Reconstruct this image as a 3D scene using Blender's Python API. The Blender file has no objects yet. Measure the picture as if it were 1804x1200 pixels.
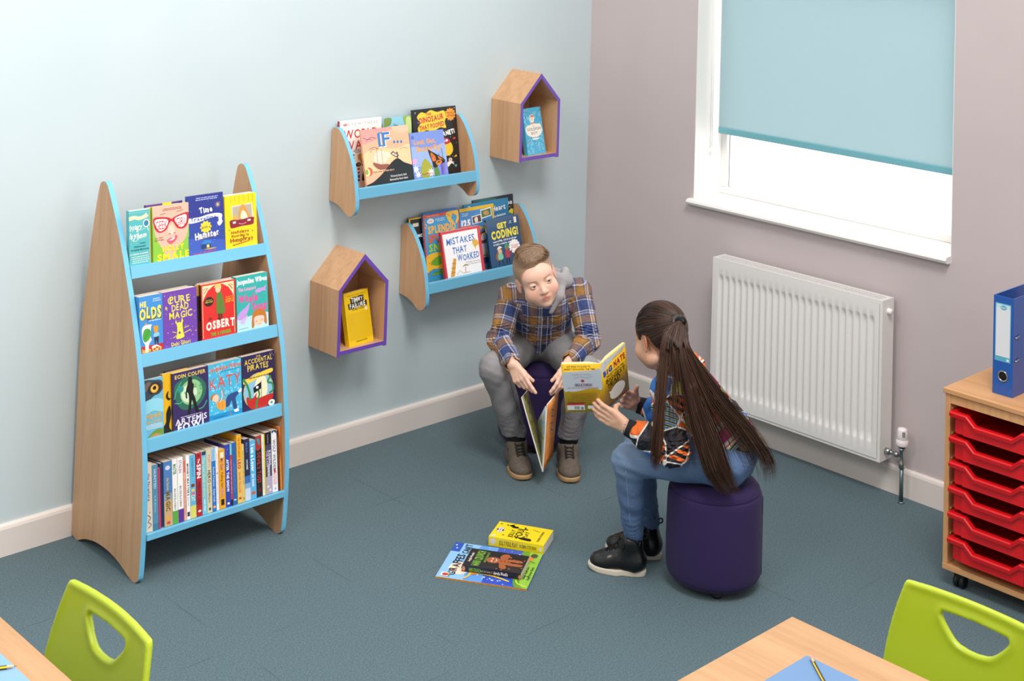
import bpy, bmesh, math, random
import numpy as np
from mathutils import Vector, Matrix
C = bpy.context.scene.collection
R = math.radians
PI = math.pi
rnd = random.Random(7)

# ---------------------------------------------------------------- materials
def lin(h):
    h = h.lstrip('#')
    v = [int(h[i:i + 2], 16) / 255 for i in (0, 2, 4)]
    return [x / 12.92 if x <= .04045 else ((x + .055) / 1.055) ** 2.4 for x in v] + [1.0]

MATS = {}
def mat(hexc, rough=.45, metal=0., coat=0., name=None, **kw):
    key = (hexc, rough, metal, coat, name)
    if key in MATS: return MATS[key]
    m = bpy.data.materials.new(name or 'colour_' + hexc.lstrip('#'))
    m.use_nodes = True
    b = m.node_tree.nodes['Principled BSDF']
    b.inputs['Base Color'].default_value = lin(hexc)
    b.inputs['Roughness'].default_value = rough
    b.inputs['Metallic'].default_value = metal
    b.inputs['Coat Weight'].default_value = coat
    for k, v in kw.items(): b.inputs[k].default_value = v
    m.diffuse_color = lin(hexc)
    MATS[key] = m
    return m

class NT:
    """small helper to wire procedural nodes"""
    def __init__(s, name, rough=.5):
        s.m = bpy.data.materials.new(name); s.m.use_nodes = True
        s.t = s.m.node_tree; s.b = s.t.nodes['Principled BSDF']
        s.b.inputs['Roughness'].default_value = rough
    def n(s, typ, **kw):
        nd = s.t.nodes.new(typ)
        for k, v in kw.items():
            if k in nd.inputs: nd.inputs[k].default_value = v
            else: setattr(nd, k, v)
        return nd
    def l(s, a, b): s.t.links.new(a, b)
    def coord(s, out='Object', scale=(1, 1, 1), rot=(0, 0, 0), loc=(0, 0, 0)):
        tc = s.n('ShaderNodeTexCoord'); mp = s.n('ShaderNodeMapping')
        mp.inputs['Scale'].default_value = scale; mp.inputs['Rotation'].default_value = rot
        mp.inputs['Location'].default_value = loc
        s.l(tc.outputs[out], mp.inputs['Vector']); return mp.outputs['Vector']
    def attr(s, name):
        a = s.n('ShaderNodeAttribute'); a.attribute_name = name; return a
    def math(s, op, a, b=None, c=None):
        nd = s.n('ShaderNodeMath', operation=op)
        for i, x in enumerate((a, b, c)):
            if x is None: continue
            if hasattr(x, 'links'): s.l(x, nd.inputs[i])
            else: nd.inputs[i].default_value = x
        return nd.outputs[0]
    def mix(s, f, a, b, bt='MIX'):
        nd = s.n('ShaderNodeMix', data_type='RGBA', blend_type=bt)
        for k, x in ((0, f), (6, a), (7, b)):
            if hasattr(x, 'links'): s.l(x, nd.inputs[k])
            elif isinstance(x, str): nd.inputs[k].default_value = lin(x)
            else: nd.inputs[k].default_value = x
        return nd.outputs[2]
    def ramp(s, fac, stops, interp='LINEAR'):
        nd = s.n('ShaderNodeValToRGB'); cr = nd.color_ramp; cr.interpolation = interp
        while len(cr.elements) < len(stops): cr.elements.new(0.5)
        for e, (p, h) in zip(cr.elements, stops):
            e.position = p; e.color = lin(h) if isinstance(h, str) else (h, h, h, 1)
        s.l(fac, nd.inputs[0]); return nd.outputs[0]
    def noise(s, vec, scale, detail=3, rough=.5, dist=0):
        nd = s.n('ShaderNodeTexNoise', Scale=scale, Detail=detail, Roughness=rough, Distortion=dist)
        s.l(vec, nd.inputs['Vector']); return nd.outputs['Fac']
    def bump(s, h, strength=.3, dist=.002):
        nd = s.n('ShaderNodeBump', Strength=strength, Distance=dist)
        s.l(h, nd.inputs['Height']); s.l(nd.outputs[0], s.b.inputs['Normal'])
    def col(s, c): s.l(c, s.b.inputs['Base Color'])

def wood(name, base, dark, light, axis='z', scale=1., rough=.42):
    k = NT(name, rough)
    sc = {'z': (1, 1, .045), 'x': (.045, 1, 1), 'y': (1, .045, 1)}[axis]
    v = k.coord('Object', tuple(q * scale for q in sc))
    n1 = k.noise(v, 55, 4, .6); n2 = k.noise(v, 260, 2, .5); n3 = k.noise(v, 12, 3, .5, .6)
    c = k.ramp(n1, [(.25, dark), (.5, base), (.75, light)])
    c = k.mix(.35, c, k.ramp(n3, [(.3, dark), (.55, base), (.7, light)]))
    c = k.mix(k.math('MULTIPLY', k.ramp(n2, [(.5, 0.), (.75, 1.)]), .35), c, dark)
    k.col(c); k.bump(n2, .05, .0005)
    return k.m

M_OAK = wood('oak_laminate', '#cfa37b', '#ba8c65', '#daaf89')
M_OAKX = wood('oak_laminate_lengthwise', '#cfa37b', '#ba8c65', '#daaf89', 'x')
M_BEECH = wood('beech_laminate', '#d3a06d', '#c28c58', '#dcae7e')
M_TABLE = wood('beech_table_top', '#b0865c', '#9f754c', '#bc936b', 'y', .8)
M_BLUE = mat('#6cb6d8', .42, name='sky_blue_edging')
M_PURP = mat('#6e4bb0', .42, name='purple_edging')
M_PAGE = None

# ---------------------------------------------------------------- objects
def thing(name, label, cat, loc=(0, 0, 0), rot=None, group=None):
    o = bpy.data.objects.new(name, None); C.objects.link(o)
    o.empty_display_size = .05
    if rot is not None and isinstance(rot, Matrix):
        o.matrix_world = Matrix.Translation(loc) @ rot.to_4x4()
    else:
        o.location = loc
        if rot: o.rotation_euler = rot
    tag(o, label, cat, group); return o
def tag(o, label=None, cat=None, group=None, kind=None):
    if label: o['label'] = label
    if cat: o['category'] = cat
    if group: o['group'] = group
    if kind: o['kind'] = kind
    return o
def obj(name, me, mats=None, parent=None, smooth=False):
    if isinstance(me, bmesh.types.BMesh):
        bm = me; me = bpy.data.meshes.new(name); bm.to_mesh(me); bm.free()
    me.name = name
    if mats is not None:
        for m in (mats if isinstance(mats, (list, tuple)) else [mats]): me.materials.append(m)
    if smooth:
        for p in me.polygons: p.use_smooth = True
    o = bpy.data.objects.new(name, me); C.objects.link(o)
    if parent is not None: o.parent = parent
    return o
def struct(name, me, mats=None, parent=None):
    o = obj(name, me, mats, parent)
    if parent is None: o['kind'] = 'structure'
    return o
def BM(): return bmesh.new()
def box(bm, x0, y0, z0, x1, y1, z1, mi=0, bev=0., M=None, seg=2):
    vs = [bm.verts.new((x, y, z)) for z in (z0, z1) for y in (y0, y1) for x in (x0, x1)]
    fs = [bm.faces.new([vs[i] for i in f]) for f in ((0, 2, 3, 1), (4, 5, 7, 6), (0, 1, 5, 4), (2, 6, 7, 3), (0, 4, 6, 2), (1, 3, 7, 5))]
    for f in fs: f.material_index = mi
    if bev > 0:
        es = list({e for f in fs for e in f.edges})
        r = bmesh.ops.bevel(bm, geom=es, offset=bev, segments=seg, affect='EDGES', profile=.5)
        for f in r['faces']: f.material_index = mi; f.smooth = True
        vs = list({v for f in r['faces'] for v in f.verts} | {v for v in vs if v.is_valid})
    if M is not None:
        for v in vs: v.co = M @ v.co
    return vs
def prism(bm, poly, axis, a, b, mi=0, mi_side=None, bev=0):
    """extrude a 2d polygon along an axis; poly in the other two axes (x: (y,z), y: (x,z), z: (x,y))"""
    def P(p, t):
        return {'x': (t, p[0], p[1]), 'y': (p[0], t, p[1]), 'z': (p[0], p[1], t)}[axis]
    A = [bm.verts.new(P(p, a)) for p in poly]; B = [bm.verts.new(P(p, b)) for p in poly]
    n = len(poly); fs = [bm.faces.new(A), bm.faces.new(B[::-1])]
    for f in fs: f.material_index = mi
    side = []
    for i in range(n):
        f = bm.faces.new([A[i], B[i], B[(i + 1) % n], A[(i + 1) % n]]); f.material_index = mi if mi_side is None else mi_side; side.append(f)
    bmesh.ops.recalc_face_normals(bm, faces=fs + side)
    return fs, side
def tube(bm, pts, r, seg=10, mi=0, cap=True, closed=False):
    pts = [Vector(p) for p in pts]; n = len(pts); rs = r if isinstance(r, (list, tuple)) else [r] * n
    rings = []; up = None
    for i, p in enumerate(pts):
        t = (pts[min(i + 1, n - 1)] - pts[max(i - 1, 0)])
        if closed: t = pts[(i + 1) % n] - pts[i - 1]
        t.normalize()
        if up is None:
            up = t.orthogonal().normalized()
        up = (up - t * up.dot(t)); up.normalize() if up.length > 1e-6 else None
        w = t.cross(up)
        rings.append([bm.verts.new(p + (up * math.cos(2 * PI * k / seg) + w * math.sin(2 * PI * k / seg)) * rs[i]) for k in range(seg)])
    m = n if closed else n - 1
    for i in range(m):
        a, b = rings[i], rings[(i + 1) % n]
        for k in range(seg):
            f = bm.faces.new((a[k], a[(k + 1) % seg], b[(k + 1) % seg], b[k])); f.smooth = True; f.material_index = mi
    if cap and not closed:
        f = bm.faces.new(rings[0][::-1]); f.material_index = mi
        f = bm.faces.new(rings[-1]); f.material_index = mi
def lathe(bm, prof, center=(0, 0, 0), seg=48, mi=0, axis='z', M=None):
    """prof: list of (r, h)"""
    cx, cy, cz = center; rings = []
    def P(r, h, a):
        c, s = r * math.cos(a), r * math.sin(a)
        v = {'z': Vector((cx + c, cy + s, cz + h)), 'x': Vector((cx + h, cy + c, cz + s)), 'y': Vector((cx + s, cy + h, cz + c))}[axis]
        return M @ v if M is not None else v
    for r, h in prof:
        if r < 1e-6: rings.append([bm.verts.new(P(0, h, 0))])
        else: rings.append([bm.verts.new(P(r, h, 2 * PI * k / seg)) for k in range(seg)])
    for a, b in zip(rings, rings[1:]):
        for k in range(seg):
            k2 = (k + 1) % seg
            if len(a) == 1 and len(b) == 1: continue
            if len(a) == 1: vs = (a[0], b[k2], b[k])
            elif len(b) == 1: vs = (a[k], a[k2], b[0])
            else: vs = (a[k], a[k2], b[k2], b[k])
            f = bm.faces.new(vs); f.smooth = True; f.material_index = mi
def arc(cx, cy, r, a0, a1, n):
    return [(cx + r * math.cos(R(a0 + (a1 - a0) * i / n)), cy + r * math.sin(R(a0 + (a1 - a0) * i / n))) for i in range(n + 1)]
def catmull(pts, n=6, closed=True):
    out = []; m = len(pts)
    rng = range(m) if closed else range(m - 1)
    for i in rng:
        p0, p1, p2, p3 = [np.array(pts[(j) % m] if closed else pts[min(max(j, 0), m - 1)], float) for j in (i - 1, i, i + 1, i + 2)]
        for k in range(n):
            t = k / n
            out.append(tuple(.5 * ((2 * p1) + (p2 - p0) * t + (2 * p0 - 5 * p1 + 4 * p2 - p3) * t * t + (-p0 + 3 * p1 - 3 * p2 + p3) * t ** 3)))
    if not closed: out.append(tuple(float(q) for q in pts[-1]))
    return out

# ---------------------------------------------------------------- flat drawing (print on covers and signs)
GL = {}
def glyph(ch, bold):
    k = (ch, round(bold, 3))
    if k not in GL:
        c = bpy.data.curves.new('g', 'FONT'); c.body = ch; c.resolution_u = 2; c.offset = bold; c.size = 1
        o = bpy.data.objects.new('g', c); me = o.to_mesh()
        vs = [(v.co.x, v.co.y) for v in me.vertices]; fs = [tuple(p.vertices) for p in me.polygons]
        o.to_mesh_clear(); bpy.data.objects.remove(o); bpy.data.curves.remove(c)
        GL[k] = (vs, fs)
    return GL[k]
def text_shape(s, x, y, w, h, rot=0, shear=0, bold=.02, jit=0, arc=0, seed=1, gap=.1):
    """letters centred on (x, y) and fitted to w by h; returns verts, faces"""
    r = random.Random(seed); V = []; F = []; cx = 0
    for ch in s:
        if ch == ' ': cx += .32; continue
        vs, fs = glyph(ch, bold)
        if not vs: continue
        x0 = min(v[0] for v in vs); x1 = max(v[0] for v in vs)
        a = R(r.uniform(-1, 1) * jit * 14); sc = 1 + r.uniform(-1, 1) * jit * .18; dy = r.uniform(-1, 1) * jit * .09
        mx = (x0 + x1) / 2; b = len(V)
        for vx, vy in vs:
            px, py = (vx - mx) * sc, (vy - .35) * sc
            V.append((cx + (x1 - x0) / 2 + px * math.cos(a) - py * math.sin(a), .35 + dy + px * math.sin(a) + py * math.cos(a)))
        F += [tuple(i + b for i in f) for f in fs]
        cx += (x1 - x0) + gap
    if not V: return [], []
    xs = [v[0] for v in V]; X0, X1 = min(xs), max(xs)
    Y0, Y1 = (0, .72)
    if h is None: h = w * (Y1 - Y0) / (X1 - X0)
    if w is None: w = h * (X1 - X0) / (Y1 - Y0)
    ca, sa = math.cos(R(rot)), math.sin(R(rot)); out = []
    for vx, vy in V:
        u = (vx - (X0 + X1) / 2) / (X1 - X0) * w; v = (vy - .36) / .72 * h
        v += arc * (1 - (2 * u / w) ** 2) * h
        u += shear * v
        out.append((x + u * ca - v * sa, y + u * sa + v * ca))
    return out, F
def stroke(pts, w, closed=False):
    pts = [Vector(p) for p in pts]; L = []; Rr = []; n = len(pts)
    for i, p in enumerate(pts):
        a = pts[i - 1] if (i > 0 or closed) else p; b = pts[(i + 1) % n] if (i < n - 1 or closed) else p
        t = (b - a)
        if t.length < 1e-9: t = Vector((1, 0))
        t.normalize(); nrm = Vector((-t.y, t.x)) * w / 2
        L.append(p + nrm); Rr.append(p - nrm)
    F = []; V = [tuple(v) for v in L + Rr]
    for i in range(n if closed else n - 1):
        j = (i + 1) % n; F.append((i, j, n + j, n + i))
    return V, F
class Sheet:
    """collects flat coloured shapes in units of width/height and lays them on a surface"""
    def __init__(s, bm, mats, W, H, place, rough=.35, step=.00006, y0=0):
        s.y0 = y0
        s.bm, s.mats, s.W, s.H, s.place, s.k, s.rough, s.step = bm, mats, W, H, place, 1, rough, step
    def mi(s, h):
        m = h if not isinstance(h, str) else mat(h, s.rough, coat=.25)
        if m not in s.mats: s.mats.append(m)
        return s.mats.index(m)
    def put(s, V, F, col):
        mi = s.mi(col); z = s.k * s.step; s.k += 1
        vs = [s.bm.verts.new(s.place(min(max(x, 0), s.W), s.y0 * s.H + (1 - s.y0) * min(max(y, 0), s.H), z)) for x, y in V]
        for f in F:
            try:
                fc = s.bm.faces.new([vs[i] for i in f]); fc.material_index = mi
            except ValueError: pass
    def sc(s, pts): return [(x * s.W, y * s.H) for x, y in pts]
    def draw(s, ops):
        for op in ops:
            k, col = op[0], op[1]
            if k == 'r':
                x0, y0, x1, y1 = op[2:6]; s.put(s.sc([(x0, y0), (x1, y0), (x1, y1), (x0, y1)]), [(0, 1, 2, 3)], col)
            elif k == 'e':
                cx, cy, rx, ry = op[2:6]; a0 = R(op[6]) if len(op) > 6 else 0; P = []
                for i in range(20):
                    a = 2 * PI * i / 20; u, v = rx * s.W * math.cos(a), ry * s.H * math.sin(a)
                    P.append((cx * s.W + u * math.cos(a0) - v * math.sin(a0), cy * s.H + u * math.sin(a0) + v * math.cos(a0)))
                s.put(P, [tuple(range(20))], col)
            elif k == 'p': P = s.sc(op[2]); s.put(P, [tuple(range(len(P)))], col)
            elif k == 'c': P = s.sc(catmull(op[2], 4)); s.put(P, [tuple(range(len(P)))], col)
            elif k == 'l':
                w = op[2] * s.W; P = s.sc(catmull(op[3], 4, False) if len(op) > 4 else op[3]); V, F = stroke(P, w); s.put(V, F, col)
            elif k == 'd':
                n, seed, r_ = op[2:5]; x0, y0, x1, y1 = op[5:9] if len(op) > 8 else (.03, .03, .97, .97)
                q = random.Random(seed); V = []; F = []
                for i in range(n):
                    cx, cy = q.uniform(x0, x1) * s.W, q.uniform(y0, y1) * s.H; rr = r_ * s.W * q.uniform(.6, 1.3); b = len(V)
                    V += [(cx + rr * math.cos(2 * PI * j / 6), cy + rr * math.sin(2 * PI * j / 6)) for j in range(6)]; F.append(tuple(range(b, b + 6)))
                s.put(V, F, col)
            elif k == 's':
                cx, cy, r1, r2, n = op[2:7]
                P = [(cx * s.W + (r1 if i % 2 == 0 else r2) * s.W * math.cos(PI * i / n), cy * s.H + (r1 if i % 2 == 0 else r2) * s.W * math.sin(PI * i / n)) for i in range(2 * n)]
                s.put(P, [tuple(range(2 * n))], col)
            elif k == 't':
                t, x, y, w, h = op[2:7]; kw = op[7] if len(op) > 7 else {}
                V, F = text_shape(t, x * s.W, y * s.H, None if w is None else w * s.W, None if h is None else h * s.H, seed=len(t) + int(y * 100), **kw)
                if V: s.put(V, F, col)
            elif k == 'x':     # lines of tiny print
                x0, y0, x1, y1, n = op[2:7]; q = random.Random(n); V = []; F = []
                for i in range(n):
                    yy = (y1 + (y0 - y1) * (i + .5) / n) * s.H; hh = abs(y1 - y0) / n * s.H * .22; xx = x0 * s.W + q.uniform(0, .06) * s.W
                    while xx < x1 * s.W - .002:
                        ww = q.uniform(.03, .1) * s.W; e = min(xx + ww, x1 * s.W); b = len(V)
                        V += [(xx, yy - hh), (e, yy - hh), (e, yy + hh), (xx, yy + hh)]; F.append((b, b + 1, b + 2, b + 3)); xx = e + .015 * s.W
                s.put(V, F, col)
# ================================================================ ROOM
def wall_mat(name, hexc):
    k = NT(name, .6)
    v = k.coord('Object'); n = k.noise(v, 180, 3); n2 = k.noise(v, 2.2, 2)
    k.col(k.mix(k.math('MULTIPLY', n2, .12), hexc, '#ffffff'))
    k.bump(n, .06, .0006); return k.m
M_WBLUE = wall_mat('pale_blue_wall_paint', '#c0cfd4')
M_WGREY = wall_mat('warm_grey_wall_paint', '#bfb2b3')
M_WHITEW = mat('#eeebe8', .45, name='white_gloss_wood')
M_CREAM = mat('#e3d9d3', .4, name='cream_gloss_skirting')
M_CEIL = mat('#f2f2f0', .8, name='ceiling_paint')

def carpet():
    k = NT('teal_grey_carpet_tiles', .95)
    v = k.coord('Object')
    n1 = k.noise(v, 210, 4, .75); n2 = k.noise(v, 7, 3, .6); n3 = k.noise(v, 130, 3, .6)
    c = k.ramp(n1, [(.34, '#1e2f36'), (.5, '#415a63'), (.66, '#6e868d')])
    c = k.mix(.3, c, k.ramp(n3, [(.3, '#354c55'), (.7, '#4f6a73')]))
    c = k.mix(k.math('MULTIPLY', k.ramp(n2, [(.35, 0.), (.7, 1.)]), .18), c, '#48616a')
    sx = k.n('ShaderNodeSeparateXYZ'); k.l(v, sx.inputs[0])
    def seam(o, off):
        f = k.math('FRACT', k.math('MULTIPLY_ADD', sx.outputs[o], 2., off))
        d = k.math('ABSOLUTE', k.math('SUBTRACT', f, .5))
        return k.math('GREATER_THAN', d, .4965)
    tx = k.math('FLOOR', k.math('MULTIPLY_ADD', sx.outputs[0], 2., 10.01))
    ty = k.math('FLOOR', k.math('MULTIPLY_ADD', sx.outputs[1], 2., 9.964))
    wn = k.n('ShaderNodeTexWhiteNoise', noise_dimensions='2D')
    cb = k.n('ShaderNodeCombineXYZ'); k.l(tx, cb.inputs[0]); k.l(ty, cb.inputs[1]); k.l(cb.outputs[0], wn.inputs['Vector'])
    c = k.mix(k.math('MULTIPLY', wn.outputs['Value'], .12), c, '#3f575f')
    s1 = k.math('MAXIMUM', seam(0, 10.01), seam(1, 9.964))
    br = k.ramp(k.noise(v, 3.1, 2), [(.5, 0.), (.62, 1.)])
    c = k.mix(k.math('MULTIPLY', k.math('MULTIPLY', s1, br), .55), c, '#1f2d33')
    k.col(c)
    k.bump(k.math('ADD', n1, k.math('MULTIPLY', s1, -1.)), .35, .002)
    k.b.inputs['Sheen Weight'].default_value = .2
    return k.m
WIN = dict(y0=-1.858, y1=-.632, z0=.905, z1=2.02, dep=.2)
HR = 2.45
bm = BM(); box(bm, -5.2, -6.0, -.06, .3, .3, 0); struct('floor', bm, carpet())
bm = BM(); box(bm, -5.2, 0, 0, .3, .25, HR); struct('wall_left', bm, M_WBLUE)
bm = BM()
box(bm, 0, -6.0, 0, .25, 0, WIN['z0']); box(bm, 0, -6.0, WIN['z1'], .25, 0, HR)
box(bm, 0, -6.0, WIN['z0'], .25, WIN['y0'], WIN['z1']); box(bm, 0, WIN['y1'], WIN['z0'], .25, 0, WIN['z1'])
struct('wall_right', bm, M_WGREY)
# white plastered reveal lining
bm = BM(); t = .003
box(bm, 0.0015, WIN['y1'] - t, WIN['z0'], .2, WIN['y1'], WIN['z1']); box(bm, .0015, WIN['y0'], WIN['z0'], .2, WIN['y0'] + t, WIN['z1'])
box(bm, .0015, WIN['y0'] + t, WIN['z1'] - t, .2, WIN['y1'] - t, WIN['z1']); struct('trim_1', bm, M_WHITEW)

def skirt(bm, a, b, side):
    prof = [(0, 0), (.015, 0), (.015, .088), (.012, .097), (.006, .103), (0, .103)]
    if side == 'L':   # along x on wall y=0
        prism(bm, [(-p, z) for p, z in prof], 'x', a, b)
    else:
        prism(bm, [(-p, z) for p, z in prof], 'y', a, b)
bm = BM(); skirt(bm, -5.2, -.015, 'L'); struct('baseboard_left', bm, M_CREAM)
bm = BM(); skirt(bm, -6.0, 0, 'R'); struct('baseboard_right', bm, M_CREAM)

# window: frame, pane, sill
k = NT('clear_window_glass', .02)
k.b.inputs['Base Color'].default_value = (1, 1, 1, 1); k.b.inputs['Transmission Weight'].default_value = 1; k.b.inputs['IOR'].default_value = 1.01
M_GLASS = k.m
y0, y1, z0, z1 = WIN['y0'], WIN['y1'], .93, WIN['z1']
wn = bpy.data.objects.new('window_1', None); C.objects.link(wn); wn['kind'] = 'structure'
bm = BM(); f = .028
box(bm, .19, y0, z0, .235, y1, z0 + .03, bev=.003); box(bm, .19, y0, z1 - f, .235, y1, z1, bev=.003)
box(bm, .19, y0, z0 + .03, .235, y0 + f, z1 - f, bev=.003); box(bm, .19, y1 - f, z0 + .03, .235, y1, z1 - f, bev=.003)
obj('window_frame', bm, M_WHITEW, wn)
bm = BM(); box(bm, .21, y0 + f, z0 + .03, .214, y1 - f, z1 - f); obj('pane', bm, M_GLASS, wn)
bm = BM()
prof = [(.2, .905), (.2, .93), (-.02, .93), (-.029, .926), (-.034, .9175), (-.029, .908), (-.02, .904), (0.0, .9035)]
prism(bm, prof, 'y', WIN['y0'] + .004, WIN['y1'] - .004)
prof2 = [(-.0005, .905), (-.0005, .93), (-.02, .93), (-.029, .926), (-.034, .9175), (-.029, .908), (-.02, .904), (-.0005, .9035)]
prism(bm, prof2, 'y', WIN['y1'] - .004, WIN['y1'] + .014)
obj('window_sill', bm, M_WHITEW, wn)

# roller blind with hem bar and chain
k = NT('aqua_blind_fabric', .8)
v = k.coord('Object'); n = k.noise(v, 900, 2)
k.col(k.mix(k.math('MULTIPLY', n, .15), '#b4c9ce', '#a2babf'))
k.bump(n, .1, .0005)
tr = k.n('ShaderNodeBsdfTranslucent'); tr.inputs[0].default_value = lin('#c3d5da')
mx = k.n('ShaderNodeMixShader'); mx.inputs[0].default_value = .6
k.l(k.b.outputs[0], mx.inputs[1]); k.l(tr.outputs[0], mx.inputs[2])
k.l(mx.outputs[0], k.t.nodes['Material Output'].inputs['Surface'])
bl = thing('roller_blind', 'pale aqua roller blind pulled most of the way down the window', 'blind', (.13, -1.245, 1.2))
bm = BM(); box(bm, .0, -.575, .03, .0012, .584, .80); obj('blind_fabric', bm, k.m, bl)
bm = BM(); box(bm, -.005, -.575, .003, .006, .584, .031, bev=.003); obj('hem_bar', bm, mat('#6fadb9', .5, name='aqua_hem_bar'), bl)
bm = BM(); lathe(bm, [(0, -.585), (.02, -.585), (.02, .585), (0, .585)], (.01, 0, .785), 20, axis='y'); obj('roller_tube', bm, mat('#e8e8e6', .4), bl)
bm = BM()
for dy in (0, .012):
    tube(bm, [(-.03, .597 - dy * .0 + .0, .80), (-.03 - dy, .597, .3), (-.03 - dy, .597, -.06)], .0022, 6)
lathe(bm, [(0, 0), (.007, .002), (.007, .028), (.004, .034), (0, .034)], (-.036, .597, -.092), 12)
obj('pull_chain', bm, mat('#f3f1ee', .4), bl)

# ---------------------------------------------------------------- radiator
M_RAD = mat('#e9e6e4', .35, coat=.3, name='white_radiator_enamel')
rd = thing('radiator', 'white ribbed panel radiator on the grey wall below the window', 'radiator', (-.105, -1.236, .136))
W = .404; H = .6
# fluted front panel (height field)
bm = BM()
ys = np.linspace(-W + .012, W - .012, 292); nfl = 24; pitch = 2 * (W - .03) / nfl
zs = [0.012, .028, .060, .070, .078] + list(np.linspace(.1, .5, 6)) + [.522, .530, .540, .572, .588]
def dep(y, z):
    if z < .065 or z > .535: return 0
    s = .35 if (z < .072 or z > .528) else 1
    ph = ((y + W - .03) / pitch) % 1
    if abs(y) > W - .03: return 0
    return -s * .0085 * max(0, min(1, 1.9 * (.5 - abs(ph - .5)) * 2 - .35))
rows = [[bm.verts.new((-.0 + -.006 - dep(y, z) * 1.0, y, z)) for y in ys] for z in zs]
for a, b in zip(rows, rows[1:]):
    for i in range(len(ys) - 1):
        f = bm.faces.new((a[i], b[i], b[i + 1], a[i + 1])); f.smooth = True
obj('front_panel', bm, M_RAD, rd)
bm = BM()
box(bm, -.0, -W, 0, .075, -W + .0016, H); box(bm, 0, W - .0016, 0, .075, W, H)       # side caps
box(bm, -.003, -W + .0001, .0001, .001, -W + .013, H - .0001); box(bm, -.003, W - .013, .0001, .001, W - .0001, H - .0001)
box(bm, -.003, -W + .013, .0001, .001, W - .013, .013); box(bm, -.003, -W + .013, H - .013, .001, W - .013, H - .0001)
box(bm, .062, -W + .02, .01, .07, W - .02, H - .01)
obj('casing', bm, M_RAD, rd)
bm = BM()
box(bm, .001, -W + .002, H - .004, .009, W - .002, H); box(bm, .067, -W + .002, H - .004, .075, W - .002, H)
box(bm, .009, -W + .002, H - .004, .067, -W + .018, H); box(bm, .009, W - .018, H - .004, .067, W - .002, H)
n = 84
for i in range(n):
    y = -W + .018 + (2 * W - .036) * (i + .5) / n
    box(bm, .009, y - .0022, H - .004, .067, y + .0022, H - .001)
for x in (.028, .048): box(bm, x - .0015, -W + .018, H - .0035, x + .0015, W - .018, H - .0012)
obj('top_grille', bm, M_RAD, rd)
bm = BM(); lathe(bm, [(0, -.016), (.009, -.016), (.0115, -.012), (.0115, -.003), (.013, 0)], (.038, -W, .555), 20, axis='y'); obj('bleed_plug', bm, M_RAD, rd)
for y in (-.28, .28):
    bm = BM(); box(bm, .076, y - .02, .1, .105, y + .02, .52); obj('wall_bracket', bm, M_RAD, rd)
# valve
M_CHR = mat('#b9bcbd', .18, 1., name='chrome'); M_PIPE = mat('#6f8084', .35, .7, name='grey_pipe')
vx, vy = -.067, -1.709
vv = thing('radiator_valve', 'thermostatic valve with a white ribbed cap on a grey pipe beside the radiator', 'valve', (vx, vy, 0))
bm = BM(); tube(bm, [(0, 0, .0), (0, 0, .13)], .0075, 14); lathe(bm, [(0, 0), (.013, 0), (.012, .004), (0.0075, .006)], (0, 0, 0), 16); obj('pipe', bm, M_PIPE, vv)
bm = BM(); lathe(bm, [(0, .128), (.012, .128), (.012, .146), (.0085, .15), (.0085, .19), (.0125, .192), (.0125, .202), (0, .202)], (0, 0, 0), 16)
lathe(bm, [(0, 0), (.007, 0), (.007, .014), (.012, .015), (.012, .030), (.008, .031), (.008, .05), (.013, .051), (.013, .069), (0, .069)], (0, 0, .171), 6, axis='y')
obj('valve_body', bm, M_CHR, vv)
bm = BM(); lathe(bm, [(0, .202), (.012, .202), (.012, .212), (0, .212)], seg=16); obj('collar', bm, mat('#202022', .5), vv)
bm = BM(); lathe(bm, [(0, .210), (.021, .210), (.0225, .213), (.0222, .232), (.0195, .234), (.0205, .236), (.0182, .268), (.015, .274), (0, .276)], seg=40)
obj('thermostat_cap', bm, mat('#ece4e6', .4), vv)
bm = BM()
for i, a in enumerate((-2.55, -2.35, -2.15)):
    M = Matrix.Rotation(a, 4, 'Z'); box(bm, .0186, -.0011, .246, .0205, .0011, .266, M=M)
obj('vent_slot', bm, mat('#57545a', .6), vv)

# ---------------------------------------------------------------- tall bookcase
OUT = [(-.141, 1.217), (-.121, 1.211), (-.108, 1.190), (-.087, 1.104), (-.068, 1.009), (-.050, .9), (-.033, .777), (-.02, .645), (-.0165, .52), (-.0165, .4), (-.0165, .2), (-.0165, .04), (-.024, .012), (-.037, .002), (-.055, .0005), (-.075, .008), (-.09, .015), (-.126, .027), (-.185, .038), (-.243, .040), (-.293, .036), (-.339, .027), (-.376, .015), (-.400, .006), (-.425, .0005), (-.444, .0005), (-.460, .010), (-.468, .028), (-.473, .102), (-.475, .199), (-.472, .294), (-.464, .375), (-.452, .46), (-.439, .545), (-.425, .613), (-.406, .68), (-.383, .751), (-.348, .848), (-.311, .935), (-.274, 1.02), (-.237, 1.091), (-.201, 1.151), (-.170, 1.199), (-.157, 1.212)]
bc = thing('bookcase', 'tall free-standing oak bookcase with curved sides and sky blue edges against the pale blue wall', 'bookcase', (-2.2535, 0, 0))
op = catmull(OUT, 3)
for sx in (-1, 1):
    bm = BM(); a = sx * .2635; b = sx * .2815
    fs, side = prism(bm, op, 'x', min(a, b), max(a, b), 0, 0)
    for f in side:
        c = f.calc_center_median()
        if c.y < -.12 and c.z > .03 and (c.y < -.25 or c.z > 1.0 or c.y < -.14): f.material_index = 1
        if c.z > 1.19 and c.y < -.108: f.material_index = 1
        if c.z < .04 and c.y > -.445: f.material_index = 0
        if c.y < -.44: f.material_index = 1
    bm.normal_update(); sp = obj('side_panel', bm, [M_OAK, M_BLUE], bc)
LIPS = [(-.317, .926, -.305, .965), (-.407, .662, -.398, .702), (-.451, .402, -.446, .443)]
X0, X1 = -.263, .263
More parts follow.
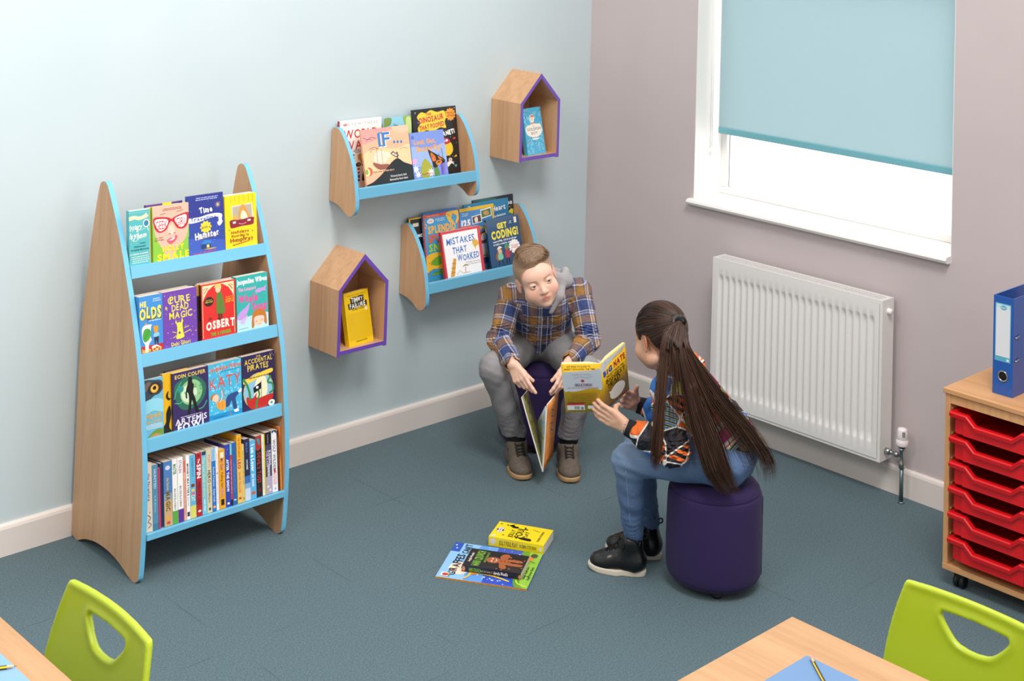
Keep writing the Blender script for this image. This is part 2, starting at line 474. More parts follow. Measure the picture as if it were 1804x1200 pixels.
for i, (yb, zb, yt, zt) in enumerate(LIPS):
    th = math.atan2(yt - yb, zt - zb)
    Mx = Matrix.Translation((0, yb, zb)) @ Matrix.Rotation(-th, 4, 'X')
    L = math.hypot(yt - yb, zt - zb)
    bm = BM(); box(bm, X0, 0, 0, X1, .018, L, bev=.0008, M=Mx); obj('shelf_lip', bm, M_BLUE, bc)
    back = [.19, .245, .27][i]
    bm = BM(); box(bm, X0, .018, 0, X1, back, .016, M=Mx); obj('shelf', bm, M_OAKX, bc)
bm = BM(); box(bm, X0, -.481, .137, X1, -.478, .156); obj('shelf_edge', bm, M_BLUE, bc)
bm = BM(); box(bm, X0, -.478, .137, X1, -.06, .156); obj('shelf', bm, M_BLUE, bc)

# ---------------------------------------------------------------- wall shelves
WO = [(-.003, 1.262), (-.006, 1.277), (-.016, 1.284), (-.032, 1.285), (-.051, 1.28), (-.078, 1.255), (-.104, 1.22), (-.131, 1.175), (-.151, 1.122), (-.163, 1.069), (-.170, 1.028), (-.170, .992), (-.160, .970), (-.139, .959), (-.117, .960), (-.089, .977), (-.049, .992), (-.003, .998)]
def wall_shelf(x, dz, label):
    t = thing('wall_book_shelf', label, 'shelf', (x + .3065, 0, 1.0259 + dz), group='curved wall shelves with blue edges')
    pts = [(a, b - 1.0259) for a, b in WO]
    n = 5; op = []
    m = len(pts)
    for i, p in enumerate(pts):
        if i in (m - 1,): op.append(p); continue
        seg = catmull([pts[i - 1], p, pts[(i + 1) % m], pts[(i + 2) % m]], n, False)[n:2 * n] if 0 < i < m - 2 else [p]
        op += seg
    for sx in (-1, 1):
        bm = BM(); a, b = sx * .3065, sx * .3245
        fs, side = prism(bm, op, 'x', min(a, b), max(a, b), 0, 1)
        for f in side:
            c = f.calc_center_median()
            if c.y > -.004 : f.material_index = 0
        obj('side_panel', bm, [M_OAK, M_BLUE], t)
    bm = BM(); box(bm, -.306, -.169, 0, .306, -.151, .0416, bev=.0008); obj('shelf_lip', bm, M_BLUE, t)
    bm = BM(); box(bm, -.306, -.151, 0, .306, -.012, .016); obj('shelf', bm, M_OAKX, t)
    bm = BM(); box(bm, -.306, -.012, 0, .306, -.002, .15); obj('back_board', bm, M_OAKX, t)
    return t
wall_shelf(-1.4686, 0, 'upper oak wall shelf with curved blue-edged sides holding picture books')
wall_shelf(-1.0943, -.4254, "lower oak wall shelf with curved blue-edged sides behind the boy's head")

# ---------------------------------------------------------------- house boxes
def house(x, z, label):
    t = thing('house_shaped_shelf', label, 'shelf', (x + .1207, 0, z), group='house-shaped wall boxes with purple edges')
    w, d, he, ha, th = .1207, .1843, .2503, .3715, .015
    def board(name, poly, yy=(-d, 0)):
        bm = BM(); prism(bm, poly, 'y', yy[0], yy[1], 0, 0)
        bm.normal_update()
        for f in bm.faces:
            if f.calc_center_median().y < yy[0] + .0005: f.material_index = 1
        obj(name, bm, [M_OAK, M_PURP], t)
    a = math.atan2(ha - he, w); th2 = th / math.cos(a)
    k_ = th * (1 - math.sin(a)) / math.cos(a)
    inn_e = he - th2 + (ha - he) / w * th
    board('side_board', [(-w, 0), (-w + th, 0), (-w + th, inn_e), (-w, he)])
    board('side_board', [(w, 0), (w - th, 0), (w - th, inn_e), (w, he)])
    board('roof_board', [(-w, he), (-w + th, inn_e), (0, ha - th2), (0, ha)])
    board('roof_board', [(w, he), (w - th, inn_e), (0, ha - th2), (0, ha)])
    board('bottom_board', [(-w + th, .004), (w - th, .004), (w - th, .019), (-w + th, .019)], (-d + .0005, -.0))
    bm = BM(); prism(bm, [(-w + th, .019), (w - th, .019), (w - th, inn_e), (0, ha - th2), (-w + th, inn_e)], 'y', -.008, -.0005)
    obj('back_board', bm, M_OAK, t)
house(-1.5619, .4468, 'lower house-shaped oak wall box with purple edge and a yellow book inside')
house(-.6251, 1.0788, 'upper house-shaped oak wall box with purple edge and a light blue book inside')

# ---------------------------------------------------------------- stools
k = NT('deep_purple_upholstery', .85)
v = k.coord('Object'); n = k.noise(v, 700, 2); k.col(k.mix(n, '#1f0d40', '#2a144f')); k.bump(n, .2, .0006)
k.b.inputs['Sheen Weight'].default_value = .05
M_STOOL = k.m; M_BLK = mat('#151517', .5, name='black_plastic')
def stool(x, y, label):
    t = thing('stool', label, 'stool', (x, y, 0), group='purple padded drum stools')
    bm = BM(); r = .155
    prof = [(0, .017), (r - .05, .017), (r - .025, .021), (r - .008, .034), (r, .058), (r + .002, .15), (r, .27), (r - .003, .296), (r - .007, .303), (r - .0095, .3035), (r - .008, .306), (r - .012, .318), (r - .03, .332), (r - .07, .339), (0, .342)]
    lathe(bm, catmull(prof, 3, False), seg=72); 
    obj('padded_drum', bm, M_STOOL, t)
    bm = BM(); q = R(-62)
    tube(bm, [((r + .0015) * math.cos(q), (r + .0015) * math.sin(q), .05 + .25 * i / 6) for i in range(7)], .0012, 6); obj('seam', bm, M_STOOL, t)
    for i in range(4):
        a = R(20 + 90 * i - 65); bm = BM(); lathe(bm, [(0, 0), (.014, 0), (.016, .003), (.016, .018), (0, .018)], (.105 * math.cos(a), .105 * math.sin(a), 0), 18); obj('foot', bm, M_BLK, t)
stool(-.716, -.424, 'purple drum stool under the boy near the corner')
stool(-1.099, -1.636, 'purple drum stool under the girl in the foreground')

# ---------------------------------------------------------------- tray unit
xf, yl, zt = -.53, -2.14, .641
cu = thing('tray_unit', 'beech storage unit on castors holding red trays beside the grey wall', 'storage unit', (xf, yl, 0))
Wc = .70
bm = BM(); box(bm, -.006, -Wc - .006, zt - .018, .5, .006, zt, bev=.003); obj('top_board', bm, wood('beech_top', '#d29d6b', '#c18a57', '#dcab7c', 'y'), cu)
for y in (0, -.345, -Wc + .018):
    bm = BM(); box(bm, 0, y - .018, .072, .49, y, zt - .018, bev=.0008); obj('side_panel', bm, M_BEECH, cu)
bm = BM(); box(bm, -.002, -Wc, .054, .49, 0, .072, bev=.001); obj('base_board', bm, wood('beech_base', '#d29d6b', '#c18a57', '#dcab7c', 'y'), cu)
bm = BM(); box(bm, .002, -.345, zt - .048, .02, -.018, zt - .018); box(bm, .002, -Wc + .018, zt - .048, .02, -.363, zt - .018); obj('top_rail', bm, M_BEECH, cu)
bm = BM(); box(bm, .47, -Wc + .018, .072, .485, -.018, zt - .018); obj('back_panel', bm, M_BEECH, cu)
for i in range(6):
    bm = BM(); z = zt - .118 - .0812 * i + .052
    box(bm, .012, -.0215, z - .002, .45, -.018, z + .004); obj('runner', bm, M_BEECH, cu)
    bm = BM(); box(bm, .012, -.345, z - .002, .45, -.3415, z + .004); obj('runner', bm, M_BEECH, cu)
for (cx_, cy_) in ((.03, -.05), (.03, -.62), (.44, -.05), (.44, -.62)):
    bm = BM(); box(bm, cx_ - .014, cy_ - .018, .02, cx_ + .014, cy_ + .018, .054, bev=.004)
    w = [lathe(bm, [(0, s), (.021, s), (.021, s + .012), (0, s + .012)], (cx_, cy_, .0215), 20, axis='y') for s in (-.016, .004)]
    obj('castor', bm, M_BLK, cu)
M_RED = mat('#d9141c', .28, coat=.3, name='red_tray_plastic')
def tray_mesh():
    bm = BM(); w = .1555; D = .42; h = .07
    # wavy front lip profile in (y, z): high at ends, dipping in the middle
    def top(y):
        a = abs(y); 
        if a > .095: return 0
        if a > .065: return -.026 * (.095 - a) / .03
        return -.026
    ys = [-w, -.11, -.1, -.095, -.09, -.08, -.07, -.065, -.06, -.03, 0, .03, .06, .065, .07, .08, .09, .095, .1, .11, w]
    # front lip: bar following profile
    ring = []
    for y in ys:
        z = top(y); x = -.004 * (1 - (y / w) ** 2)
        sec = [(x - .016, z - .016), (x - .018, z - .004), (x - .014, z), (x + .004, z), (x + .006, z - .003), (x + .002, z - .016)]
        ring.append([bm.verts.new((sx_, y, sz_)) for sx_, sz_ in sec])
    for a, b in zip(ring, ring[1:]):
        for k_ in range(6):
            f = bm.faces.new((a[k_], a[(k_ + 1) % 6], b[(k_ + 1) % 6], b[k_])); f.smooth = False
    bm.faces.new(ring[0]); bm.faces.new(ring[-1][::-1])
    # side rims
    for s in (-1, 1):
        a, b = s * (w - .012), s * w
        box(bm, -.004, min(a, b), -.012, D, max(a, b), -.0, bev=.002)
        a, b = s * (w - .016), s * (w - .0135)
        box(bm, .0, min(a, b), -h + .004, D - .01, max(a, b), -.002)
    box(bm, D - .012, -w + .014, -.012, D, w - .014, 0); box(bm, D - .02, -w + .014, -h, D - .017, w - .014, -.004)
    box(bm, .004, -w + .016, -h, D - .016, w - .016, -h + .003)
    # front wall under lip, central part proud
    poly = [(-w + .016, -h), (w - .016, -h), (w - .016, -.012), (.1, -.012), (.062, -.036), (-.062, -.036), (-.1, -.012), (-w + .016, -.012)]
    prism(bm, poly, 'x', .0, .004)
    poly = [(-.108, -h + .002), (.108, -h + .002), (.108, -.012), (.098, -.012), (.06, -.036), (-.06, -.036), (-.098, -.012), (-.108, -.012)]
    prism(bm, poly, 'x', -.011, .0)
    bmesh.ops.recalc_face_normals(bm, faces=bm.faces)
    me = bpy.data.meshes.new('tray'); bm.to_mesh(me); bm.free(); me.materials.append(M_RED); return me
tm = tray_mesh()
TR = []
ordn = ['topmost', 'second from the top', 'third from the top', 'fourth from the top', 'fifth from the top', 'lowest']
for col_, yc in ((0, -.1815),):
    for i in range(6):
        o = bpy.data.objects.new('storage_tray', tm); C.objects.link(o)
        o.location = (xf - .004, yl + yc, zt - .066 - .0812 * i)
        tag(o, 'red plastic tray, %s in the beech storage unit' % ordn[i], 'tray', 'red plastic trays in the beech unit')

# ---------------------------------------------------------------- lever arch folder
fo = thing('lever_arch_folder', 'blue lever arch file standing on the beech storage unit', 'folder', (-.453, -2.265, .6415))
M_FB = mat('#1f55a8', .35, coat=.2, name='blue_folder_card')
bm = BM(); mats = [M_FB]
box(bm, 0, -.07, 0, .003, 0, .318); box(bm, .003, -.003, 0, .285, 0, .318); box(bm, .003, -.07, 0, .285, -.067, .318)
sh = Sheet(bm, mats, .07, .318, lambda x, y, z: (-z, -x, y))
sh.draw([('r', '#5aa9c6', .09, .34, .87, .93), ('r', '#dfe0e6', .13, .39, .83, .92), ('r', '#c3dfe6', .13, .88, .83, .92), ('c', '#3f9fbf', [(.35, .895), (.5, .91), (.65, .895), (.62, .872), (.5, .865), (.38, .872)]),
         ('t', '#ffffff', 'ELBA', .5, .888, .24, .014), ('r', '#d8e6ec', .68, .35, .8, .375)])
obj('cover', bm, mats, fo)
bm = BM()
lathe(bm, [(.0145, 0), (.018, -.001), (.0175, -.003), (.0145, -.0035), (.0135, -.001)], (0, -.036, .062), 28, axis='x'); obj('finger_ring', bm, M_CHR, fo)
bm = BM(); lathe(bm, [(0, -.0008), (.0145, -.0008), (.0145, 0)], (0, -.036, .062), 24, axis='x'); obj('finger_hole', bm, mat('#07070b', .9), fo)
for z in (.19, .115):
    bm = BM(); tube(bm, [(.012, -.0715, z), (.02, -.073, z + .001), (.032, -.073, z + .004), (.04, -.0715, z + .005)], .0022, 8)
    obj('rivet_slot', bm, M_CHR, fo)
bm = BM(); box(bm, .02, -.012, .1, .05, -.003, .22); tube(bm, [(.04, -.012, .2), (.05, -.045, .2), (.04, -.06, .2)], .002, 8); tube(bm, [(.04, -.012, .12), (.05, -.045, .12), (.04, -.06, .12)], .002, 8); obj('lever_arch', bm, M_CHR, fo)

# ---------------------------------------------------------------- tables and chairs
def rot2(x, y, a): return x * math.cos(a) - y * math.sin(a), x * math.sin(a) + y * math.cos(a)
def table(x0, y0, x1, y1, label, h=.64):
    t = thing('classroom_table', label, 'table', ((x0 + x1) / 2, (y0 + y1) / 2, 0), group='beech-topped classroom tables')
    ax, ay = abs(x1 - x0) / 2, abs(y1 - y0) / 2
    bm = BM(); box(bm, -ax, -ay, h - .02, ax, ay, h, bev=.0015); obj('table_top', bm, M_TABLE, t)
    Ms = mat('#7d8084', .4, .6, name='grey_steel')
    bm = BM()
    for s in (-1, 1):
        box(bm, -ax + .05, s * (ay - .06) - .012, h - .06, ax - .05, s * (ay - .06) + .012, h - .02); box(bm, s * (ax - .06) - .012, -ay + .05, h - .06, s * (ax - .06) + .012, ay - .05, h - .02)
    obj('frame', bm, Ms, t)
    for sx in (-1, 1):
        for sy in (-1, 1):
            bm = BM(); cx, cy = sx * (ax - .06), sy * (ay - .06); tube(bm, [(cx, cy, .008), (cx, cy, h - .02)], .014, 14); lathe(bm, [(0, 0), (.017, 0), (.017, .014), (.014, .02)], (cx, cy, 0), 16); obj('leg', bm, Ms, t)
    return t
table(-3.386, -3.896, -2.186, -2.696, 'beech-topped table at the bottom right edge of the scene')
table(-4.72, -2.70, -3.514, -1.50, 'beech-topped table at the bottom left corner of the scene')
M_LIME = None
k = NT('lime_green_chair_plastic', .34); v = k.coord('Object'); n = k.noise(v, 380, 3)
k.b.inputs['Base Color'].default_value = lin('#a6b81c'); k.bump(n, .14, .0006); k.b.inputs['Coat Weight'].default_value = .1; M_LIME = k.m
M_CH = []
def chair(x, y, rz, label, wtop=.20):
    """back plane at local y=0, seat extends to -y (towards the table); z up"""
    t = thing('chair', label, 'chair', (x, y, 0), (0, 0, rz), 'lime green classroom chairs')
    # back shell: grid with handle hole
    th = .011; top = .70; bot = .40
    oc = []
    hw = lambda z: .205 - .045 * max(0, (z - .52) / .18) ** 1.6 - .02 * max(0, (.5 - z) / .1)
    def pos(u, z):
        X = u; c = .016 * (u / .2) ** 2
        lean = (z - .4) * .20
        return X, lean - c * 1.0
    outline = [(-.175, top - .014), (-.170, top - .003), (-.152, top + .002), (0, top + .005), (.152, top + .002), (.170, top - .003), (.175, top - .014), (.189, top - .07), (.198, top - .13), (.202, .5), (.195, .43), (.18, .39), (0, .385), (-.18, .39), (-.195, .43), (-.202, .5), (-.198, top - .13), (-.189, top - .07)]
    hole = [(-.078, top - .037), (-.07, top - .034), (0, top - .032), (.07, top - .034), (.078, top - .037), (.079, top - .047), (.06, top - .070), (.04, top - .086), (.015, top - .092), (-.015, top - .092), (-.04, top - .086), (-.06, top - .070), (-.079, top - .047)]
    M_CH.append((t, outline, hole))
    # seat
    bm = BM(); pl = catmull([(-.19, 0), (-.2, -.1), (-.195, -.3), (-.15, -.36), (0, -.37), (.15, -.36), (.195, -.3), (.2, -.1), (.19, 0)], 4)
    prism(bm, [(a, b) for a, b in pl], 'z', .372, .386)
    for f in bm.faces: f.smooth = False
    obj('seat', bm, M_LIME, t)
    Ms = mat('#8a8d90', .35, .8, name='grey_steel_tube')
    bm = BM(); box(bm, -.16, -.33, .355, .16, -.03, .372); tube(bm, [(-.1, -.03, .37), (-.1, .03, .375), (-.1, .035, .45)], .01, 10); tube(bm, [(.1, -.03, .37), (.1, .03, .375), (.1, .035, .45)], .01, 10); obj('frame', bm, Ms, t)
    for sx in (-1, 1):
        for (ya, yb) in ((-.31, -.36), (-.05, .03)):
            bm = BM(); tube(bm, [(sx * .15, ya, .36), (sx * .19, yb, .01)], .011, 12); lathe(bm, [(0, 0), (.014, 0), (.014, .015), (0, .015)], (sx * .19, yb, 0), 14); obj('leg', bm, Ms, t)
    return t
chair(-1.995, -3.010, R(-90), 'lime green plastic chair at the bottom right beside the storage unit')
chair(-3.43, -1.805, R(-90), 'lime green plastic chair at the bottom left in front of the bookcase')

# paper and pencils
def sheet_paper(name, x, y, rz, z, label, w=.297, d=.21, col='#9fc3e2'):
    o = BM(); box(o, -w / 2, -d / 2, 0, w / 2, d / 2, .0012); o = obj(name, o, mat(col, .7)); o.location = (x, y, z); o.rotation_euler = (0, 0, rz); return o
tag(sheet_paper('exercise_book', -2.302 - .15, -2.815 - .2, 0, .6402, '', .3, .4, '#5c7da5'), 'plain blue exercise book on the bottom right table', 'book', 'plain blue exercise books')
tag(sheet_paper('exercise_book', -3.578 - .15, -1.69 - .2, 0, .6402, '', .3, .4, '#789fbd'), 'plain blue exercise book on the bottom left table', 'book', 'plain blue exercise books')
def pencil(p, d, label, eraser):
    d = Vector(d).normalized(); t = thing('pencil', label, 'pencil', p, group='yellow and black striped pencils')
    L = .17; n = Vector((-d.y, d.x, 0)); r = .0035
    bm = BM()
    ends = [Vector((0, 0, 0)), d * L]
    ring = [[bm.verts.new(e + (n * math.cos(PI / 3 * k_) + Vector((0, 0, 1)) * math.sin(PI / 3 * k_)) * r) for k_ in range(6)] for e in ends]
    for k_ in range(6):
        f = bm.faces.new((ring[0][k_], ring[0][(k_ + 1) % 6], ring[1][(k_ + 1) % 6], ring[1][k_])); f.material_index = k_ % 2
    obj('barrel', bm, [mat('#f2c21a', .3), mat('#1d1a18', .3)], t)
    Mz = Matrix.Translation(d * L) @ Vector((0, 0, 1)).rotation_difference(d).to_matrix().to_4x4()
    bm = BM(); lathe(bm, [(r, 0), (.0012, .014)], seg=12, M=Mz); obj('sharpened_tip', bm, mat('#dcb389', .6), t)
    bm = BM(); lathe(bm, [(.0012, .014), (0, .02)], seg=8, M=Mz); obj('lead', bm, mat('#3a3a3c', .5), t)
    Mz = Matrix.Rotation(0, 4, 'X') @ Vector((0, 0, 1)).rotation_difference(-d).to_matrix().to_4x4()
    bm = BM(); lathe(bm, [(.0036, 0), (.0038, .006), (.0036, .012)], seg=14, M=Mz); obj('ferrule', bm, mat('#d9c9a0', .3, .8), t)
    bm = BM(); lathe(bm, [(.0034, .012), (.0034, .019), (0, .021)], seg=14, M=Mz); obj('eraser', bm, mat('#d98a94', .7), t)
pencil((-2.322, -2.847, .6455), (-.55, -.68, 0), 'striped pencil with pink eraser on the bottom right exercise book', True)
pencil((-3.748, -1.712, .6455), (.9, -.43, 0), 'sharp yellow pencil on the bottom left exercise book', False)
# ================================================================ BOOKS
def page_mat():
    k = NT('page_block_paper', .9); v = k.coord('Object', (1, 1, 1))
    n = k.noise(v, 900, 2); k.col(k.mix(n, '#e9dccb', '#cdbba6')); return k.m
M_PAGE = page_mat()
def page2():
    k = NT('white_page_block', .9); v = k.coord('Object'); k.col(k.mix(k.noise(v, 900, 2), '#f1ece6', '#d8d0c8')); return k.m
M_PAGEW = page2()
def paperback(label, W, H, T, cover, front=(), spine=(), spinecol=None, M=None, loc=(0, 0, 0), group=None, pages=None, hard=False, cat='book', y0=0):
    """local: x across the front from the spine, z up, y into the thickness, front face at y = 0"""
    t = thing('book', label, cat, loc, M, group)
    bm = BM(); mats = [mat(cover, .35, coat=.25)]; c = .0022 if hard else .0007; o = .0025 if hard else 0
    box(bm, 0, 0, 0, W, c, H); box(bm, 0, T - c, 0, W, T, H); 
    scm = mats[0]
    if spinecol:
        scm = mat(spinecol, .35, coat=.25); mats.append(scm) if scm not in mats else None
    box(bm, -.0002, 0.0001, 0, c, T - .0001, H, mats.index(scm))
    if front:
        Sheet(bm, mats, W, H, lambda x, y, z: (x, -z, y), y0=y0).draw(front)
    if spine:
        # spine coordinates: x along the height read downwards, y across the thickness
        Sheet(bm, mats, H, T, lambda x, y, z: (-.0002 - z, T - y, H - x) if False else (-.0002 - z, T - (T - y) if False else (T - y), H - x)).draw(spine)
    obj('cover', bm, mats, t)
    bm = BM(); box(bm, c, c, o + .0003, W - .001 - o, T - c, H - o - .0006); obj('pages', bm, pages or M_PAGE, t)
    return t
def T_(s, x, y, w, h, c='#ffffff', **k): return ('t', c, s, x, y, w, h, k)
def SP(s, x, w, c='#ffffff', h=.5, y=.5, **k): return ('t', c, s, x, y, w, h, k)

# ---- front facing paperbacks on the three display shelves
def tilt(y0, z0, deg): return Matrix.Translation((0, y0, z0)) @ Matrix.Rotation(R(-deg), 4, 'X')
def place(x, s0, y0, z0, deg, dy=0, yaw=0):
    """x along the wall, s0 height along the tilted rest, dy = how far behind the front plane"""
    M4 = tilt(y0, z0, deg) @ Matrix.Translation((x, dy, s0)) @ Matrix.Rotation(R(yaw), 4, 'Z')
    return M4.translation.copy(), M4.to_3x3()
def shelf_book(row, x, label, W, H, T, cover, front=(), dy=0, deg=None, s0=.006, spine=(), spinecol=None, hard=False, pages=None, group=None, yaw=0, hid=.09):
    y0, z0, dg = row
    l, M = place(x, s0, y0, z0, dg if deg is None else deg, dy, yaw)
    return paperback(label, W, H, T, cover, front, spine, spinecol, M, l, group, pages, hard, y0=hid)
ROW1 = (-.295, .935, 7); ROW2 = (-.388, .673, 7); ROW3 = (-.432, .415, 7)
G1, G2, G3, G4 = 'paperbacks on the top shelf of the bookcase', 'paperbacks on the second shelf of the bookcase', 'paperbacks on the third shelf of the bookcase', 'paperbacks spine-out on the bottom shelf of the bookcase'

TEAL = '#54b5b8'
shelf_book(ROW1, -2.513, 'teal paperback with swirling cream lettering at the left end of the top shelf', .083 - .006, .198, .022, TEAL, [], group=G1, s0=.006) if False else None
shelf_book(ROW1, -2.512, 'teal paperback with swirling cream lettering at the left end of the top shelf', .077, .199, .018, TEAL, [
    ('r', '#cfe4dc', 0, .985, 1, 1), ('l', '#f2e6cf', .008, [(.98, .0), (.98, .95), (0, .95)]),
    ('c', '#f4dfb4', [(-.0, .885), (.25, .9), (.5, .875), (.74, .9), (.84, .93), (.86, .9), (.94, .87), (.84, .84), (.74, .83), (.5, .81), (.25, .835), (0, .82)]),
    ('e', '#f2e6cf', .82, .74, .155, .072), ('e', '#2f7fb0', .82, .74, .115, .053), ('l', '#f2e6cf', .03, [(.87, .67), (.92, .6)]),
    T_('lystery', .32, .70, .62, .085, '#fdf6e6', shear=.3, jit=.5, bold=.03), T_('&', .40, .63, .12, .05, '#fdf6e6'), T_('layhem', .42, .545, .82, .10, '#fdf6e6', shear=.25, jit=.5, bold=.03),
    ('l', '#fdf6e6', .016, [(.1, .48), (.25, .44), (.42, .47), (.5, .5), (.42, .5), (.38, .46)], 1), ('l', '#fdf6e6', .012, [(.1, .62), (.35, .66), (.55, .63), (.8, .66)], 1),
    T_('Twelve', .62, .40, .3, .03, '#1f3f63', shear=.3), T_('Deliciously', .5, .345, .55, .03, '#1f3f63', shear=.3), T_('Intriguing Mysteries', .5, .29, .85, .03, '#1f3f63', shear=.3),
    T_('KATHERINE WOODFINE', .45, .21, .86, .026, '#f3efe4', bold=.03), ('x', '#cfe9e6', .08, .04, .92, .18, 4)], group=G1)
shelf_book(ROW1, -2.430, 'yellow paperback hidden behind the pink face cover, only its spine showing', .12, .198, .02, '#e8c81e', [], dy=.012, s0=.006, spinecol='#d9b411', spine=[('x', '#4a3b12', .1, .3, .9, .7, 2)], group=G1)
shelf_book(ROW1, -2.425, 'paperback with a face in red glasses on the top shelf', .138, .2, .011, '#8cc63f', [
    ('c', '#eeb8a2', [(0, 1), (.5, 1), (1, 1), (1.0, .85), (.98, .55), (.9, .36), (.7, .22), (.62, .1), (.6, 0), (.3, 0), (.32, .12), (.22, .26), (.08, .45), (.02, .7)]),
    ('r', '#eeb8a2', 0, .66, 1, 1), ('r', '#8cc63f', .985, .66, 1, .7),
    ('c', '#f6cdb8', [(.45, .62), (.55, .62), (.6, .5), (.52, .46), (.42, .5)]), ('e', '#b97263', .46, .475, .03, .012), ('e', '#b97263', .6, .478, .03, .012),
    ('c', '#c4242e', [(.02, .79), (.25, .80), (.45, .77), (.52, .74), (.6, .77), (.8, .81), (1, .81), (.97, .62), (.85, .54), (.68, .56), (.58, .66), (.52, .70), (.45, .66), (.37, .56), (.2, .52), (.06, .6)]),
    ('c', '#f7f1ef', [(.06, .755), (.25, .765), (.4, .74), (.42, .68), (.33, .58), (.2, .55), (.1, .62)]), ('c', '#f7f1ef', [(.62, .745), (.8, .78), (.93, .78), (.92, .64), (.83, .575), (.71, .59), (.63, .67)]),
    T_('GEEK', .24, .66, .32, .16, '#d0202c', bold=.0), T_('GIRL', .78, .675, .28, .15, '#d0202c', bold=.0), 
    ('l', '#7b4a3a', .012, [(.2, .84), (.36, .86)]), ('l', '#7b4a3a', .012, [(.66, .86), (.84, .88)]),
    ('c', '#d9596d', [(.38, .36), (.47, .40), (.55, .39), (.64, .44), (.67, .40), (.6, .33), (.48, .29)]), ('c', '#f7e8e4', [(.43, .365), (.5, .375), (.6, .405), (.58, .375), (.5, .35)]),
    T_('ALL THAT', .17, .43, .22, .022, '#7a4334'), T_('GLITTERS', .17, .39, .26, .022, '#7a4334'), ('x', '#a2604f', .25, .9, .8, .95, 2),
    T_('HOLLY', .55, .22, .6, .1, '#f3e628', bold=.05), T_('SMALE', .55, .075, .9, .12, '#f3e628', bold=.05)], group=G1)
shelf_book(ROW1, -2.43, 'purple and yellow paperback standing behind the face cover', .14, .207, .012, '#5b3a8e', [('r', '#e6c52c', .45, 0, .7, 1)], dy=.034, s0=.004, group=G1)
shelf_book(ROW1, -2.289, 'dark blue paperback with white hand lettering leaning out on the top shelf', .143, .222, .012, '#2d459f', [
    ('p', '#27348a', [(0, .6), (1, .6), (1, 1), (0, 1)]), ('p', '#3b5cb8', [(0, 0), (1, 0), (1, .2), (0, .3)]), ('x', '#b9c2e8', .2, .9, .85, .96, 2), ('d', '#8d9be0', 45, 3, .008),
    ('s', '#f1c24a', .84, .80, .09, .02, 11), ('s', '#9db0ea', .84, .80, .11, .005, 9),
    T_('Time', .5, .74, .36, .1, '#ffffff', bold=.04, jit=.6, rot=3), ('c', '#f4f4fb', [(.02, .63), (.3, .63), (.6, .66), (.85, .655), (.95, .62), (.93, .55), (.95, .50), (.86, .44), (.80, .50), (.84, .52), (.84, .58), (.8, .6), (.6, .59), (.3, .555), (.03, .55)]),
    T_('Travelling', .42, .605, .72, .062, '#2d3c98', jit=.4), ('s', '#f1d23c', .48, .455, .17, .13, 10), T_('with a', .48, .455, .24, .05, '#5a3d1a', jit=.5),
    T_('Hamster', .5, .335, .66, .1, '#ffffff', bold=.04, jit=.6, rot=3), ('l', '#d9b23c', .012, [(.17, .26), (.83, .30)]),
    ('p', '#2f7fd0', [(.32, .18), (.42, .24), (.62, .22), (.6, .17)]), ('p', '#17407c', [(.33, .1), (.6, .1), (.6, .17), (.33, .18)]), ('r', '#f7d768', .48, .11, .55, .16), ('c', '#c9a16b', [(.4, .09), (.6, .1), (.75, .09), (.6, .075)]),
    T_('Ross Welford', .42, .045, .6, .03, '#e2483b', rot=2)], deg=9.5, dy=-.004, s0=.002, group=G1, yaw=0)
shelf_book(ROW1, -2.160, 'teal paperback edge between the dark blue and bright yellow covers', .1, .2, .014, '#1f9f97', [], dy=.014, group=G1, spine=[('x', '#0d5c57', .1, .3, .9, .7, 2)])
shelf_book(ROW1, -2.143, 'bright yellow paperback with a suitcase picture at the right end of the top shelf', .130, .2, .016, '#efd71d', [
    ('l', '#9b8a12', .008, [(.2, .98), (.2, .86)]), ('l', '#9b8a12', .008, [(.32, .98), (.32, .89)]), ('l', '#9b8a12', .008, [(.45, .98), (.45, .84)]), ('l', '#9b8a12', .008, [(.6, .98), (.6, .87)]), ('l', '#9b8a12', .008, [(.75, .98), (.75, .85)]), ('l', '#9b8a12', .008, [(.88, .98), (.88, .83)]),
    ('p', '#d9d4c6', [(.2, .80), (.86, .82), (.9, .52), (.22, .52)]), ('p', '#b9ad9c', [(.24, .78), (.83, .795), (.85, .54), (.25, .54)]),
    ('c', '#d79a48', [(.44, .52), (.42, .66), (.46, .74), (.52, .80), (.6, .8), (.66, .74), (.75, .62), (.78, .52)]), ('c', '#f1e2c8', [(.5, .54), (.5, .64), (.56, .7), (.66, .64), (.7, .54)]), ('r', '#e2b325', .24, .54, .36, .62),
    ('c', '#8e2234', [(.17, .54), (.5, .53), (.88, .545), (.9, .47), (.86, .41), (.5, .405), (.2, .39), (.15, .45)]), ('r', '#e9e3da', .24, .47, .33, .51), ('r', '#e9e3da', .7, .48, .8, .515), ('l', '#d8a0a8', .02, [(.42, .46), (.55, .44), (.66, .465)], 1),
    T_('Holidays', .45, .31, .56, .06, '#a3371b', bold=.02, jit=.7), T_('According to', .45, .24, .56, .05, '#a3371b', bold=.02, jit=.7), T_('Humphrey', .5, .165, .72, .075, '#a3371b', bold=.02, jit=.7),
    ('l', '#d0702a', .03, [(.25, .07), (.75, .115)]), ('l', '#6d3b16', .02, [(.22, .07), (.27, .075)]), ('e', '#a3371b', .12, .36, .015, .01), ('e', '#a3371b', .85, .29, .015, .01)], group=G1)
for x, w, t in ((-2.505, .1, .02), (-2.275, .12, .02), (-2.13, .115, .03)):
    pass
shelf_book(ROW1, -2.139, 'white-topped paperback standing behind the bright yellow cover', .126, .203, .02, '#e7ded2', [], dy=.017, group=G1, s0=.004)

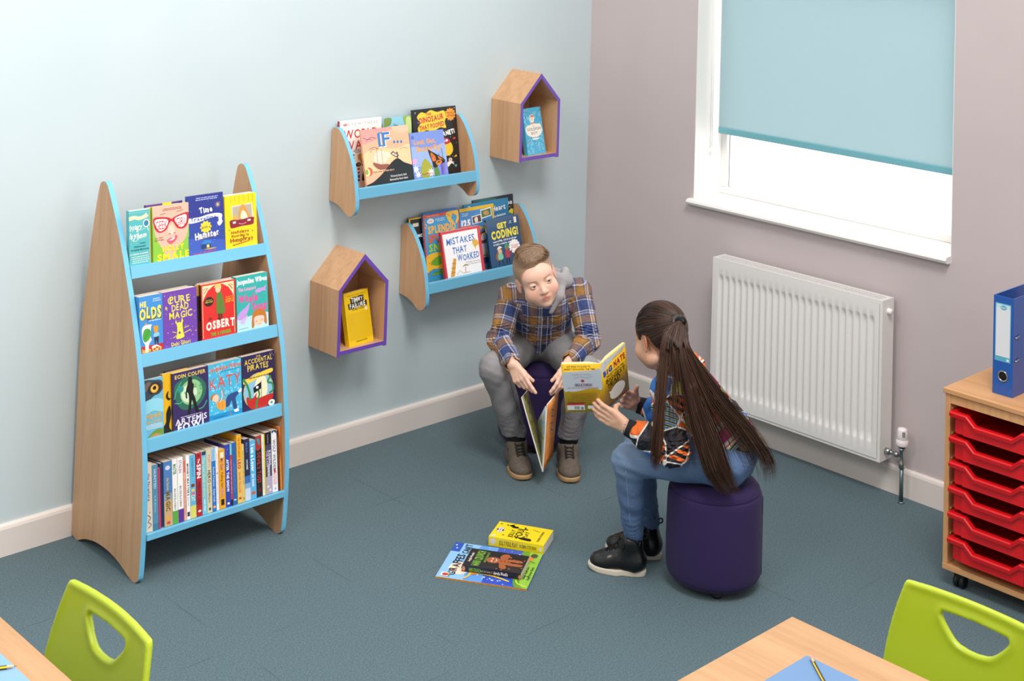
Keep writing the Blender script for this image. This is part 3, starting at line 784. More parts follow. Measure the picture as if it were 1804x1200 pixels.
# ---- second shelf
shelf_book(ROW2, -2.514, 'sky blue paperback with chunky yellow lettering on the second shelf', .085, .199, .03, '#3f8fd6', [
    T_('HE', .16, .86, .28, .09, '#f2e06a', bold=.06, jit=.5), T_('Documents:', .75, .93, .3, .022), T_('David Roberts', .75, .895, .34, .022),
    T_('OLDS', .49, .69, .94, .19, '#5b4a1c', bold=.08, jit=.5), T_('OLDS', .47, .70, .94, .19, '#f2e06a', bold=.05, jit=.5), T_('to the Rescue', .66, .56, .5, .03),
    ('r', '#c62a24', 0, 0, 1, .13), ('c', '#f1f0ee', [(.12, .47), (.5, .49), (.48, .44), (.46, .28), (.5, .22), (.38, .15), (.36, .03), (.22, .03), (.22, .15), (.12, .25)]), ('c', '#4aa23a', [(.12, .3), (.2, .42), (.4, .42), (.48, .34), (.4, .24), (.2, .2)]), ('l', '#2c7a24', .02, [(.18, .26), (.42, .4)]),
    ('r', '#e5a53a', .22, .49, .3, .53), ('c', '#d99a2b', [(.58, .42), (.6, .47), (.66, .44), (.74, .46), (.8, .42), (.78, .36), (.7, .31), (.62, .34)]), ('c', '#2b2b38', [(.62, .28), (.78, .29), (.8, .2), (.76, .1), (.7, .2), (.66, .1), (.62, .2)]), ('c', '#8fc6ee', [(.6, .32), (.8, .33), (.82, .27), (.6, .26)]), ('c', '#f4f3f1', [(.5, .1), (.7, .12), (.9, .06), (.7, .09), (.55, .06)]),
    T_('Julian Clary', .5, .055, .85, .07, '#f2e06a', jit=.3)], group=G2)
shelf_book(ROW2, -2.428, 'purple paperback with a yellow castle on the second shelf', .128, .199, .03, '#7142a8', [
    ('d', '#e6d96a', 40, 8, .011), T_('PURE', .5, .84, .6, .13, '#f0e04a', jit=.5), T_('&', .1, .72, .07, .05, '#f0e04a'), T_('DEAD', .5, .70, .5, .12, '#f0e04a', jit=.4), T_('MAGIC', .52, .56, .68, .12, '#f0e04a', jit=.5), ('l', '#f0e04a', .025, [(.28, .9), (.16, .86), (.2, .78), (.3, .8)], 1),
    ('c', '#f0e04a', [(.38, .14), (.6, .15), (.58, .24), (.56, .38), (.58, .46), (.52, .42), (.46, .43), (.4, .42), (.36, .45), (.4, .36), (.4, .25)]), ('p', '#f0e04a', [(.52, .42), (.55, .52), (.58, .42)]), ('p', '#f0e04a', [(.35, .42), (.37, .49), (.4, .42)]), ('r', '#7142a8', .44, .22, .5, .26),
    ('l', '#f0e04a', .018, [(.26, .28), (.38, .25)]), ('l', '#f0e04a', .018, [(.6, .31), (.75, .33)]), ('l', '#f0e04a', .02, [(.6, .22), (.8, .26)]), ('l', '#f0e04a', .018, [(.28, .17), (.38, .2)]),
    T_('Debi Gliori', .5, .06, .56, .07, '#f0e04a')], group=G2)
shelf_book(ROW2, -2.298, 'dark spined paperback squeezed between the purple and the red cover', .1, .201, .012, '#2a1c18', [('r', '#c98a2c', 0, .8, 1, 1)], dy=.012, group=G2, spine=[SP('DODGER', .3, .4, '#d8c08a')])
shelf_book(ROW2, -2.284, 'red paperback with a figure in a green coat on the second shelf', .134, .2, .03, '#e02c28', [
    ('l', '#f3dfae', .012, [(.04, .04), (.04, .97), (.96, .97), (.96, .04)]), ('p', '#f3dfae', [(.05, .97), (.05, .7), (.1, .78), (.2, .88), (.36, .95), (.5, .97)]), ('p', '#f3dfae', [(.95, .97), (.95, .7), (.9, .78), (.8, .88), (.64, .95), (.5, .97)]), ('l', '#c23a26', .015, [(.07, .9), (.15, .93)]), ('l', '#c23a26', .015, [(.93, .9), (.85, .93)]), ('l', '#c23a26', .02, [(.08, .83), (.13, .88), (.2, .93)]), ('l', '#c23a26', .02, [(.92, .83), (.87, .88), (.8, .93)]),
    ('e', '#2b211f', .22, .68, .14, .085), T_('The Case of', .22, .71, .18, .02, '#e5b93c'), T_('ONE & A HALF', .22, .675, .22, .03, '#e5b93c', bold=.05),
    ('c', '#5f7f33', [(.45, .80), (.58, .81), (.66, .6), (.68, .44), (.55, .42), (.44, .44), (.43, .6)]), ('c', '#efc9a3', [(.42, .9), (.5, .92), (.57, .89), (.55, .83), (.47, .81), (.42, .85)]), ('c', '#e8c866', [(.38, .92), (.45, .97), (.57, .95), (.58, .88), (.5, .92), (.42, .9)]), ('r', '#5a3020', .48, .34, .53, .43), ('r', '#5a3020', .55, .33, .6, .42), ('e', '#4a2418', .5, .33, .06, .013),
    T_('FROM THE', .82, .70, .22, .022, '#f0b62c'), T_('AUTHOR OF', .82, .66, .24, .03, '#f0b62c', bold=.04), T_('NUMBER ONE', .82, .62, .24, .03, '#f0b62c', bold=.04), ('l', '#39353c', .02, [(.2, .34), (.24, .4), (.26, .34), (.3, .38)]),
    T_('OSBERT', .54, .235, .84, .14, '#fbeedd', bold=.05, arc=.12), T_('THE AVENGER', .54, .085, .6, .06, '#93a63a', bold=.06), ], dy=-.002, group=G2, spinecol='#2c1512', spine=[SP('OSBERT', .75, .3, '#e02c28')])
shelf_book(ROW2, -2.1445, 'turquoise paperback with lilac whales at the right end of the second shelf', .128, .203, .03, '#35b0aa', [
    ('p', '#bfe3ee', [(0, 0), (1, 0), (1, .26), (.8, .3), (.55, .27), (.2, .24), (0, .26)]), ('d', '#7fd0cc', 40, 2, .01, .3, .4, 1, .85),
    T_('Jacqueline Wilson', .5, .90, .96, .085, '#ffffff', bold=.06), T_('The Longest', .34, .76, .56, .06, '#f3a3cf', bold=.06), T_('Whale', .36, .585, .62, .13, '#f04fa0', bold=.05, jit=.4), T_('Song', .72, .42, .46, .13, '#f04fa0', bold=.05, jit=.4),
    ('c', '#c59be0', [(.58, .68), (.7, .73), (.85, .73), (.96, .76), (.92, .7), (.96, .66), (.85, .67), (.7, .65)]), ('c', '#c59be0', [(0, .25), (.1, .36), (.3, .44), (.4, .5), (.38, .4), (.3, .3), (.15, .22)]), ('c', '#d6b6ea', [(.1, .18), (.22, .24), (.34, .29), (.28, .2), (.2, .14)]),
    ('c', '#c9752c', [(.48, .24), (.54, .32), (.7, .36), (.86, .32), (.92, .24), (.94, .06), (.86, .1), (.84, .22), (.55, .22), (.54, .06), (.46, .04)]), ('c', '#f7cdb2', [(.55, .2), (.7, .23), (.84, .2), (.83, .1), (.7, .05), (.57, .1)]), ('e', '#ef9f8e', .61, .14, .03, .018), ('e', '#ef9f8e', .78, .15, .03, .018), ('l', '#a85a3c', .01, [(.66, .09), (.7, .08), (.74, .095)]), T_('Cover illustration by Nick Sharratt', .2, .06, .3, .015, '#39585e')], group=G2)
# ---- third shelf
shelf_book(ROW3, -2.514, 'blue paperback with a staring orange bird eye on the third shelf', .073, .2, .012, '#68b3cf', [
    ('c', '#35404a', [(0, .98), (.6, .97), (.95, .93), (1, .8), (.8, .72), (.55, .7), (.2, .62), (0, .7)]), ('c', '#6f5e52', [(.1, .93), (.4, .95), (.3, .85), (.1, .8)]), ('c', '#1f2328', [(.25, .84), (.5, .93), (.85, .9), (.9, .8), (.6, .74), (.35, .74)]), ('e', '#e39a1d', .58, .825, .2, .075), ('e', '#f1c04d', .56, .825, .15, .055), ('e', '#141312', .58, .835, .09, .035),
    ('c', '#8dd0e4', [(0, .6), (.5, .66), (1, .6), (1, .4), (.5, .45), (0, .4)]), T_('Hawk', .52, .375, .8, .11, '#e0a531', jit=.3), T_('GILL LEWIS', .5, .265, .8, .045, '#d9b24d', bold=.03), ('x', '#e2f2f6', .05, .14, .95, .23, 4), ('c', '#6d8f3c', [(.2, .02), (.6, .12), (1, .1), (1, 0), (.2, 0)]), ('c', '#b8862f', [(.3, 0), (.6, .06), (.9, 0)])], group=G3)
shelf_book(ROW3, -2.438, 'yellow paperback with black figures mostly hidden behind the green moon cover', .1, .203, .016, '#eab308', [
    ('c', '#141210', [(.14, .66), (.22, .7), (.2, .6), (.3, .56), (.2, .54), (.12, .6)]), ('c', '#141210', [(.0, .1), (.1, .18), (.12, .34), (.25, .45), (.3, .3), (.22, .1), (.3, 0), (0, 0)])], dy=.008, group=G3)
shelf_book(ROW3, -2.407, 'indigo paperback with a dark figure before a green moon on the third shelf', .135, .2, .034, '#35245c', [
    ('c', '#2a6a55', [(.05, .75), (.2, .85), (.45, .9), (.7, .86), (.92, .7), (.9, .5), (.7, .35), (.3, .33), (.1, .5)]), ('l', '#3aa37a', .03, [(.05, .55), (.12, .7), (.25, .82)], 1), ('l', '#4fb98d', .02, [(.06, .48), (.2, .46), (.3, .5)], 1), ('l', '#3aa37a', .03, [(.95, .4), (.85, .3), (.7, .28)], 1),
    ('e', '#8fc28b', .52, .61, .31, .22), ('e', '#cfe3c0', .46, .6, .22, .16), ('d', '#5fa86d', 16, 5, .03, .35, .5, .8, .75), ('e', '#2f8f86', .22, .7, .09, .06),
    ('c', '#12110f', [(.44, .86), (.5, .88), (.55, .85), (.55, .78), (.6, .72), (.57, .6), (.62, .5), (.68, .33), (.73, .25), (.64, .24), (.55, .44), (.52, .44), (.48, .25), (.42, .24), (.45, .45), (.44, .58), (.4, .62), (.4, .52), (.36, .54), (.38, .68), (.42, .76)]),
    T_('EOIN COLFER', .5, .925, .86, .065, '#e3c65a', bold=.03), ('x', '#d5c9e5', .2, .2, .8, .225, 1), T_('ARTEMIS', .5, .145, .88, .1, '#e8e2f2', bold=.02), T_('FOWL', .52, .04, .8, .13, '#e8e2f2', bold=.04)], dy=-.001, group=G3, spinecol='#1f1a3d', spine=[SP('ARTEMIS FOWL', .35, .55, '#c2a13d'), ('e', '#c2a13d', .85, .5, .02, .2)])
shelf_book(ROW3, -2.27, 'light blue paperback with a swinging child on the third shelf', .129, .2, .03, '#45b5dc', [
    ('d', '#8ad4ea', 90, 4, .03), ('d', '#b8e6f2', 50, 9, .02), ('r', '#1e8cc2', 0, 0, 1, .1), ('l', '#b9743a', .018, [(.2, 1), (.4, .55), (.62, .1), (.66, 0)]),
    T_('Jacqueline Wilson', .52, .905, .96, .075, '#e2683a', bold=.04), ('x', '#2d7fa0', .35, .82, .95, .85, 1), T_('KATY', .5, .655, .94, .21, '#e64a3c', bold=.0, jit=.2),
    ('c', '#f2a23a', [(.22, .3), (.45, .33), (.5, .2), (.4, .15), (.26, .2)]), ('l', '#d9552d', .012, [(.28, .3), (.3, .2)]), ('l', '#d9552d', .012, [(.38, .31), (.4, .19)]), ('c', '#2f4b86', [(.5, .2), (.56, .38), (.88, .42), (.9, .38), (.8, .3), (.84, .14), (.74, .12), (.68, .28), (.6, .2)]), ('c', '#f4c8a8', [(.1, .4), (.16, .46), (.26, .44), (.3, .38), (.24, .32), (.14, .34)]), ('c', '#b87a3a', [(.04, .42), (.12, .47), (.26, .46), (.14, .44), (.08, .36)]), ('l', '#f4c8a8', .035, [(.34, .3), (.4, .4), (.38, .5)]), ('c', '#ffffff', [(.74, .1), (.84, .11), (.9, .07), (.78, .06)]), ('c', '#ffffff', [(.88, .42), (.98, .46), (.98, .4), (.9, .39)]), T_('Cover by Nick Sharratt', .3, .045, .4, .016, '#103f5a')], group=G3)
shelf_book(ROW3, -2.1385, 'navy paperback with a red ship in green tentacles on the third shelf', .134, .2, .03, '#2c2450', [
    T_('THE', .5, .955, .14, .03, '#e5c766'), T_('ACCIDENTAL', .5, .885, .84, .09, '#e9c94f', jit=.6), T_('PIRATES', .48, .775, .64, .1, '#e9c94f', jit=.6), ('d', '#e9c94f', 9, 3, .008, .85, .85, .98, .98),
    ('e', '#d9b24a', .48, .33, .46, .33), ('e', '#8fc2dd', .48, .33, .44, .31), ('c', '#f4e9c4', [(.35, .2), (.4, .5), (.55, .6), (.7, .55), (.75, .3), (.6, .15)]), ('c', '#f0cf4c', [(.05, .58), (.3, .6), (.6, .66), (.9, .68), (.9, .61), (.6, .585), (.3, .52), (.05, .5)]), ('x', '#8a6a1c', .2, .56, .8, .61, 1),
    ('c', '#c62b22', [(.12, .26), (.3, .22), (.42, .3), (.44, .2), (.9, .22), (.86, .1), (.7, .02), (.3, .02), (.14, .12)]), ('l', '#2f8a4a', .06, [(.02, .6), (.12, .5), (.2, .35), (.22, .2)], 1), ('l', '#2f8a4a', .05, [(.86, .55), (.76, .45), (.9, .4), (.92, .28), (.8, .24)], 1), ('l', '#2f8a4a', .05, [(.4, .02), (.42, .15), (.5, .26), (.44, .4)], 1), ('p', '#15141a', [(.32, .4), (.56, .48), (.56, .36), (.34, .3)]), ('e', '#f2efe8', .44, .395, .04, .025), ('l', '#3a2c1c', .012, [(.56, .5), (.56, .2)]), ('e', '#f2efe8', .86, .06, .1, .055), ('e', '#4aa26a', .86, .06, .035, .025)], group=G3)
for (row, gr, lst) in ((ROW2, G2, ((-2.51, .21, .032, '#c9bfb4', .031, 'pale paperback behind the sky blue and purple covers, only its top edge showing'), (-2.27, .235, .03, '#6f4a8c', .031, 'paperback standing behind the red cover, only its top edge showing'))),
                       (ROW3, G3, ((-2.40, .23, .03, '#2b2620', .036, 'dark paperback behind the indigo and light blue covers, only its top edge showing'),))):
    for x, w, t, c_, dy, lab in lst:
        shelf_book(row, x, lab, w, .198, t, c_, [], dy=dy, group=gr, s0=.005)

# ---- bottom shelf, spines out
SPN = [
 (24, .210, '#d9cbb6', 'cream paperback with blue sketches on its spine, first at the left', [SP('the Nowhere', .35, .4, '#3a4a7a'), ('l', '#3a4a7a', .012, [(.75, .2), (.8, .7), (.85, .3), (.9, .8), (.94, .3)], 1), ('e', '#3a4a7a', .72, .6, .01, .08)], .35),
 (22, .2, '#4f86a6', 'slate blue paperback with pale capitals, second from the left', [SP('HUNTED', .22, .3, '#b9d3df', h=.4), SP('N. M. Browne', .6, .25, '#9fc0cf', h=.3), ('r', '#3f7394', .9, 0, 1, 1)], .3),
 (7, .186, '#c9305e', 'thin crimson paperback near the left end', [], .3),
 (31, .199, '#4a79b2', 'thick blue paperback fading to orange at its foot', [('r', '#c8a476', .6, 0, 1, 1), ('r', '#8f9aa8', .5, 0, .6, 1), ('e', '#c9d4e8', .1, .5, .035, .3), SP('the Secret of', .38, .25, '#e3c24c', h=.3), SP('MAGIC', .62, .3, '#6f5a22', h=.5, bold=.05), ('e', '#e8a13c', .88, .45, .03, .3), ('r', '#cf3d30', .93, .3, .97, .7)], .3),
 (19, .2, '#eeebe6', 'white paperback with a bright green foot', [SP('MASTER', .16, .16, '#2e7a3c', h=.6, bold=.05), SP('MALORIE BLACKMAN', .62, .32, '#6a6a6a', h=.4), ('r', '#54a63a', .8, 0, 1, 1)], .3),
 (21, .2, '#f1eeea', 'white paperback with a purple foot', [SP('STOLEN', .14, .2, '#7a4a9c', h=.5, jit=.3), SP('MALORIE BLACKMAN', .6, .32, '#6a6a6a', h=.4), ('r', '#5a2f8f', .8, 0, 1, 1)], .3),
 (9, .187, '#e8a893', 'thin salmon paperback', [('r', '#d65a4a', .0, .2, .2, .8), ('x', '#b8695a', .3, .3, .9, .7, 1)], .3),
 (14, .2, '#f0eeec', 'white paperback with black spaced capitals', [SP('MONEY MATTERS', .38, .5, '#26262a', h=.5, bold=.04), SP('Jean Ure', .72, .14, '#8a8a8a', h=.4), ('r', '#3c3c44', .88, .15, .95, .85)], .3),
 (23, .197, '#63b1d6', 'light blue paperback with an orange and yellow foot', [SP('SCREEN PLAY', .2, .3, '#2d6fa5', h=.35), ('r', '#7a3a2a', .46, .2, .51, .8), ('e', '#f2c53a', .56, .5, .022, .3), ('e', '#e8577a', .62, .5, .022, .3), SP('CAT', .68, .1, '#fff3c2', h=.6), ('r', '#d9d26a', .8, 0, 1, 1)], .3),
 (21, .198, '#b71c2c', 'red paperback with large white capitals', [('s', '#5f0f18', .05, .5, .03, .012, 5), SP('The', .13, .07, '#ffffff', h=.4), SP('SPIN', .29, .22, '#ffffff', h=.75, bold=.03), SP('REBECCA LISLE', .64, .36, '#3c0a12', h=.5), ('e', '#f3dcd8', .92, .5, .018, .3)], .3),
 (19, .198, '#74c1d6', 'pale turquoise paperback with faint yellow letters', [('r', '#2c3c4a', .0, .1, .06, .9), SP('The Lost Book', .3, .4, '#d8dc8e', h=.5), SP('of the Sea', .62, .2, '#d8dc8e', h=.4), ('x', '#e2f2f4', .75, .3, .95, .7, 1)], .3),
 (20, .2, '#d6c8a4', 'beige paperback with pink and dark words', [SP("POPPY'S", .19, .2, '#c9808c', h=.5), SP('HERO', .43, .2, '#2f3a2c', h=.6), SP('Rachel Billington', .7, .28, '#5a5a48', h=.4), ('r', '#4a4a3c', .92, .3, .96, .7)], .3),
 (16, .199, '#2a72bf', 'blue paperback with a pale band at its head', [('r', '#9cc6e4', .0, 0, .2, 1), SP('The Story', .1, .16, '#2a72bf', h=.4), SP('Rachel Trenton', .45, .3, '#cfe3f3', h=.4), SP('Robyn York', .75, .2, '#e8f2fa', h=.4), ('e', '#f2b24c', .93, .5, .02, .35)], .3),
 (11, .2, '#f1ece8', 'thin white paperback with an orange line', [('e', '#3c7fc0', .42, .5, .012, .3), ('x', '#e29a7a', .1, .3, .9, .7, 1)], .3),
 (25, .188, '#eba21c', 'orange paperback with purple hand lettering', [('r', '#f3e9d4', .05, .25, .14, .8), SP('My Gum', .25, .2, '#5a2f8f', h=.4, jit=.3), SP('Falling Girl', .52, .26, '#7a4410', h=.35), SP('A.J.Dunn', .72, .16, '#b07fc8', h=.35), ('r', '#1f1a18', .84, .25, .94, .75)], .3),
 (20, .199, '#2c45a8', 'royal blue paperback with white capitals', [('s', '#8a6ad0', .08, .5, .02, .008, 6), ('s', '#8a6ad0', .14, .3, .015, .006, 6), SP('AFTER THE SNOW', .5, .52, '#ffffff', h=.5, bold=.03), ('r', '#ffffff', .93, .3, .96, .7)], .3),
 (8, .198, '#c23c3c', 'thin red paperback with a teal head', [('r', '#7cc8c4', 0, 0, .18, 1), ('x', '#f0c8c0', .25, .3, .8, .7, 1), ('r', '#17171c', .9, 0, 1, 1)], .3),
 (18, .199, '#2b62ab', 'blue paperback with faint marks', [('x', '#4a83c8', .3, .2, .8, .8, 2), ('e', '#cfe0f2', .92, .5, .012, .3)], .3),
 (20, .219, '#f0b31e', 'tallest golden paperback with red lettering', [('r', '#e8bd62', .36, 0, 1, 1), SP('THE TRUTH ABOUT', .19, .3, '#c6382c', h=.4, bold=.03), SP('LEO', .43, .14, '#c6382c', h=.6, bold=.05), SP('DAVID YELLAND', .7, .3, '#d4503c', h=.4), ('e', '#c6382c', .93, .5, .016, .3)], .3),
 (10, .185, '#e2c46a', 'thin straw coloured paperback', [('x', '#8a7030', .1, .3, .7, .7, 1), ('r', '#6b8a3c', .92, .3, .97, .7)], .3),
 (23, .199, '#27284c', 'midnight blue paperback paling to white at its foot', [SP('MALALA', .14, .16, '#6a7ac8', h=.35), SP('HOME', .42, .16, '#d6dcf0', h=.3), ('r', '#3c6fb4', .6, 0, .72, 1), ('r', '#86add6', .72, 0, .8, 1), ('r', '#c9d6e6', .8, 0, 1, 1)], .3),
 (24, .189, '#57b1e4', 'sky blue paperback with white rounded letters', [SP("I am a Loser", .3, .46, '#ffffff', h=.55, bold=.04, jit=.2), SP('Jim Smith', .68, .22, '#ffffff', h=.4), ('e', '#d8572c', .9, .5, .028, .35)], .3),
 (25, .198, '#1d1a1c', 'black paperback with red jagged letters and a red head', [('c', '#a8342c', [(0, 0), (.2, 0), (.24, .5), (.18, 1), (0, 1)]), ('c', '#3c8a9a', [(.04, .2), (.12, .4), (.16, .7), (.06, .7)]), SP("DEVIL'S TOSS", .52, .5, '#b8382c', h=.6, jit=.6), ('x', '#7a2420', .8, .2, .92, .8, 2)], .3),
 (9, .198, '#efe9e2', 'thin ivory paperback', [('x', '#b9a89a', .1, .3, .9, .7, 1)], .3),
 (5, .198, '#e8cf2c', 'very thin yellow paperback', [], .3),
 (27, .201, '#4c4462', 'wide grey-violet paperback with a black head', [('r', '#17161c', 0, 0, .2, 1), SP('Kevin Brooks', .11, .14, '#9a98a8', h=.25), SP('KISSING', .42, .24, '#e2dced', h=.35, y=.7, bold=.04), SP('THE RAIN', .42, .26, '#b9aed0', h=.3, y=.3, bold=.04), SP('KEVIN BROOKS', .63, .18, '#f4f1fa', h=.35, bold=.05), ('r', '#b3a8c2', .72, 0, 1, 1), ('e', '#e8dcc8', .88, .35, .02, .18), ('e', '#e8dcc8', .94, .65, .02, .18)], .3),
 (23, .202, '#efedf0', 'white paperback with thin grey capitals and pink words', [('c', '#3c4468', [(0, .1), (.05, .2), (.02, .5), (.06, .9), (0, .9)]), SP('WOLF WILDER', .4, .5, '#5a5a6a', h=.5), ('c', '#b8303a', [(.62, .3), (.66, .7), (.7, .4)]), SP('Katherine', .78, .2, '#e08a94', h=.3, y=.7), SP('Rundell', .78, .18, '#e08a94', h=.3, y=.35), ('r', '#8a8a94', .93, .4, .96, .6)], .3),
 (10, .198, '#46231a', 'dark brown paperback', [('x', '#a8683c', .1, .3, .6, .7, 1)], .3),
 (10, .207, '#d97a1c', 'orange and gold paperback at the right end', [('c', '#7a3a14', [(.1, .3), (.3, .7), (.5, .3), (.4, .1)]), ('x', '#f2c24c', .5, .3, .95, .7, 2)], .3)]
SX = [(-2.515, -2.491), (-2.491, -2.469), (-2.468, -2.461), (-2.448, -2.417), (-2.416, -2.397), (-2.396, -2.375), (-2.374, -2.365), (-2.364, -2.35), (-2.35, -2.327), (-2.325, -2.304), (-2.304, -2.285), (-2.285, -2.265), (-2.265, -2.249), (-2.249, -2.238), (-2.237, -2.212), (-2.212, -2.192), (-2.192, -2.184), (-2.184, -2.166), (-2.165, -2.145), (-2.145, -2.135), (-2.135, -2.112), (-2.112, -2.088), (-2.088, -2.063), (-2.063, -2.054), (-2.054, -2.049), (-2.049, -2.022), (-2.022, -1.999), (-1.999, -1.99), (-1.99, -1.981)]
for (sp, (xa, xb)) in zip(SPN, SX):
    xa, xb = [-2.5135 + (q + 2.515) * (.5215 / .534) for q in (xa, xb)]
    tmm, H_, col_, lab, ops, _ = sp
    T = xb - xa - .0006
    # leaning back slightly on the shelf
    M4 = Matrix.Translation((xb - .0003, -.468, .1575)) @ Matrix.Rotation(R(-7), 4, 'X') @ Matrix.Rotation(R(90), 4, 'Z')
    paperback(lab + ', on the bottom shelf', .128, H_, T, col_, [], ops, None, M4.to_3x3(), M4.translation, G4)
M4 = Matrix.Translation((-2.4490, -.462, .1575)) @ Matrix.Rotation(R(-7), 4, 'X') @ Matrix.Rotation(R(90), 4, 'Z')
paperback('dark navy paperback set back beside the thick blue one, on the bottom shelf', .128, .196, .010, '#27315c', [], [], None, M4.to_3x3(), M4.translation, G4)

# ---- picture books on the wall shelves
GA, GB = 'picture books on the upper wall shelf', 'picture books on the lower wall shelf'
WA = (-.14, 1.03, 12); WB = (-.14, .61, 12)
shelf_book((-.05, 1.0422, 6), -1.4665, 'white hardback with red block capitals at the left of the upper wall shelf', .212, .266, .011, '#f5f2ef', [
    ('r', '#b5262e', 0, 0, .012, 1), ('e', '#e7a9a9', .14, .93, .06, .022), T_('DK', .14, .93, .07, .025, '#c62f33'), T_('EYEWITNESS', .56, .93, .7, .04, '#b9b4b2', gap=.35),
    T_('WORLD', .5, .775, .8, .145, '#c9242c', bold=.01), T_('WAR I', .44, .595, .68, .145, '#c9242c', bold=.01), ('x', '#6e6a68', .3, .46, .7, .52, 3),
    ('c', '#c99a3c', [(.42, .43), (.5, .44), (.5, .36), (.6, .35), (.6, .28), (.5, .28), (.46, .34), (.42, .36)]), ('e', '#3c3028', .42, .27, .06, .035), ('e', '#a6762c', .43, .27, .03, .02), ('e', '#5a4a2c', .53, .26, .035, .02), ('c', '#22221f', [(.62, .3), (.68, .26), (.72, .0), (.5, 0), (.55, .2)]), ('e', '#a83a3a', .42, .2, .03, .018), ('e', '#6a6a7a', .42, .14, .025, .018), ('e', '#2c4a8a', .42, .08, .025, .03), ('r', '#7a4a2c', .38, .0, .44, .04), ('e', '#3a4440', .3, .43, .03, .02), ('e', '#44504a', .3, .38, .03, .02)], group=GA, s0=0, spinecol='#b5262e', hard=True, pages=M_PAGEW)
shelf_book((-.062, 1.0422, 6), -1.252, 'thin pale blue picture book with trees behind the peach mountain cover', .144, .261, .006, '#8fcbe2', [
    ('c', '#6f9a4a', [(0, .97), (.12, 1), (.28, .98), (.24, .88), (.1, .85), (0, .8)]), ('d', '#a8793c', 14, 3, .02, 0, .82, .24, .98), ('c', '#8db34a', [(.7, 1), (1, 1), (1, .6), (.88, .62), (.78, .8)]), ('c', '#c9d98a', [(.8, .95), (.98, .95), (.98, .6), (.85, .65)]), T_('The', .42, .86, .16, .045, '#2a3c5a')], group=GA, s0=0)
shelf_book((-.14, 1.0422, 14), -1.406, 'peach picture book with a black mountain and a ship on the upper wall shelf', .240, .240, .010, '#f0b795', [
    ('c', '#f7cf9f', [(0, .55), (.3, .65), (.7, .6), (1, .65), (1, .3), (.5, .2), (0, .25)]), ('c', '#e4a199', [(0, .75), (.3, .8), (.6, .95), (1, .97), (1, 1), (0, 1)]), ('c', '#f2c3a6', [(.66, 1), (.72, .9), (.85, .87), (1, .9), (1, 1)]), ('c', '#fae0bd', [(.2, .5), (.4, .58), (.6, .5), (.4, .42)]),
    ('l', '#6a5570', .01, [(.03, .86), (.12, .82), (.2, .85), (.3, .82)], 1), ('l', '#6a5570', .008, [(.08, .78), (.14, .82), (.22, .8)], 1), ('l', '#6a5570', .008, [(.12, .62), (.2, .67), (.3, .65)], 1), ('l', '#6a5570', .008, [(.15, .58), (.2, .64), (.26, .62)], 1), ('l', '#b08a86', .008, [(.76, .58), (.86, .6), (.95, .57)], 1),
    T_('IF', .47, .79, .26, .26, '#f7efe6', bold=.03), T_('IF', .46, .795, .25, .25, '#2f7ec4', bold=.015), ('l', '#2f7ec4', .02, [(.355, .91), (.44, .91)]), ('l', '#2f7ec4', .02, [(.355, .68), (.44, .68)]), ('e', '#2f7ec4', .67, .72, .022, .026), ('e', '#2f7ec4', .745, .715, .022, .026), ('e', '#2f7ec4', .82, .71, .022, .026),
    ('c', '#f4dcc6', [(.2, .42), (.24, .56), (.34, .6), (.46, .55), (.5, .42), (.36, .36)]), ('l', '#b58a7a', .008, [(.28, .36), (.28, .62)]), ('l', '#b58a7a', .008, [(.38, .34), (.38, .64)]), ('c', '#9a5a4c', [(.18, .4), (.34, .35), (.5, .34), (.48, .27), (.32, .26), (.22, .32)]), ('p', '#c96a5a', [(.28, .62), (.34, .64), (.28, .66)]),
    ('p', '#5a4648', [(.56, .52), (.68, .44), (.74, .47), (.62, .56)]), ('p', '#e8d9ea', [(.585, .515), (.675, .46), (.715, .475), (.625, .535)]), ('e', '#f2b23a', .65, .5, .02, .018), ('e', '#e05a4a', .08, .25, .07, .075), ('e', '#f2dca0', .04, .24, .06, .075), ('e', '#8fb04a', .03, .25, .03, .05),
    ('c', '#1c2226', [(0, 0), (.14, .06), (.34, .18), (.56, .36), (.7, .42), (.82, .34), (.96, .28), (1, .24), (1, 0)]), ('p', '#1c2226', [(.695, .42), (.7, .5), (.685, .52), (.7, .545), (.715, .52), (.71, .42)]), ('x', '#c09078', .15, .2, .6, .26, 1),
    T_('Written by David J. Smith', .68, .12, .34, .035, '#f2efe9', bold=.02), T_('Illustrated by Steve Adams', .68, .06, .38, .035, '#f2efe9', bold=.02)], group=GA, s0=0, dy=-.0005, hard=True, pages=M_PAGEW)
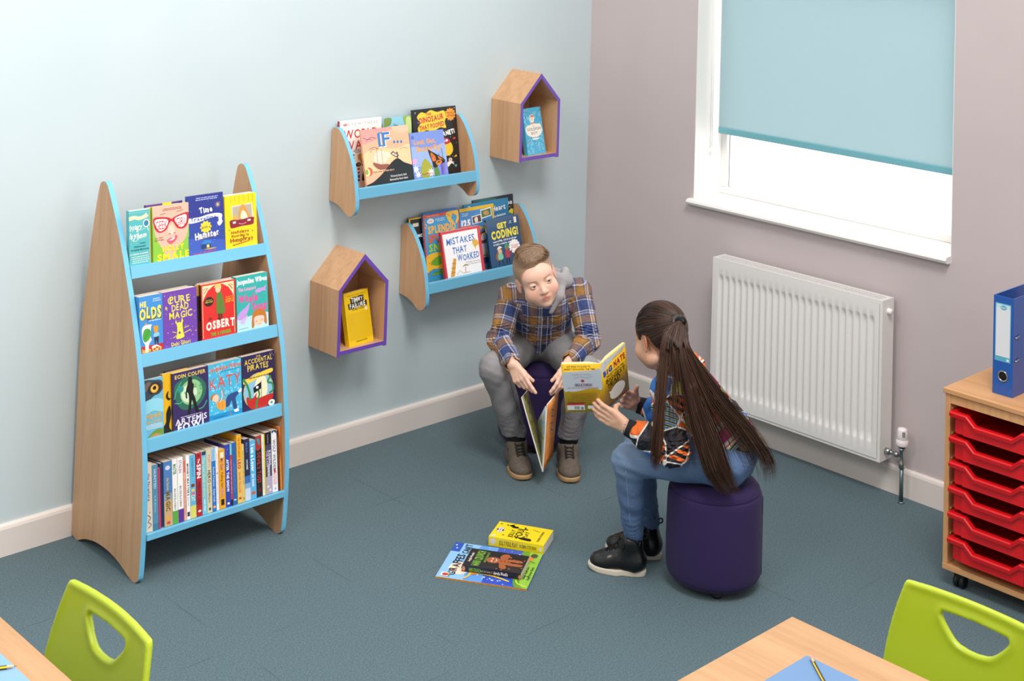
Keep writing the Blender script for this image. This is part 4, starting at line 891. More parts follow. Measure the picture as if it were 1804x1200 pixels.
shelf_book((-.078, 1.0422, 10), -1.100, 'black picture book with a yellow burst and red lettering on the upper wall shelf', .240, .283, .008, '#241f22', [
    ('d', '#e8e4da', 46, 11, .008), ('d', '#48b0b4', 14, 4, .011), ('c', '#f2cf3c', [(.1, .88), (.2, .95), (.3, .93), (.42, .97), (.56, .93), (.72, .94), (.76, .84), (.72, .76), (.74, .66), (.6, .68), (.44, .62), (.3, .66), (.14, .62), (.1, .7), (.16, .78)]),
    T_('THE', .36, .91, .12, .04, '#c92c3a', bold=.05), T_('DINOSAUR', .42, .835, .56, .085, '#c92c3a', bold=.04, rot=5, jit=.3), T_('THAT POOPED', .42, .72, .56, .07, '#c92c3a', bold=.04, rot=5, jit=.3), ('s', '#f09a2c', .86, .87, .13, .1, 12), ('x', '#8a4a14', .77, .83, .95, .91, 3),
    T_('A PLANET!', .68, .575, .5, .07, '#ffffff', bold=.06, rot=7, jit=.4), ('c', '#f2cf3c', [(.6, .38), (.68, .42), (.82, .42), (.86, .3), (.78, .22), (.64, .24)]), ('c', '#c92c3a', [(.58, .42), (.66, .5), (.78, .48), (.8, .42), (.7, .4)]), ('e', '#ffffff', .66, .45, .03, .02), ('e', '#ffffff', .73, .46, .03, .02),
    ('e', '#f4f1ea', .78, .15, .04, .028), ('e', '#d99a72', .78, .15, .024, .018), ('c', '#f4f1ea', [(.72, .12), (.82, .12), (.86, .06), (.8, .09), (.72, .04), (.7, .08)]), ('p', '#f0c23c', [(.86, .18), (.92, .22), (.94, .19)]), ('c', '#48b0b4', [(.86, .05), (.92, .06), (.9, .02)]), ('e', '#c92c3a', .9, .48, .03, .02)], group=GA, s0=0)
shelf_book((-.14, 1.0422, 14), -1.162, 'small blue picture book with an orange butterfly on the upper wall shelf', .182, .205, .005, '#7d95dc', [
    ('c', '#9db4ea', [(0, .7), (.5, .6), (1, .7), (1, .3), (0, .3)]), ('r', '#5a6fc0', .04, .86, .12, .93), T_('Look Out,', .42, .79, .64, .105, '#f4a62c', bold=.04, jit=.15), T_('Butterfly!', .52, .64, .72, .12, '#f4a62c', bold=.04, jit=.15),
    ('c', '#a9a834', [(.2, .1), (.25, .3), (.35, .42), (.45, .36), (.55, .2), (.5, .05), (.3, 0)]), ('c', '#e8a8dc', [(0, .42), (.08, .45), (.14, .4), (.1, .34), (0, .34)]), ('s', '#f2eef6', .07, .22, .11, .05, 8), ('s', '#f2eef6', .12, .1, .1, .04, 8), ('s', '#ffffff', .5, .11, .12, .05, 9), ('s', '#ffffff', .64, .08, .08, .04, 8), ('c', '#5c8a3c', [(.6, .2), (.68, .24), (.75, .05), (.6, 0)]), ('l', '#4a8a5a', .018, [(.88, .6), (.9, .3), (.86, .1)]), ('c', '#6f4fc0', [(.8, .26), (.85, .3), (.86, .06), (.8, .05)]), ('c', '#8f6fd0', [(.9, .3), (.94, .26), (.92, .05), (.88, .05)]),
    ('c', '#20160f', [(.48, .6), (.56, .56), (.68, .5), (.74, .46), (.86, .4), (.94, .34), (.92, .28), (.78, .26), (.66, .2), (.58, .22), (.56, .34), (.52, .44)]), ('c', '#e0762a', [(.54, .53), (.62, .49), (.68, .42), (.66, .34), (.57, .36)]), ('c', '#e8862f', [(.66, .3), (.74, .36), (.82, .34), (.84, .29), (.72, .24)]), ('c', '#e0762a', [(.74, .44), (.84, .38), (.88, .35), (.78, .37)]), ('d', '#20160f', 16, 6, .014, .56, .25, .84, .5), T_('Fay Robinson', .4, .1, .34, .035, '#c92c4a')], group=GA, s0=0)

shelf_book((-.05, .6170, 6), -1.0925, 'black and yellow animal annual at the far left of the lower wall shelf', .2, .261, .010, '#1b1a1c', [('l', '#f2c21a', .045, [(.02, .0), (.02, .98), (1, .98)]), ('r', '#e9e2c8', .1, .84, .26, .9), T_('ANC', .26, .68, .2, .05, '#ffffff', bold=.06), ('e', '#b06a3c', .28, .4, .08, .05)], group=GB, s0=0)
shelf_book((-.080, .6170, 10), -1.026, 'blue and red picture book with orange and green lettering on the lower wall shelf', .197, .268, .010, '#3c9bd2', [
    ('r', '#d9452c', 0, .945, 1, 1), ('r', '#d9452c', .955, 0, 1, 1), ('r', '#d9452c', 0, 0, .03, 1), T_('A Maisie Mouse Story', .28, .97, .35, .018, '#f4e2d0'), ('c', '#f2c23a', [(.64, .97), (.82, 1), (1, .98), (1, .85), (.9, .78), (.94, .9), (.84, .94), (.78, .88), (.84, .82), (.72, .82)]), ('d', '#d9452c', 10, 3, .01, .68, .84, .98, .98), ('c', '#f2f2f2', [(.1, .89), (.18, .93), (.28, .91), (.28, .86), (.16, .85)]), T_('THE', .19, .885, .1, .025, '#d9452c'), ('x', '#d5e9f4', .32, .86, .6, .92, 3),
    ('l', '#f2c23a', .02, [(.04, .86), (.1, .82)]), ('l', '#f2c23a', .02, [(.03, .8), (.09, .79)]), ('l', '#f2c23a', .02, [(.9, .8), (.94, .86)]),
    T_('SPLENDID', .5, .745, .78, .12, '#f2b23a', bold=.05), T_('SPOTTED', .52, .60, .84, .12, '#e8642c', bold=.05), T_('SNAKE', .5, .45, .8, .12, '#a6cc3c', bold=.05),
    ('c', '#f2c23a', [(0, .3), (.2, .36), (.5, .35), (.8, .3), (1, .36), (1, .1), (.6, .06), (.2, .1), (0, .06)]), ('c', '#6fae3c', [(.12, .2), (.3, .29), (.55, .27), (.5, .2), (.3, .14)]), ('c', '#6fae3c', [(.1, 0), (.3, .05), (.5, .07), (.7, 0)]), ('d', '#d9452c', 24, 7, .014, .02, .06, .98, .34), T_('Linda', .3, .04, .2, .03, '#2c6a3c')], group=GB, s0=0, spinecol='#2f7fc0', spine=[SP('SPLENDID SPOTTED SNAKE', .5, .8, '#f2c23a')], hard=True)
shelf_book((-.066, .6170, 9), -1.018, 'mid blue picture book peeping up behind the spotted snake cover', .19, .275, .006, '#2f79c2', [], group=GB, s0=0, dy=0)
shelf_book((-.068, .6170, 7), -.825, 'yellow-bordered animal photo book on the lower wall shelf', .198, .266, .009, '#4f8fd0', [
    ('r', '#f2c21a', 0, .945, 1, 1), ('r', '#f2c21a', .95, 0, 1, 1), ('x', '#e2ecf6', .05, .86, .25, .92, 3), ('p', '#f5f4f0', [(.34, .84), (.62, .86), (.64, .72), (.36, .70)]), ('p', '#6b4a3c', [(.36, .825), (.6, .845), (.62, .735), (.38, .715)]), ('p', '#f5f4f0', [(.6, .93), (.92, .95), (.93, .8), (.62, .77)]), ('p', '#4f7a3c', [(.62, .91), (.9, .93), (.91, .815), (.64, .79)]), ('c', '#c9986a', [(.68, .88), (.8, .9), (.86, .84), (.74, .82)]), ('c', '#efe6dc', [(.42, .8), (.5, .82), (.52, .74), (.44, .73)]),
    T_('125', .17, .745, .26, .11, '#ffffff', bold=.06), ('r', '#e8642c', 0, .68, .32, .70), T_('Animals', .55, .63, .8, .07, '#f2c21a', bold=.05), ('c', '#8a4a2c', [(.5, .52), (.7, .56), (.86, .5), (.84, .4), (.66, .36), (.5, .42)]), ('c', '#f2efe8', [(.6, .5), (.7, .52), (.72, .42), (.6, .4)]), ('e', '#17120f', .76, .46, .02, .015), ('c', '#dfe8f2', [(.4, .3), (.8, .34), (.9, .2), (.5, .16)]), ('x', '#f2d23a', .5, .1, .9, .2, 3), ('r', '#274f8f', 0, 0, 1, .1)], group=GB, s0=0)
shelf_book((-.047, .6170, 6), -.786, 'turquoise blue picture book with white script on the lower wall shelf', .262, .275, .006, '#2d86b0', [
    ('c', '#2a76a8', [(0, .8), (.5, .9), (1, .8), (1, .5), (0, .5)]), ('e', '#cfe6ee', .12, .95, .03, .02), T_('Storm', .43, .86, .26, .05, '#ffffff', rot=4), T_('Heart', .78, .86, .3, .09, '#ffffff', rot=4, jit=.3), T_('Madeleine', .78, .73, .3, .04, '#ffffff', rot=4)], group=GB, s0=0)
shelf_book((-.037, .6170, 6), -.724, 'dark blue-black picture book at the back right of the lower wall shelf', .24, .285, .006, '#1d2a38', [
    ('c', '#2c6a66', [(0, .98), (.3, 1), (.6, .97), (.4, .95)]), T_('Moon', .82, .875, .3, .07, '#f4f4f4', bold=.05), T_('in the city', .82, .8, .26, .03, '#c98a3c'), ('c', '#e0d23c', [(.88, .72), (.94, .76), (.99, .74), (.97, .66), (.9, .68)]), ('c', '#3f7f8a', [(.8, .66), (.9, .7), (.99, .64), (.85, .6)])], group=GB, s0=0)
shelf_book((-.14, .6170, 14), -.975, 'white hardback with red border and blue uneven capitals on the lower wall shelf', .218, .205, .014, '#f4f2f3', [
    ('l', '#cf2f3c', .1, [(.0, 0), (.0, .98), (1, .98), (.985, 0)]), ('l', '#cf2f3c', .07, [(.96, 0), (.96, 1)]),
    T_('MISTAKES', .47, .77, .72, .14, '#2f6fc0', bold=.02, jit=.5), T_('THAT', .42, .565, .36, .14, '#2f6fc0', bold=.02, jit=.5), T_('WORKED', .62, .385, .56, .14, '#2f6fc0', bold=.02, jit=.5), ('c', '#e2b23c', [(.76, .68), (.82, .72), (.9, .68), (.92, .6), (.84, .56), (.84, .5), (.8, .56), (.78, .6)]),
    T_('40 Familiar Inventions', .72, .26, .36, .022, '#6a6a6a'), T_('and How They Came to Be', .72, .215, .4, .022, '#6a6a6a'), ('p', '#d99a2c', [(.12, .02), (.22, .02), (.31, .38), (.24, .4)]), ('l', '#8a5a1c', .01, [(.14, .1), (.25, .1)]), ('l', '#8a5a1c', .01, [(.16, .2), (.27, .19)]), ('l', '#8a5a1c', .01, [(.19, .3), (.29, .28)]), ('l', '#8a5a1c', .012, [(.5, .06), (.52, .18)]), ('c', '#a8823c', [(.44, .18), (.52, .23), (.6, .18), (.52, .2)]), ('l', '#c9a24c', .01, [(.28, .04), (.36, .12), (.44, .05), (.62, .05)])], group=GB, s0=0, hard=True, pages=M_PAGEW, spinecol='#c22a38')
shelf_book((-.14, .6170, 14), -.718, 'dark blue book with bright yellow title on the right of the lower wall shelf', .192, .221, .012, '#1e4a72', [
    T_('GET', .46, .835, .3, .11, '#f2e03a', bold=.06, rot=2), T_('CODING!', .52, .665, .82, .16, '#f2e03a', bold=.05, rot=2), T_('Learn HTML, CSS & JavaScript', .5, .53, .72, .035, '#ffffff', bold=.03, rot=2), T_('& build a website, app & game', .5, .47, .72, .035, '#ffffff', bold=.03, rot=2),
    ('s', '#f5f2f0', .76, .36, .18, .15, 14), ('x', '#d9452c', .64, .32, .88, .4, 3), ('r', '#e8e2d6', .84, .84, .92, .96), ('l', '#cfe0ea', .01, [(.7, .9), (.76, .84)]), ('l', '#cfe0ea', .01, [(.68, .84), (.76, .9)]),
    ('c', '#e3b089', [(.24, .34), (.3, .37), (.36, .33), (.35, .26), (.28, .24)]), ('c', '#efe6d2', [(.22, .36), (.3, .42), (.38, .38), (.3, .37)]), ('c', '#8a5a2c', [(.16, .24), (.24, .3), (.26, .14), (.18, .14)]), ('c', '#7fc0a4', [(.24, .26), (.36, .26), (.38, .16), (.24, .14)]), ('l', '#17283a', .025, [(.26, .14), (.24, .04)]), ('l', '#17283a', .025, [(.34, .14), (.38, .05)]),
    ('e', '#2c9a6a', .52, .38, .07, .06), ('e', '#9a6a4c', .52, .35, .045, .045), ('c', '#a83a4a', [(.46, .3), (.58, .3), (.58, .16), (.46, .16)]), ('l', '#17283a', .03, [(.49, .16), (.48, .04)]), ('l', '#17283a', .03, [(.55, .16), (.56, .04)]), ('l', '#a83a4a', .025, [(.58, .28), (.64, .2), (.66, .3)])], group=GB, s0=0, spinecol='#173a5c', spine=[SP('GET CODING', .15, .2, '#f2e03a')])

# ---- books in the house boxes
def lean(x, y, z, deg, yaw=0):
    M4 = Matrix.Translation((x, y, z)) @ Matrix.Rotation(R(yaw), 4, 'Z') @ Matrix.Rotation(R(-deg), 4, 'X'); return M4.translation, M4.to_3x3()
l, M = lean(-1.489, -.168, .466, 13, 6)
paperback('yellow paperback with black-and-white title blocks in the lower house-shaped box', .129, .198, .022, '#f0c60e', [
    ('p', '#17140f', [(.24, .89), (.36, .905), (.5, .895), (.66, .91), (.8, .9), (.79, .80), (.6, .79), (.4, .795), (.25, .785)]), T_('TIMMY', .52, .845, .48, .085, '#f6f3ea', bold=.03, jit=.4), ('p', '#17140f', [(.13, .79), (.3, .80), (.5, .79), (.7, .80), (.9, .79), (.9, .69), (.7, .685), (.5, .69), (.3, .68), (.14, .685)]), T_('FAILURE', .52, .74, .65, .085, '#f6f3ea', bold=.03, jit=.4), T_('WE MEET AGAIN', .52, .665, .5, .03, '#17140f', jit=.4), T_('"Laugh out loud funny" - Readers', .5, .94, .74, .022, '#b0461c'),
    T_('STEPHAN PASTIS', .52, .07, .46, .03, '#6a4a10'), ('x', '#d9b010', .03, .1, .97, .6, 26), ('e', '#f4f2ee', .48, .5, .06, .0) if False else ('l', '#c23a2c', .0, [(0, 0), (0, .01)]), ('s', '#f5f2ee', .84, .635, .05, .042, 6)], M=M, loc=l)
l, M = lean(-.555, -.168, 1.098, 12, 6)
paperback('light blue paperback with a cream title cloud in the upper house-shaped box', .122, .2, .02, '#4fb3da', [
    ('d', '#7fcbe6', 60, 3, .05), ('d', '#2f8fc0', 30, 5, .022), ('d', '#f0703a', 12, 8, .025), ('d', '#27466e', 9, 2, .02), ('d', '#d8f0f7', 22, 12, .02),
    ('e', '#f7f3ee', .46, .77, .13, .09), ('c', '#e8622c', [(.38, .8), (.46, .85), (.56, .81), (.5, .77)]), ('e', '#f7d9c0', .46, .76, .08, .05), ('c', '#e8622c', [(.34, .66), (.5, .68), (.62, .66), (.58, .63), (.38, .63)]),
    ('c', '#f7f1e6', [(.04, .55), (.12, .62), (.3, .64), (.5, .66), (.7, .645), (.88, .63), (.94, .5), (.86, .42), (.66, .37), (.4, .37), (.18, .41), (.06, .47)]), T_('THE', .48, .605, .1, .02, '#9a9a9a'), T_('GOLDFISH', .5, .545, .76, .06, '#33373c', bold=0, jit=.3), T_('BOY', .5, .46, .34, .06, '#33373c', bold=0, jit=.3), ('e', '#f7f1e6', .52, .33, .2, .018)], M=M, loc=l)

# ---- books on the carpet
def flat(x, y, z, ang):
    """front cover up; local x -> ang, local z (height of cover) -> ang+90"""
    a = R(ang); X = Vector((math.cos(a), math.sin(a), 0)); Zl = Vector((-math.sin(a), math.cos(a), 0)); Y = Zl.cross(X)
    return Vector((x, y, z)), Matrix((X, Y, Zl)).transposed()
GF = 'books lying on the carpet'
# corner order: spine runs along the near left side of the covers
def onfloor(label, spine_bottom, spine_top, W, T, cover, front, spine, z0=0, hard=False, pages=None, spinecol=None):
    sb, st = Vector((*spine_bottom, 0)), Vector((*spine_top, 0)); Zl = (st - sb); H = Zl.length; Zl.normalize()
    Y = Vector((0, 0, -1)); X = Y.cross(Zl)
    M = Matrix((X, Y, Zl)).transposed()
    return paperback(label, W, H, T, cover, front, spine, spinecol, M, (sb.x, sb.y, z0 + T + .0003), GF, pages, hard)
onfloor('yellow paperback with black title lying on the carpet behind the other two books', (-1.394, -1.146), (-1.489, -.975), .125, .030, '#f3d91b', [
    ('l', '#17120c', .018, [(.13, .3), (.3, .36)]) if False else ('e', '#ece6dc', .5, .885, .17, .065), ('l', '#17120c', .01, [(.66, .885), (.62, .935), (.5, .95), (.38, .935), (.34, .885), (.38, .84), (.5, .82), (.62, .84), (.66, .885)]), ('e', '#17120c', .5, .93, .05, .014), ('e', '#17120c', .5, .84, .05, .014), T_('A MURDER', .5, .895, .16, .016, '#3a342c'), T_('MOST UNLADYLIKE', .5, .875, .24, .014, '#3a342c'),
    ('s', '#17120c', .86, .93, .06, .012, 7), ('s', '#17120c', .86, .70, .0, .0, 7) if False else ('s', '#17120c', .22, .78, .05, .012, 7), ('e', '#e2dccf', .1, .93, .06, .035),
    T_('JOLLY', .38, .655, .46, .085, '#17120c', jit=.5), T_('FOUL', .5, .53, .62, .12, '#17120c', jit=.4), T_('PLAY', .42, .40, .4, .075, '#17120c', jit=.4),
    ('c', '#17120c', [(.78, .74), (.84, .78), (.9, .72), (.82, .66), (.84, .62), (.74, .6), (.72, .68)]), ('e', '#17120c', .84, .81, .03, .02), ('l', '#17120c', .015, [(.86, .76), (.95, .68)]), ('c', '#17120c', [(.12, .44), (.18, .5), (.24, .42), (.22, .28), (.1, .26), (.1, .36)]), ('e', '#17120c', .16, .53, .03, .02), ('l', '#17120c', .012, [(.8, .34), (.72, .2)]), ('e', '#17120c', .82, .48, .03, .02), ('e', '#17120c', .74, .44, .03, .02),
    T_('ROBIN STEVENS', .46, .14, .62, .04, '#4a3d12')], [SP('JOLLY FOUL PLAY', .36, .34, '#17120c', h=.5), SP('ROBIN STEVENS', .72, .3, '#17120c', h=.35), ('e', '#e2dccf', .08, .5, .05, .35), ('e', '#e2dccf', .94, .5, .03, .25)], pages=M_PAGEW)
onfloor("large blue and green picture book lying on the carpet under the black one", (-1.612, -1.289), (-1.779, -1.034), .254, .005, '#2a4fc0', [
    ('p', '#8fc0ea', [(0, .62), (1, .62), (1, 1), (0, 1)]), ('c', '#5f9ae0', [(0, .5), (.5, .56), (1, .5), (1, .7), (0, .7)]), ('r', '#2a55b8', .74, .9, 1, 1), ('e', '#f4dcc4', .3, .80, .17, .12), ('d', '#e8eef8', 60, 9, .01, .02, .2, .98, .6), ('s', '#ffffff', .15, .5, .03, .008, 5), ('s', '#ffffff', .1, .4, .03, .008, 5), ('s', '#ffffff', .25, .32, .03, .008, 5), ('s', '#ffffff', .84, .95, .02, .008, 5), ('s', '#ffffff', .92, .97, .02, .008, 5),
    ('c', '#5f9a2c', [(0, 0), (0, .14), (.3, .2), (.6, .16), (1, .22), (1, 0)]), ('c', '#8fc03c', [(0, 0), (.1, .1), (.4, .13), (.7, .1), (1, .14), (1, 0)]), ('l', '#c9d94a', .02, [(.06, .02), (.1, .12), (.2, .16)], 1), ('l', '#2f7a2c', .02, [(.3, .02), (.36, .14)]), ('l', '#2f7a2c', .02, [(.7, .04), (.78, .16)]), ('e', '#e0843c', .8, .12, .07, .045), ('e', '#d9452c', .5, .2, .02, .012), ('e', '#3a3a3c', .9, .08, .06, .04),
    ('c', '#e8742c', [(.2, .68), (.36, .72), (.4, .62), (.28, .56), (.18, .6)]), ('d', '#f4d23c', 14, 4, .014, .2, .58, .38, .7), ('l', '#e2c23c', .03, [(.04, .7), (.14, .66), (.22, .64), (.2, .4), (.12, .22)], 1),
    T_('GIRAFFES', .38, .86, .58, .09, '#1c2230', rot=0, jit=.6), T_("CAN'T", .84, .83, .26, .08, '#1c2230', jit=.6), T_('DANCE', .5, .75, .4, .07, '#1c2230', jit=.6), ('r', '#e9e2ce', .03, .86, .13, .96), ('e', '#c9322c', .08, .91, .035, .035), ('r', '#3c8a4a', .03, .86, .13, .875), T_('Giles Andreae', .4, .09, .34, .03, '#22401c'), T_('Guy Parker-Rees', .4, .04, .36, .03, '#22401c')],
    [('x', '#e8742c', .0, .1, 1, .9, 1), ('x', '#c9322c', .03, .1, 1, .9, 1)], spinecol='#e2b23c', hard=True)
onfloor('black paperback with a gingerbread figure lying on top of the large picture book', (-1.585, -1.232), (-1.692, -1.065), .127, .02, '#1f1b1c', [
    ('d', '#b9733c', 26, 6, .02), T_('HARI', .18, .82, .2, .14, '#7fbf3c') if False else T_('HARI CRUNCH', .5, .80, .84, .13, '#7fb83a', bold=.03, jit=.3), T_('and the Family 13', .6, .68, .55, .05, '#7fb83a', jit=.4), T_('Angela Woolfe', .5, .93, .5, .045, '#f4e8e2', bold=.03),
    ('e', '#a65c33', .5, .545, .17, .12), ('c', '#a65c33', [(.42, .46), (.58, .46), (.64, .36), (.66, .1), (.54, .06), (.52, .24), (.46, .24), (.44, .04), (.32, .08), (.34, .36)]), ('c', '#a65c33', [(.42, .42), (.3, .42), (.12, .38), (.1, .3), (.2, .28), (.36, .34)]), ('c', '#a65c33', [(.58, .42), (.72, .46), (.88, .42), (.9, .34), (.8, .3), (.62, .34)]), ('e', '#f3ece6', .44, .565, .025, .018), ('e', '#f3ece6', .56, .565, .025, .018), ('l', '#f3ece6', .016, [(.42, .51), (.5, .485), (.58, .51)], 1), ('e', '#3a2418', .5, .41, .02, .014), ('e', '#3a2418', .5, .35, .02, .014), ('e', '#3a2418', .5, .29, .02, .014)],
    [SP('HARI CRUNCH', .22, .2, '#7fb83a', h=.6), SP('and the family 13', .42, .2, '#b9a36a', h=.35), SP('Angela Woolfe', .66, .24, '#f4f0ea', h=.5, bold=.03), ('e', '#c9806a', .03, .5, .025, .4), ('e', '#c9806a', .98, .4, .02, .35)], z0=.0056)
# ================================================================ PEOPLE
A = lambda *v: np.array(v, float)
def nrm(v): return v / np.linalg.norm(v)
ER = nrm(A(.72196, -.69193, 0)); EF = nrm(A(.69102, .72284, 0)); EZ = A(0, 0, 1)
def fr(r, f, z): return ER * r + EF * f + EZ * z
class Sdf:
    def __init__(s): s.p = []
    def cap(s, a, b, ra, rb, k=.012, op='+'):
        s.p.append(('cap', A(*a), A(*b), ra, rb, k, op)); return s
    def ell(s, c, r, Rm=None, k=.012, op='+'):
        s.p.append(('ell', A(*c), A(*r), np.eye(3) if Rm is None else np.array(Rm, float), k, op)); return s
    def box(s, c, h, Rm=None, rnd_=.004, k=.006, op='+'):
        s.p.append(('box', A(*c), A(*h), (np.eye(3) if Rm is None else np.array(Rm, float), rnd_), k, op)); return s
    def plane(s, n, c, k=.002, op='-'):   # removes the side the normal points to
        s.p.append(('pl', nrm(A(*n)), A(*c), 0, k, op)); return s
    def fn(s, f, k=.004, op='+'):
        s.p.append(('fn', f, None, 0, k, op)); return s
    def ev(s, P):
        d = np.full(len(P), 1e3)
        for q in s.p:
            t = q[0]
            if t == 'cap':
                _, a, b, ra, rb, k, op = q
                ab = b - a; L2 = ab @ ab + 1e-12; h = np.clip(((P - a) @ ab) / L2, 0, 1)
                e = np.linalg.norm(P - a - h[:, None] * ab, axis=1) - (ra + (rb - ra) * h)
            elif t == 'ell':
                _, c, r, Rm, k, op = q
                l = (P - c) @ Rm.T / r; n = np.linalg.norm(l, axis=1); m = np.linalg.norm(l / r, axis=1) + 1e-9
                e = n * (n - 1) / m
            elif t == 'box':
                _, c, h, (Rm, rr), k, op = q
                l = np.abs((P - c) @ Rm.T) - (h - rr); e = np.linalg.norm(np.maximum(l, 0), axis=1) + np.minimum(l.max(axis=1), 0) - rr
            elif t == 'pl':
                _, n, c, _, k, op = q; e = -((P - c) @ n)
            else:
                _, f, _, _, k, op = q; e = f(P)
            if op == '+':
                h = np.clip(.5 + .5 * (d - e) / k, 0, 1); d = d + (e - d) * h - k * h * (1 - h)
            elif op == '-':
                e = -e; h = np.clip(.5 - .5 * (d - e) / k, 0, 1); d = d + (e - d) * h + k * h * (1 - h)
            elif op == '&':
                h = np.clip(.5 - .5 * (d - e) / k, 0, 1); d = d + (e - d) * h + k * h * (1 - h)
        return d
    def near(s, c, rad):
        d0 = abs(s.ev(c[None])[0]); T = Sdf()
        for q in s.p:
            t = q[0]
            if t == 'cap':
                ab = q[2] - q[1]; h = min(1, max(0, ((c - q[1]) @ ab) / (ab @ ab + 1e-12))); e = np.linalg.norm(c - q[1] - h * ab) - max(q[3], q[4])
            elif t == 'ell': e = np.linalg.norm(c - q[1]) - q[2].max()
            elif t == 'box': e = np.linalg.norm(c - q[1]) - np.linalg.norm(q[2])
            else: T.p.append(q); continue
            if e < 2.2 * rad + d0 + q[-2] * 2: T.p.append(q)
        return T
    def bounds(s):
        lo, hi = [], []
        for q in s.p:
            if q[-1] != '+': continue
            if q[0] == 'cap': r = max(q[3], q[4]); lo += [q[1] - r, q[2] - r]; hi += [q[1] + r, q[2] + r]
            elif q[0] == 'ell': r = q[2].max(); lo.append(q[1] - r); hi.append(q[1] + r)
            elif q[0] == 'box': r = np.linalg.norm(q[2]); lo.append(q[1] - r); hi.append(q[1] + r)
        return np.min(lo, 0), np.max(hi, 0)
def mesh_sdf(f, lo, hi, h, B=8, near=None, wrap=False):
    """sparse surface nets: returns verts, quads"""
    lo = lo - 3 * h; n = np.ceil((hi - lo) / h / B).astype(int) + 1
    g = np.stack(np.meshgrid(*[np.arange(k) for k in n], indexing='ij'), -1).reshape(-1, 3)
    cen = lo + (g + .5) * B * h
    d = np.concatenate([f(c) for c in np.array_split(cen, max(1, len(cen) // 200000))])
    g = g[np.abs(d) < B * h * .87 * 1.45 + h]
    o = np.stack(np.meshgrid(*[np.arange(B + 1)] * 3, indexing='ij'), -1)
    S = []
    cg = g // 3; ky = cg[:, 0] + 4096 * (cg[:, 1] + 4096 * cg[:, 2]); od = np.argsort(ky, kind='stable'); g = g[od]; ky = ky[od]
    for c in np.split(g, np.nonzero(np.diff(ky))[0] + 1):
        P = (lo + (c[:, None, None, None, :] * B + o[None]) * h).reshape(-1, 3)
        ff = f
        if near is not None:
            a, b = P.min(0), P.max(0); ff = f(None, near((a + b) / 2, np.linalg.norm(b - a) / 2)) if wrap else near((a + b) / 2, np.linalg.norm(b - a) / 2).ev
        S.append(ff(P).reshape(len(c), B + 1, B + 1, B + 1))
    S = np.concatenate(S); N = n * B + 2
    key = lambda q: q[..., 0] + N[0] * (q[..., 1] + N[1] * q[..., 2].astype(np.int64))
    corners = [(i, j, k) for i in (0, 1) for j in (0, 1) for k in (0, 1)]
    cv = np.stack([S[:, i:B + i, j:B + j, k:B + k] for i, j, k in corners], -1)
    ins = cv < 0; act = ins.any(-1) & ~ins.all(-1)
    bi, ci, cj, ck = np.nonzero(act)
    v = cv[bi, ci, cj, ck]; cell = g[bi] * B + np.stack([ci, cj, ck], -1)
    acc = np.zeros((len(v), 3)); cnt = np.zeros(len(v)); cc = np.array(corners, float)
    for a in range(8):
        for b in range(a + 1, 8):
            if np.abs(cc[a] - cc[b]).sum() != 1: continue
            m = (v[:, a] < 0) != (v[:, b] < 0); t = np.where(m, v[:, a] / (v[:, a] - v[:, b] + 1e-20), 0)
            acc += np.where(m[:, None], cc[a] + t[:, None] * (cc[b] - cc[a]), 0); cnt += m
    pos = lo + (cell + acc / cnt[:, None]) * h
    ks = key(cell); order = np.argsort(ks); kss = ks[order]
    Q = []
    for ax in range(3):
        e = np.eye(3, dtype=int)[ax]; a, b = [(1, 2), (2, 0), (0, 1)][ax]
        s0 = S[:, :B, :B, :B]; s1 = S[:, e[0]:B + e[0], e[1]:B + e[1], e[2]:B + e[2]]
        m = (s0 < 0) != (s1 < 0); bi, i, j, k = np.nonzero(m); fl = s0[bi, i, j, k] < 0
        c0 = g[bi] * B + np.stack([i, j, k], -1); ea, eb = np.eye(3, dtype=int)[a], np.eye(3, dtype=int)[b]
        quad = []; ok = np.ones(len(c0), bool)
        for off in (0 * ea, -ea, -ea - eb, -eb):
            kk = key(c0 + off); p = np.searchsorted(kss, kk); p = np.minimum(p, len(kss) - 1); ok &= kss[p] == kk; quad.append(order[p])
        q = np.stack(quad, -1); q[~fl] = q[~fl][:, ::-1]; Q.append(q[ok])
    return pos, np.concatenate(Q)
def to_mesh(name, V, F):
    me = bpy.data.meshes.new(name); me.vertices.add(len(V)); me.vertices.foreach_set('co', np.asarray(V, np.float32).ravel())
    F = np.asarray(F); k = F.shape[1]
    me.loops.add(F.size); me.loops.foreach_set('vertex_index', F.astype(np.int32).ravel())
    me.polygons.add(len(F)); me.polygons.foreach_set('loop_start', np.arange(0, F.size, k, dtype=np.int32))
    me.polygons.foreach_set('use_smooth', np.ones(len(F), bool)); me.update(calc_edges=True); me.validate(); return me
def vattr(me, name, data, kind='FLOAT_VECTOR'):
    a = me.attributes.new(name, kind, 'POINT')
    if kind == 'FLOAT_VECTOR': a.data.foreach_set('vector', np.asarray(data, np.float32).ravel())
    elif kind == 'FLOAT_COLOR': a.data.foreach_set('color', np.asarray(data, np.float32).ravel())
    else: a.data.foreach_set('value', np.asarray(data, np.float32).ravel())
def wloc(o):
    v = np.zeros(3)
    while o is not None: v = v + np.array(o.location); o = o.parent
    return v
def sdf_obj(name, S, mats, parent, h=.004, post=None, f=None, lohi=None):
    lo, hi = lohi or S.bounds()
    if f is None: V, F = mesh_sdf(S.ev, lo, hi, h, near=S.near)
    else: V, F = mesh_sdf(lambda P: f(P, S.ev), lo, hi, h) if not getattr(S, 'cull', True) else mesh_sdf(lambda P, T=None: (lambda Q: f(Q, T.ev)) if P is None else f(P, S.ev), lo, hi, h, near=S.near, wrap=True)
    me = to_mesh(name, V - wloc(parent), F)
    if post: post(me, V)
    return obj(name, me, mats, parent)
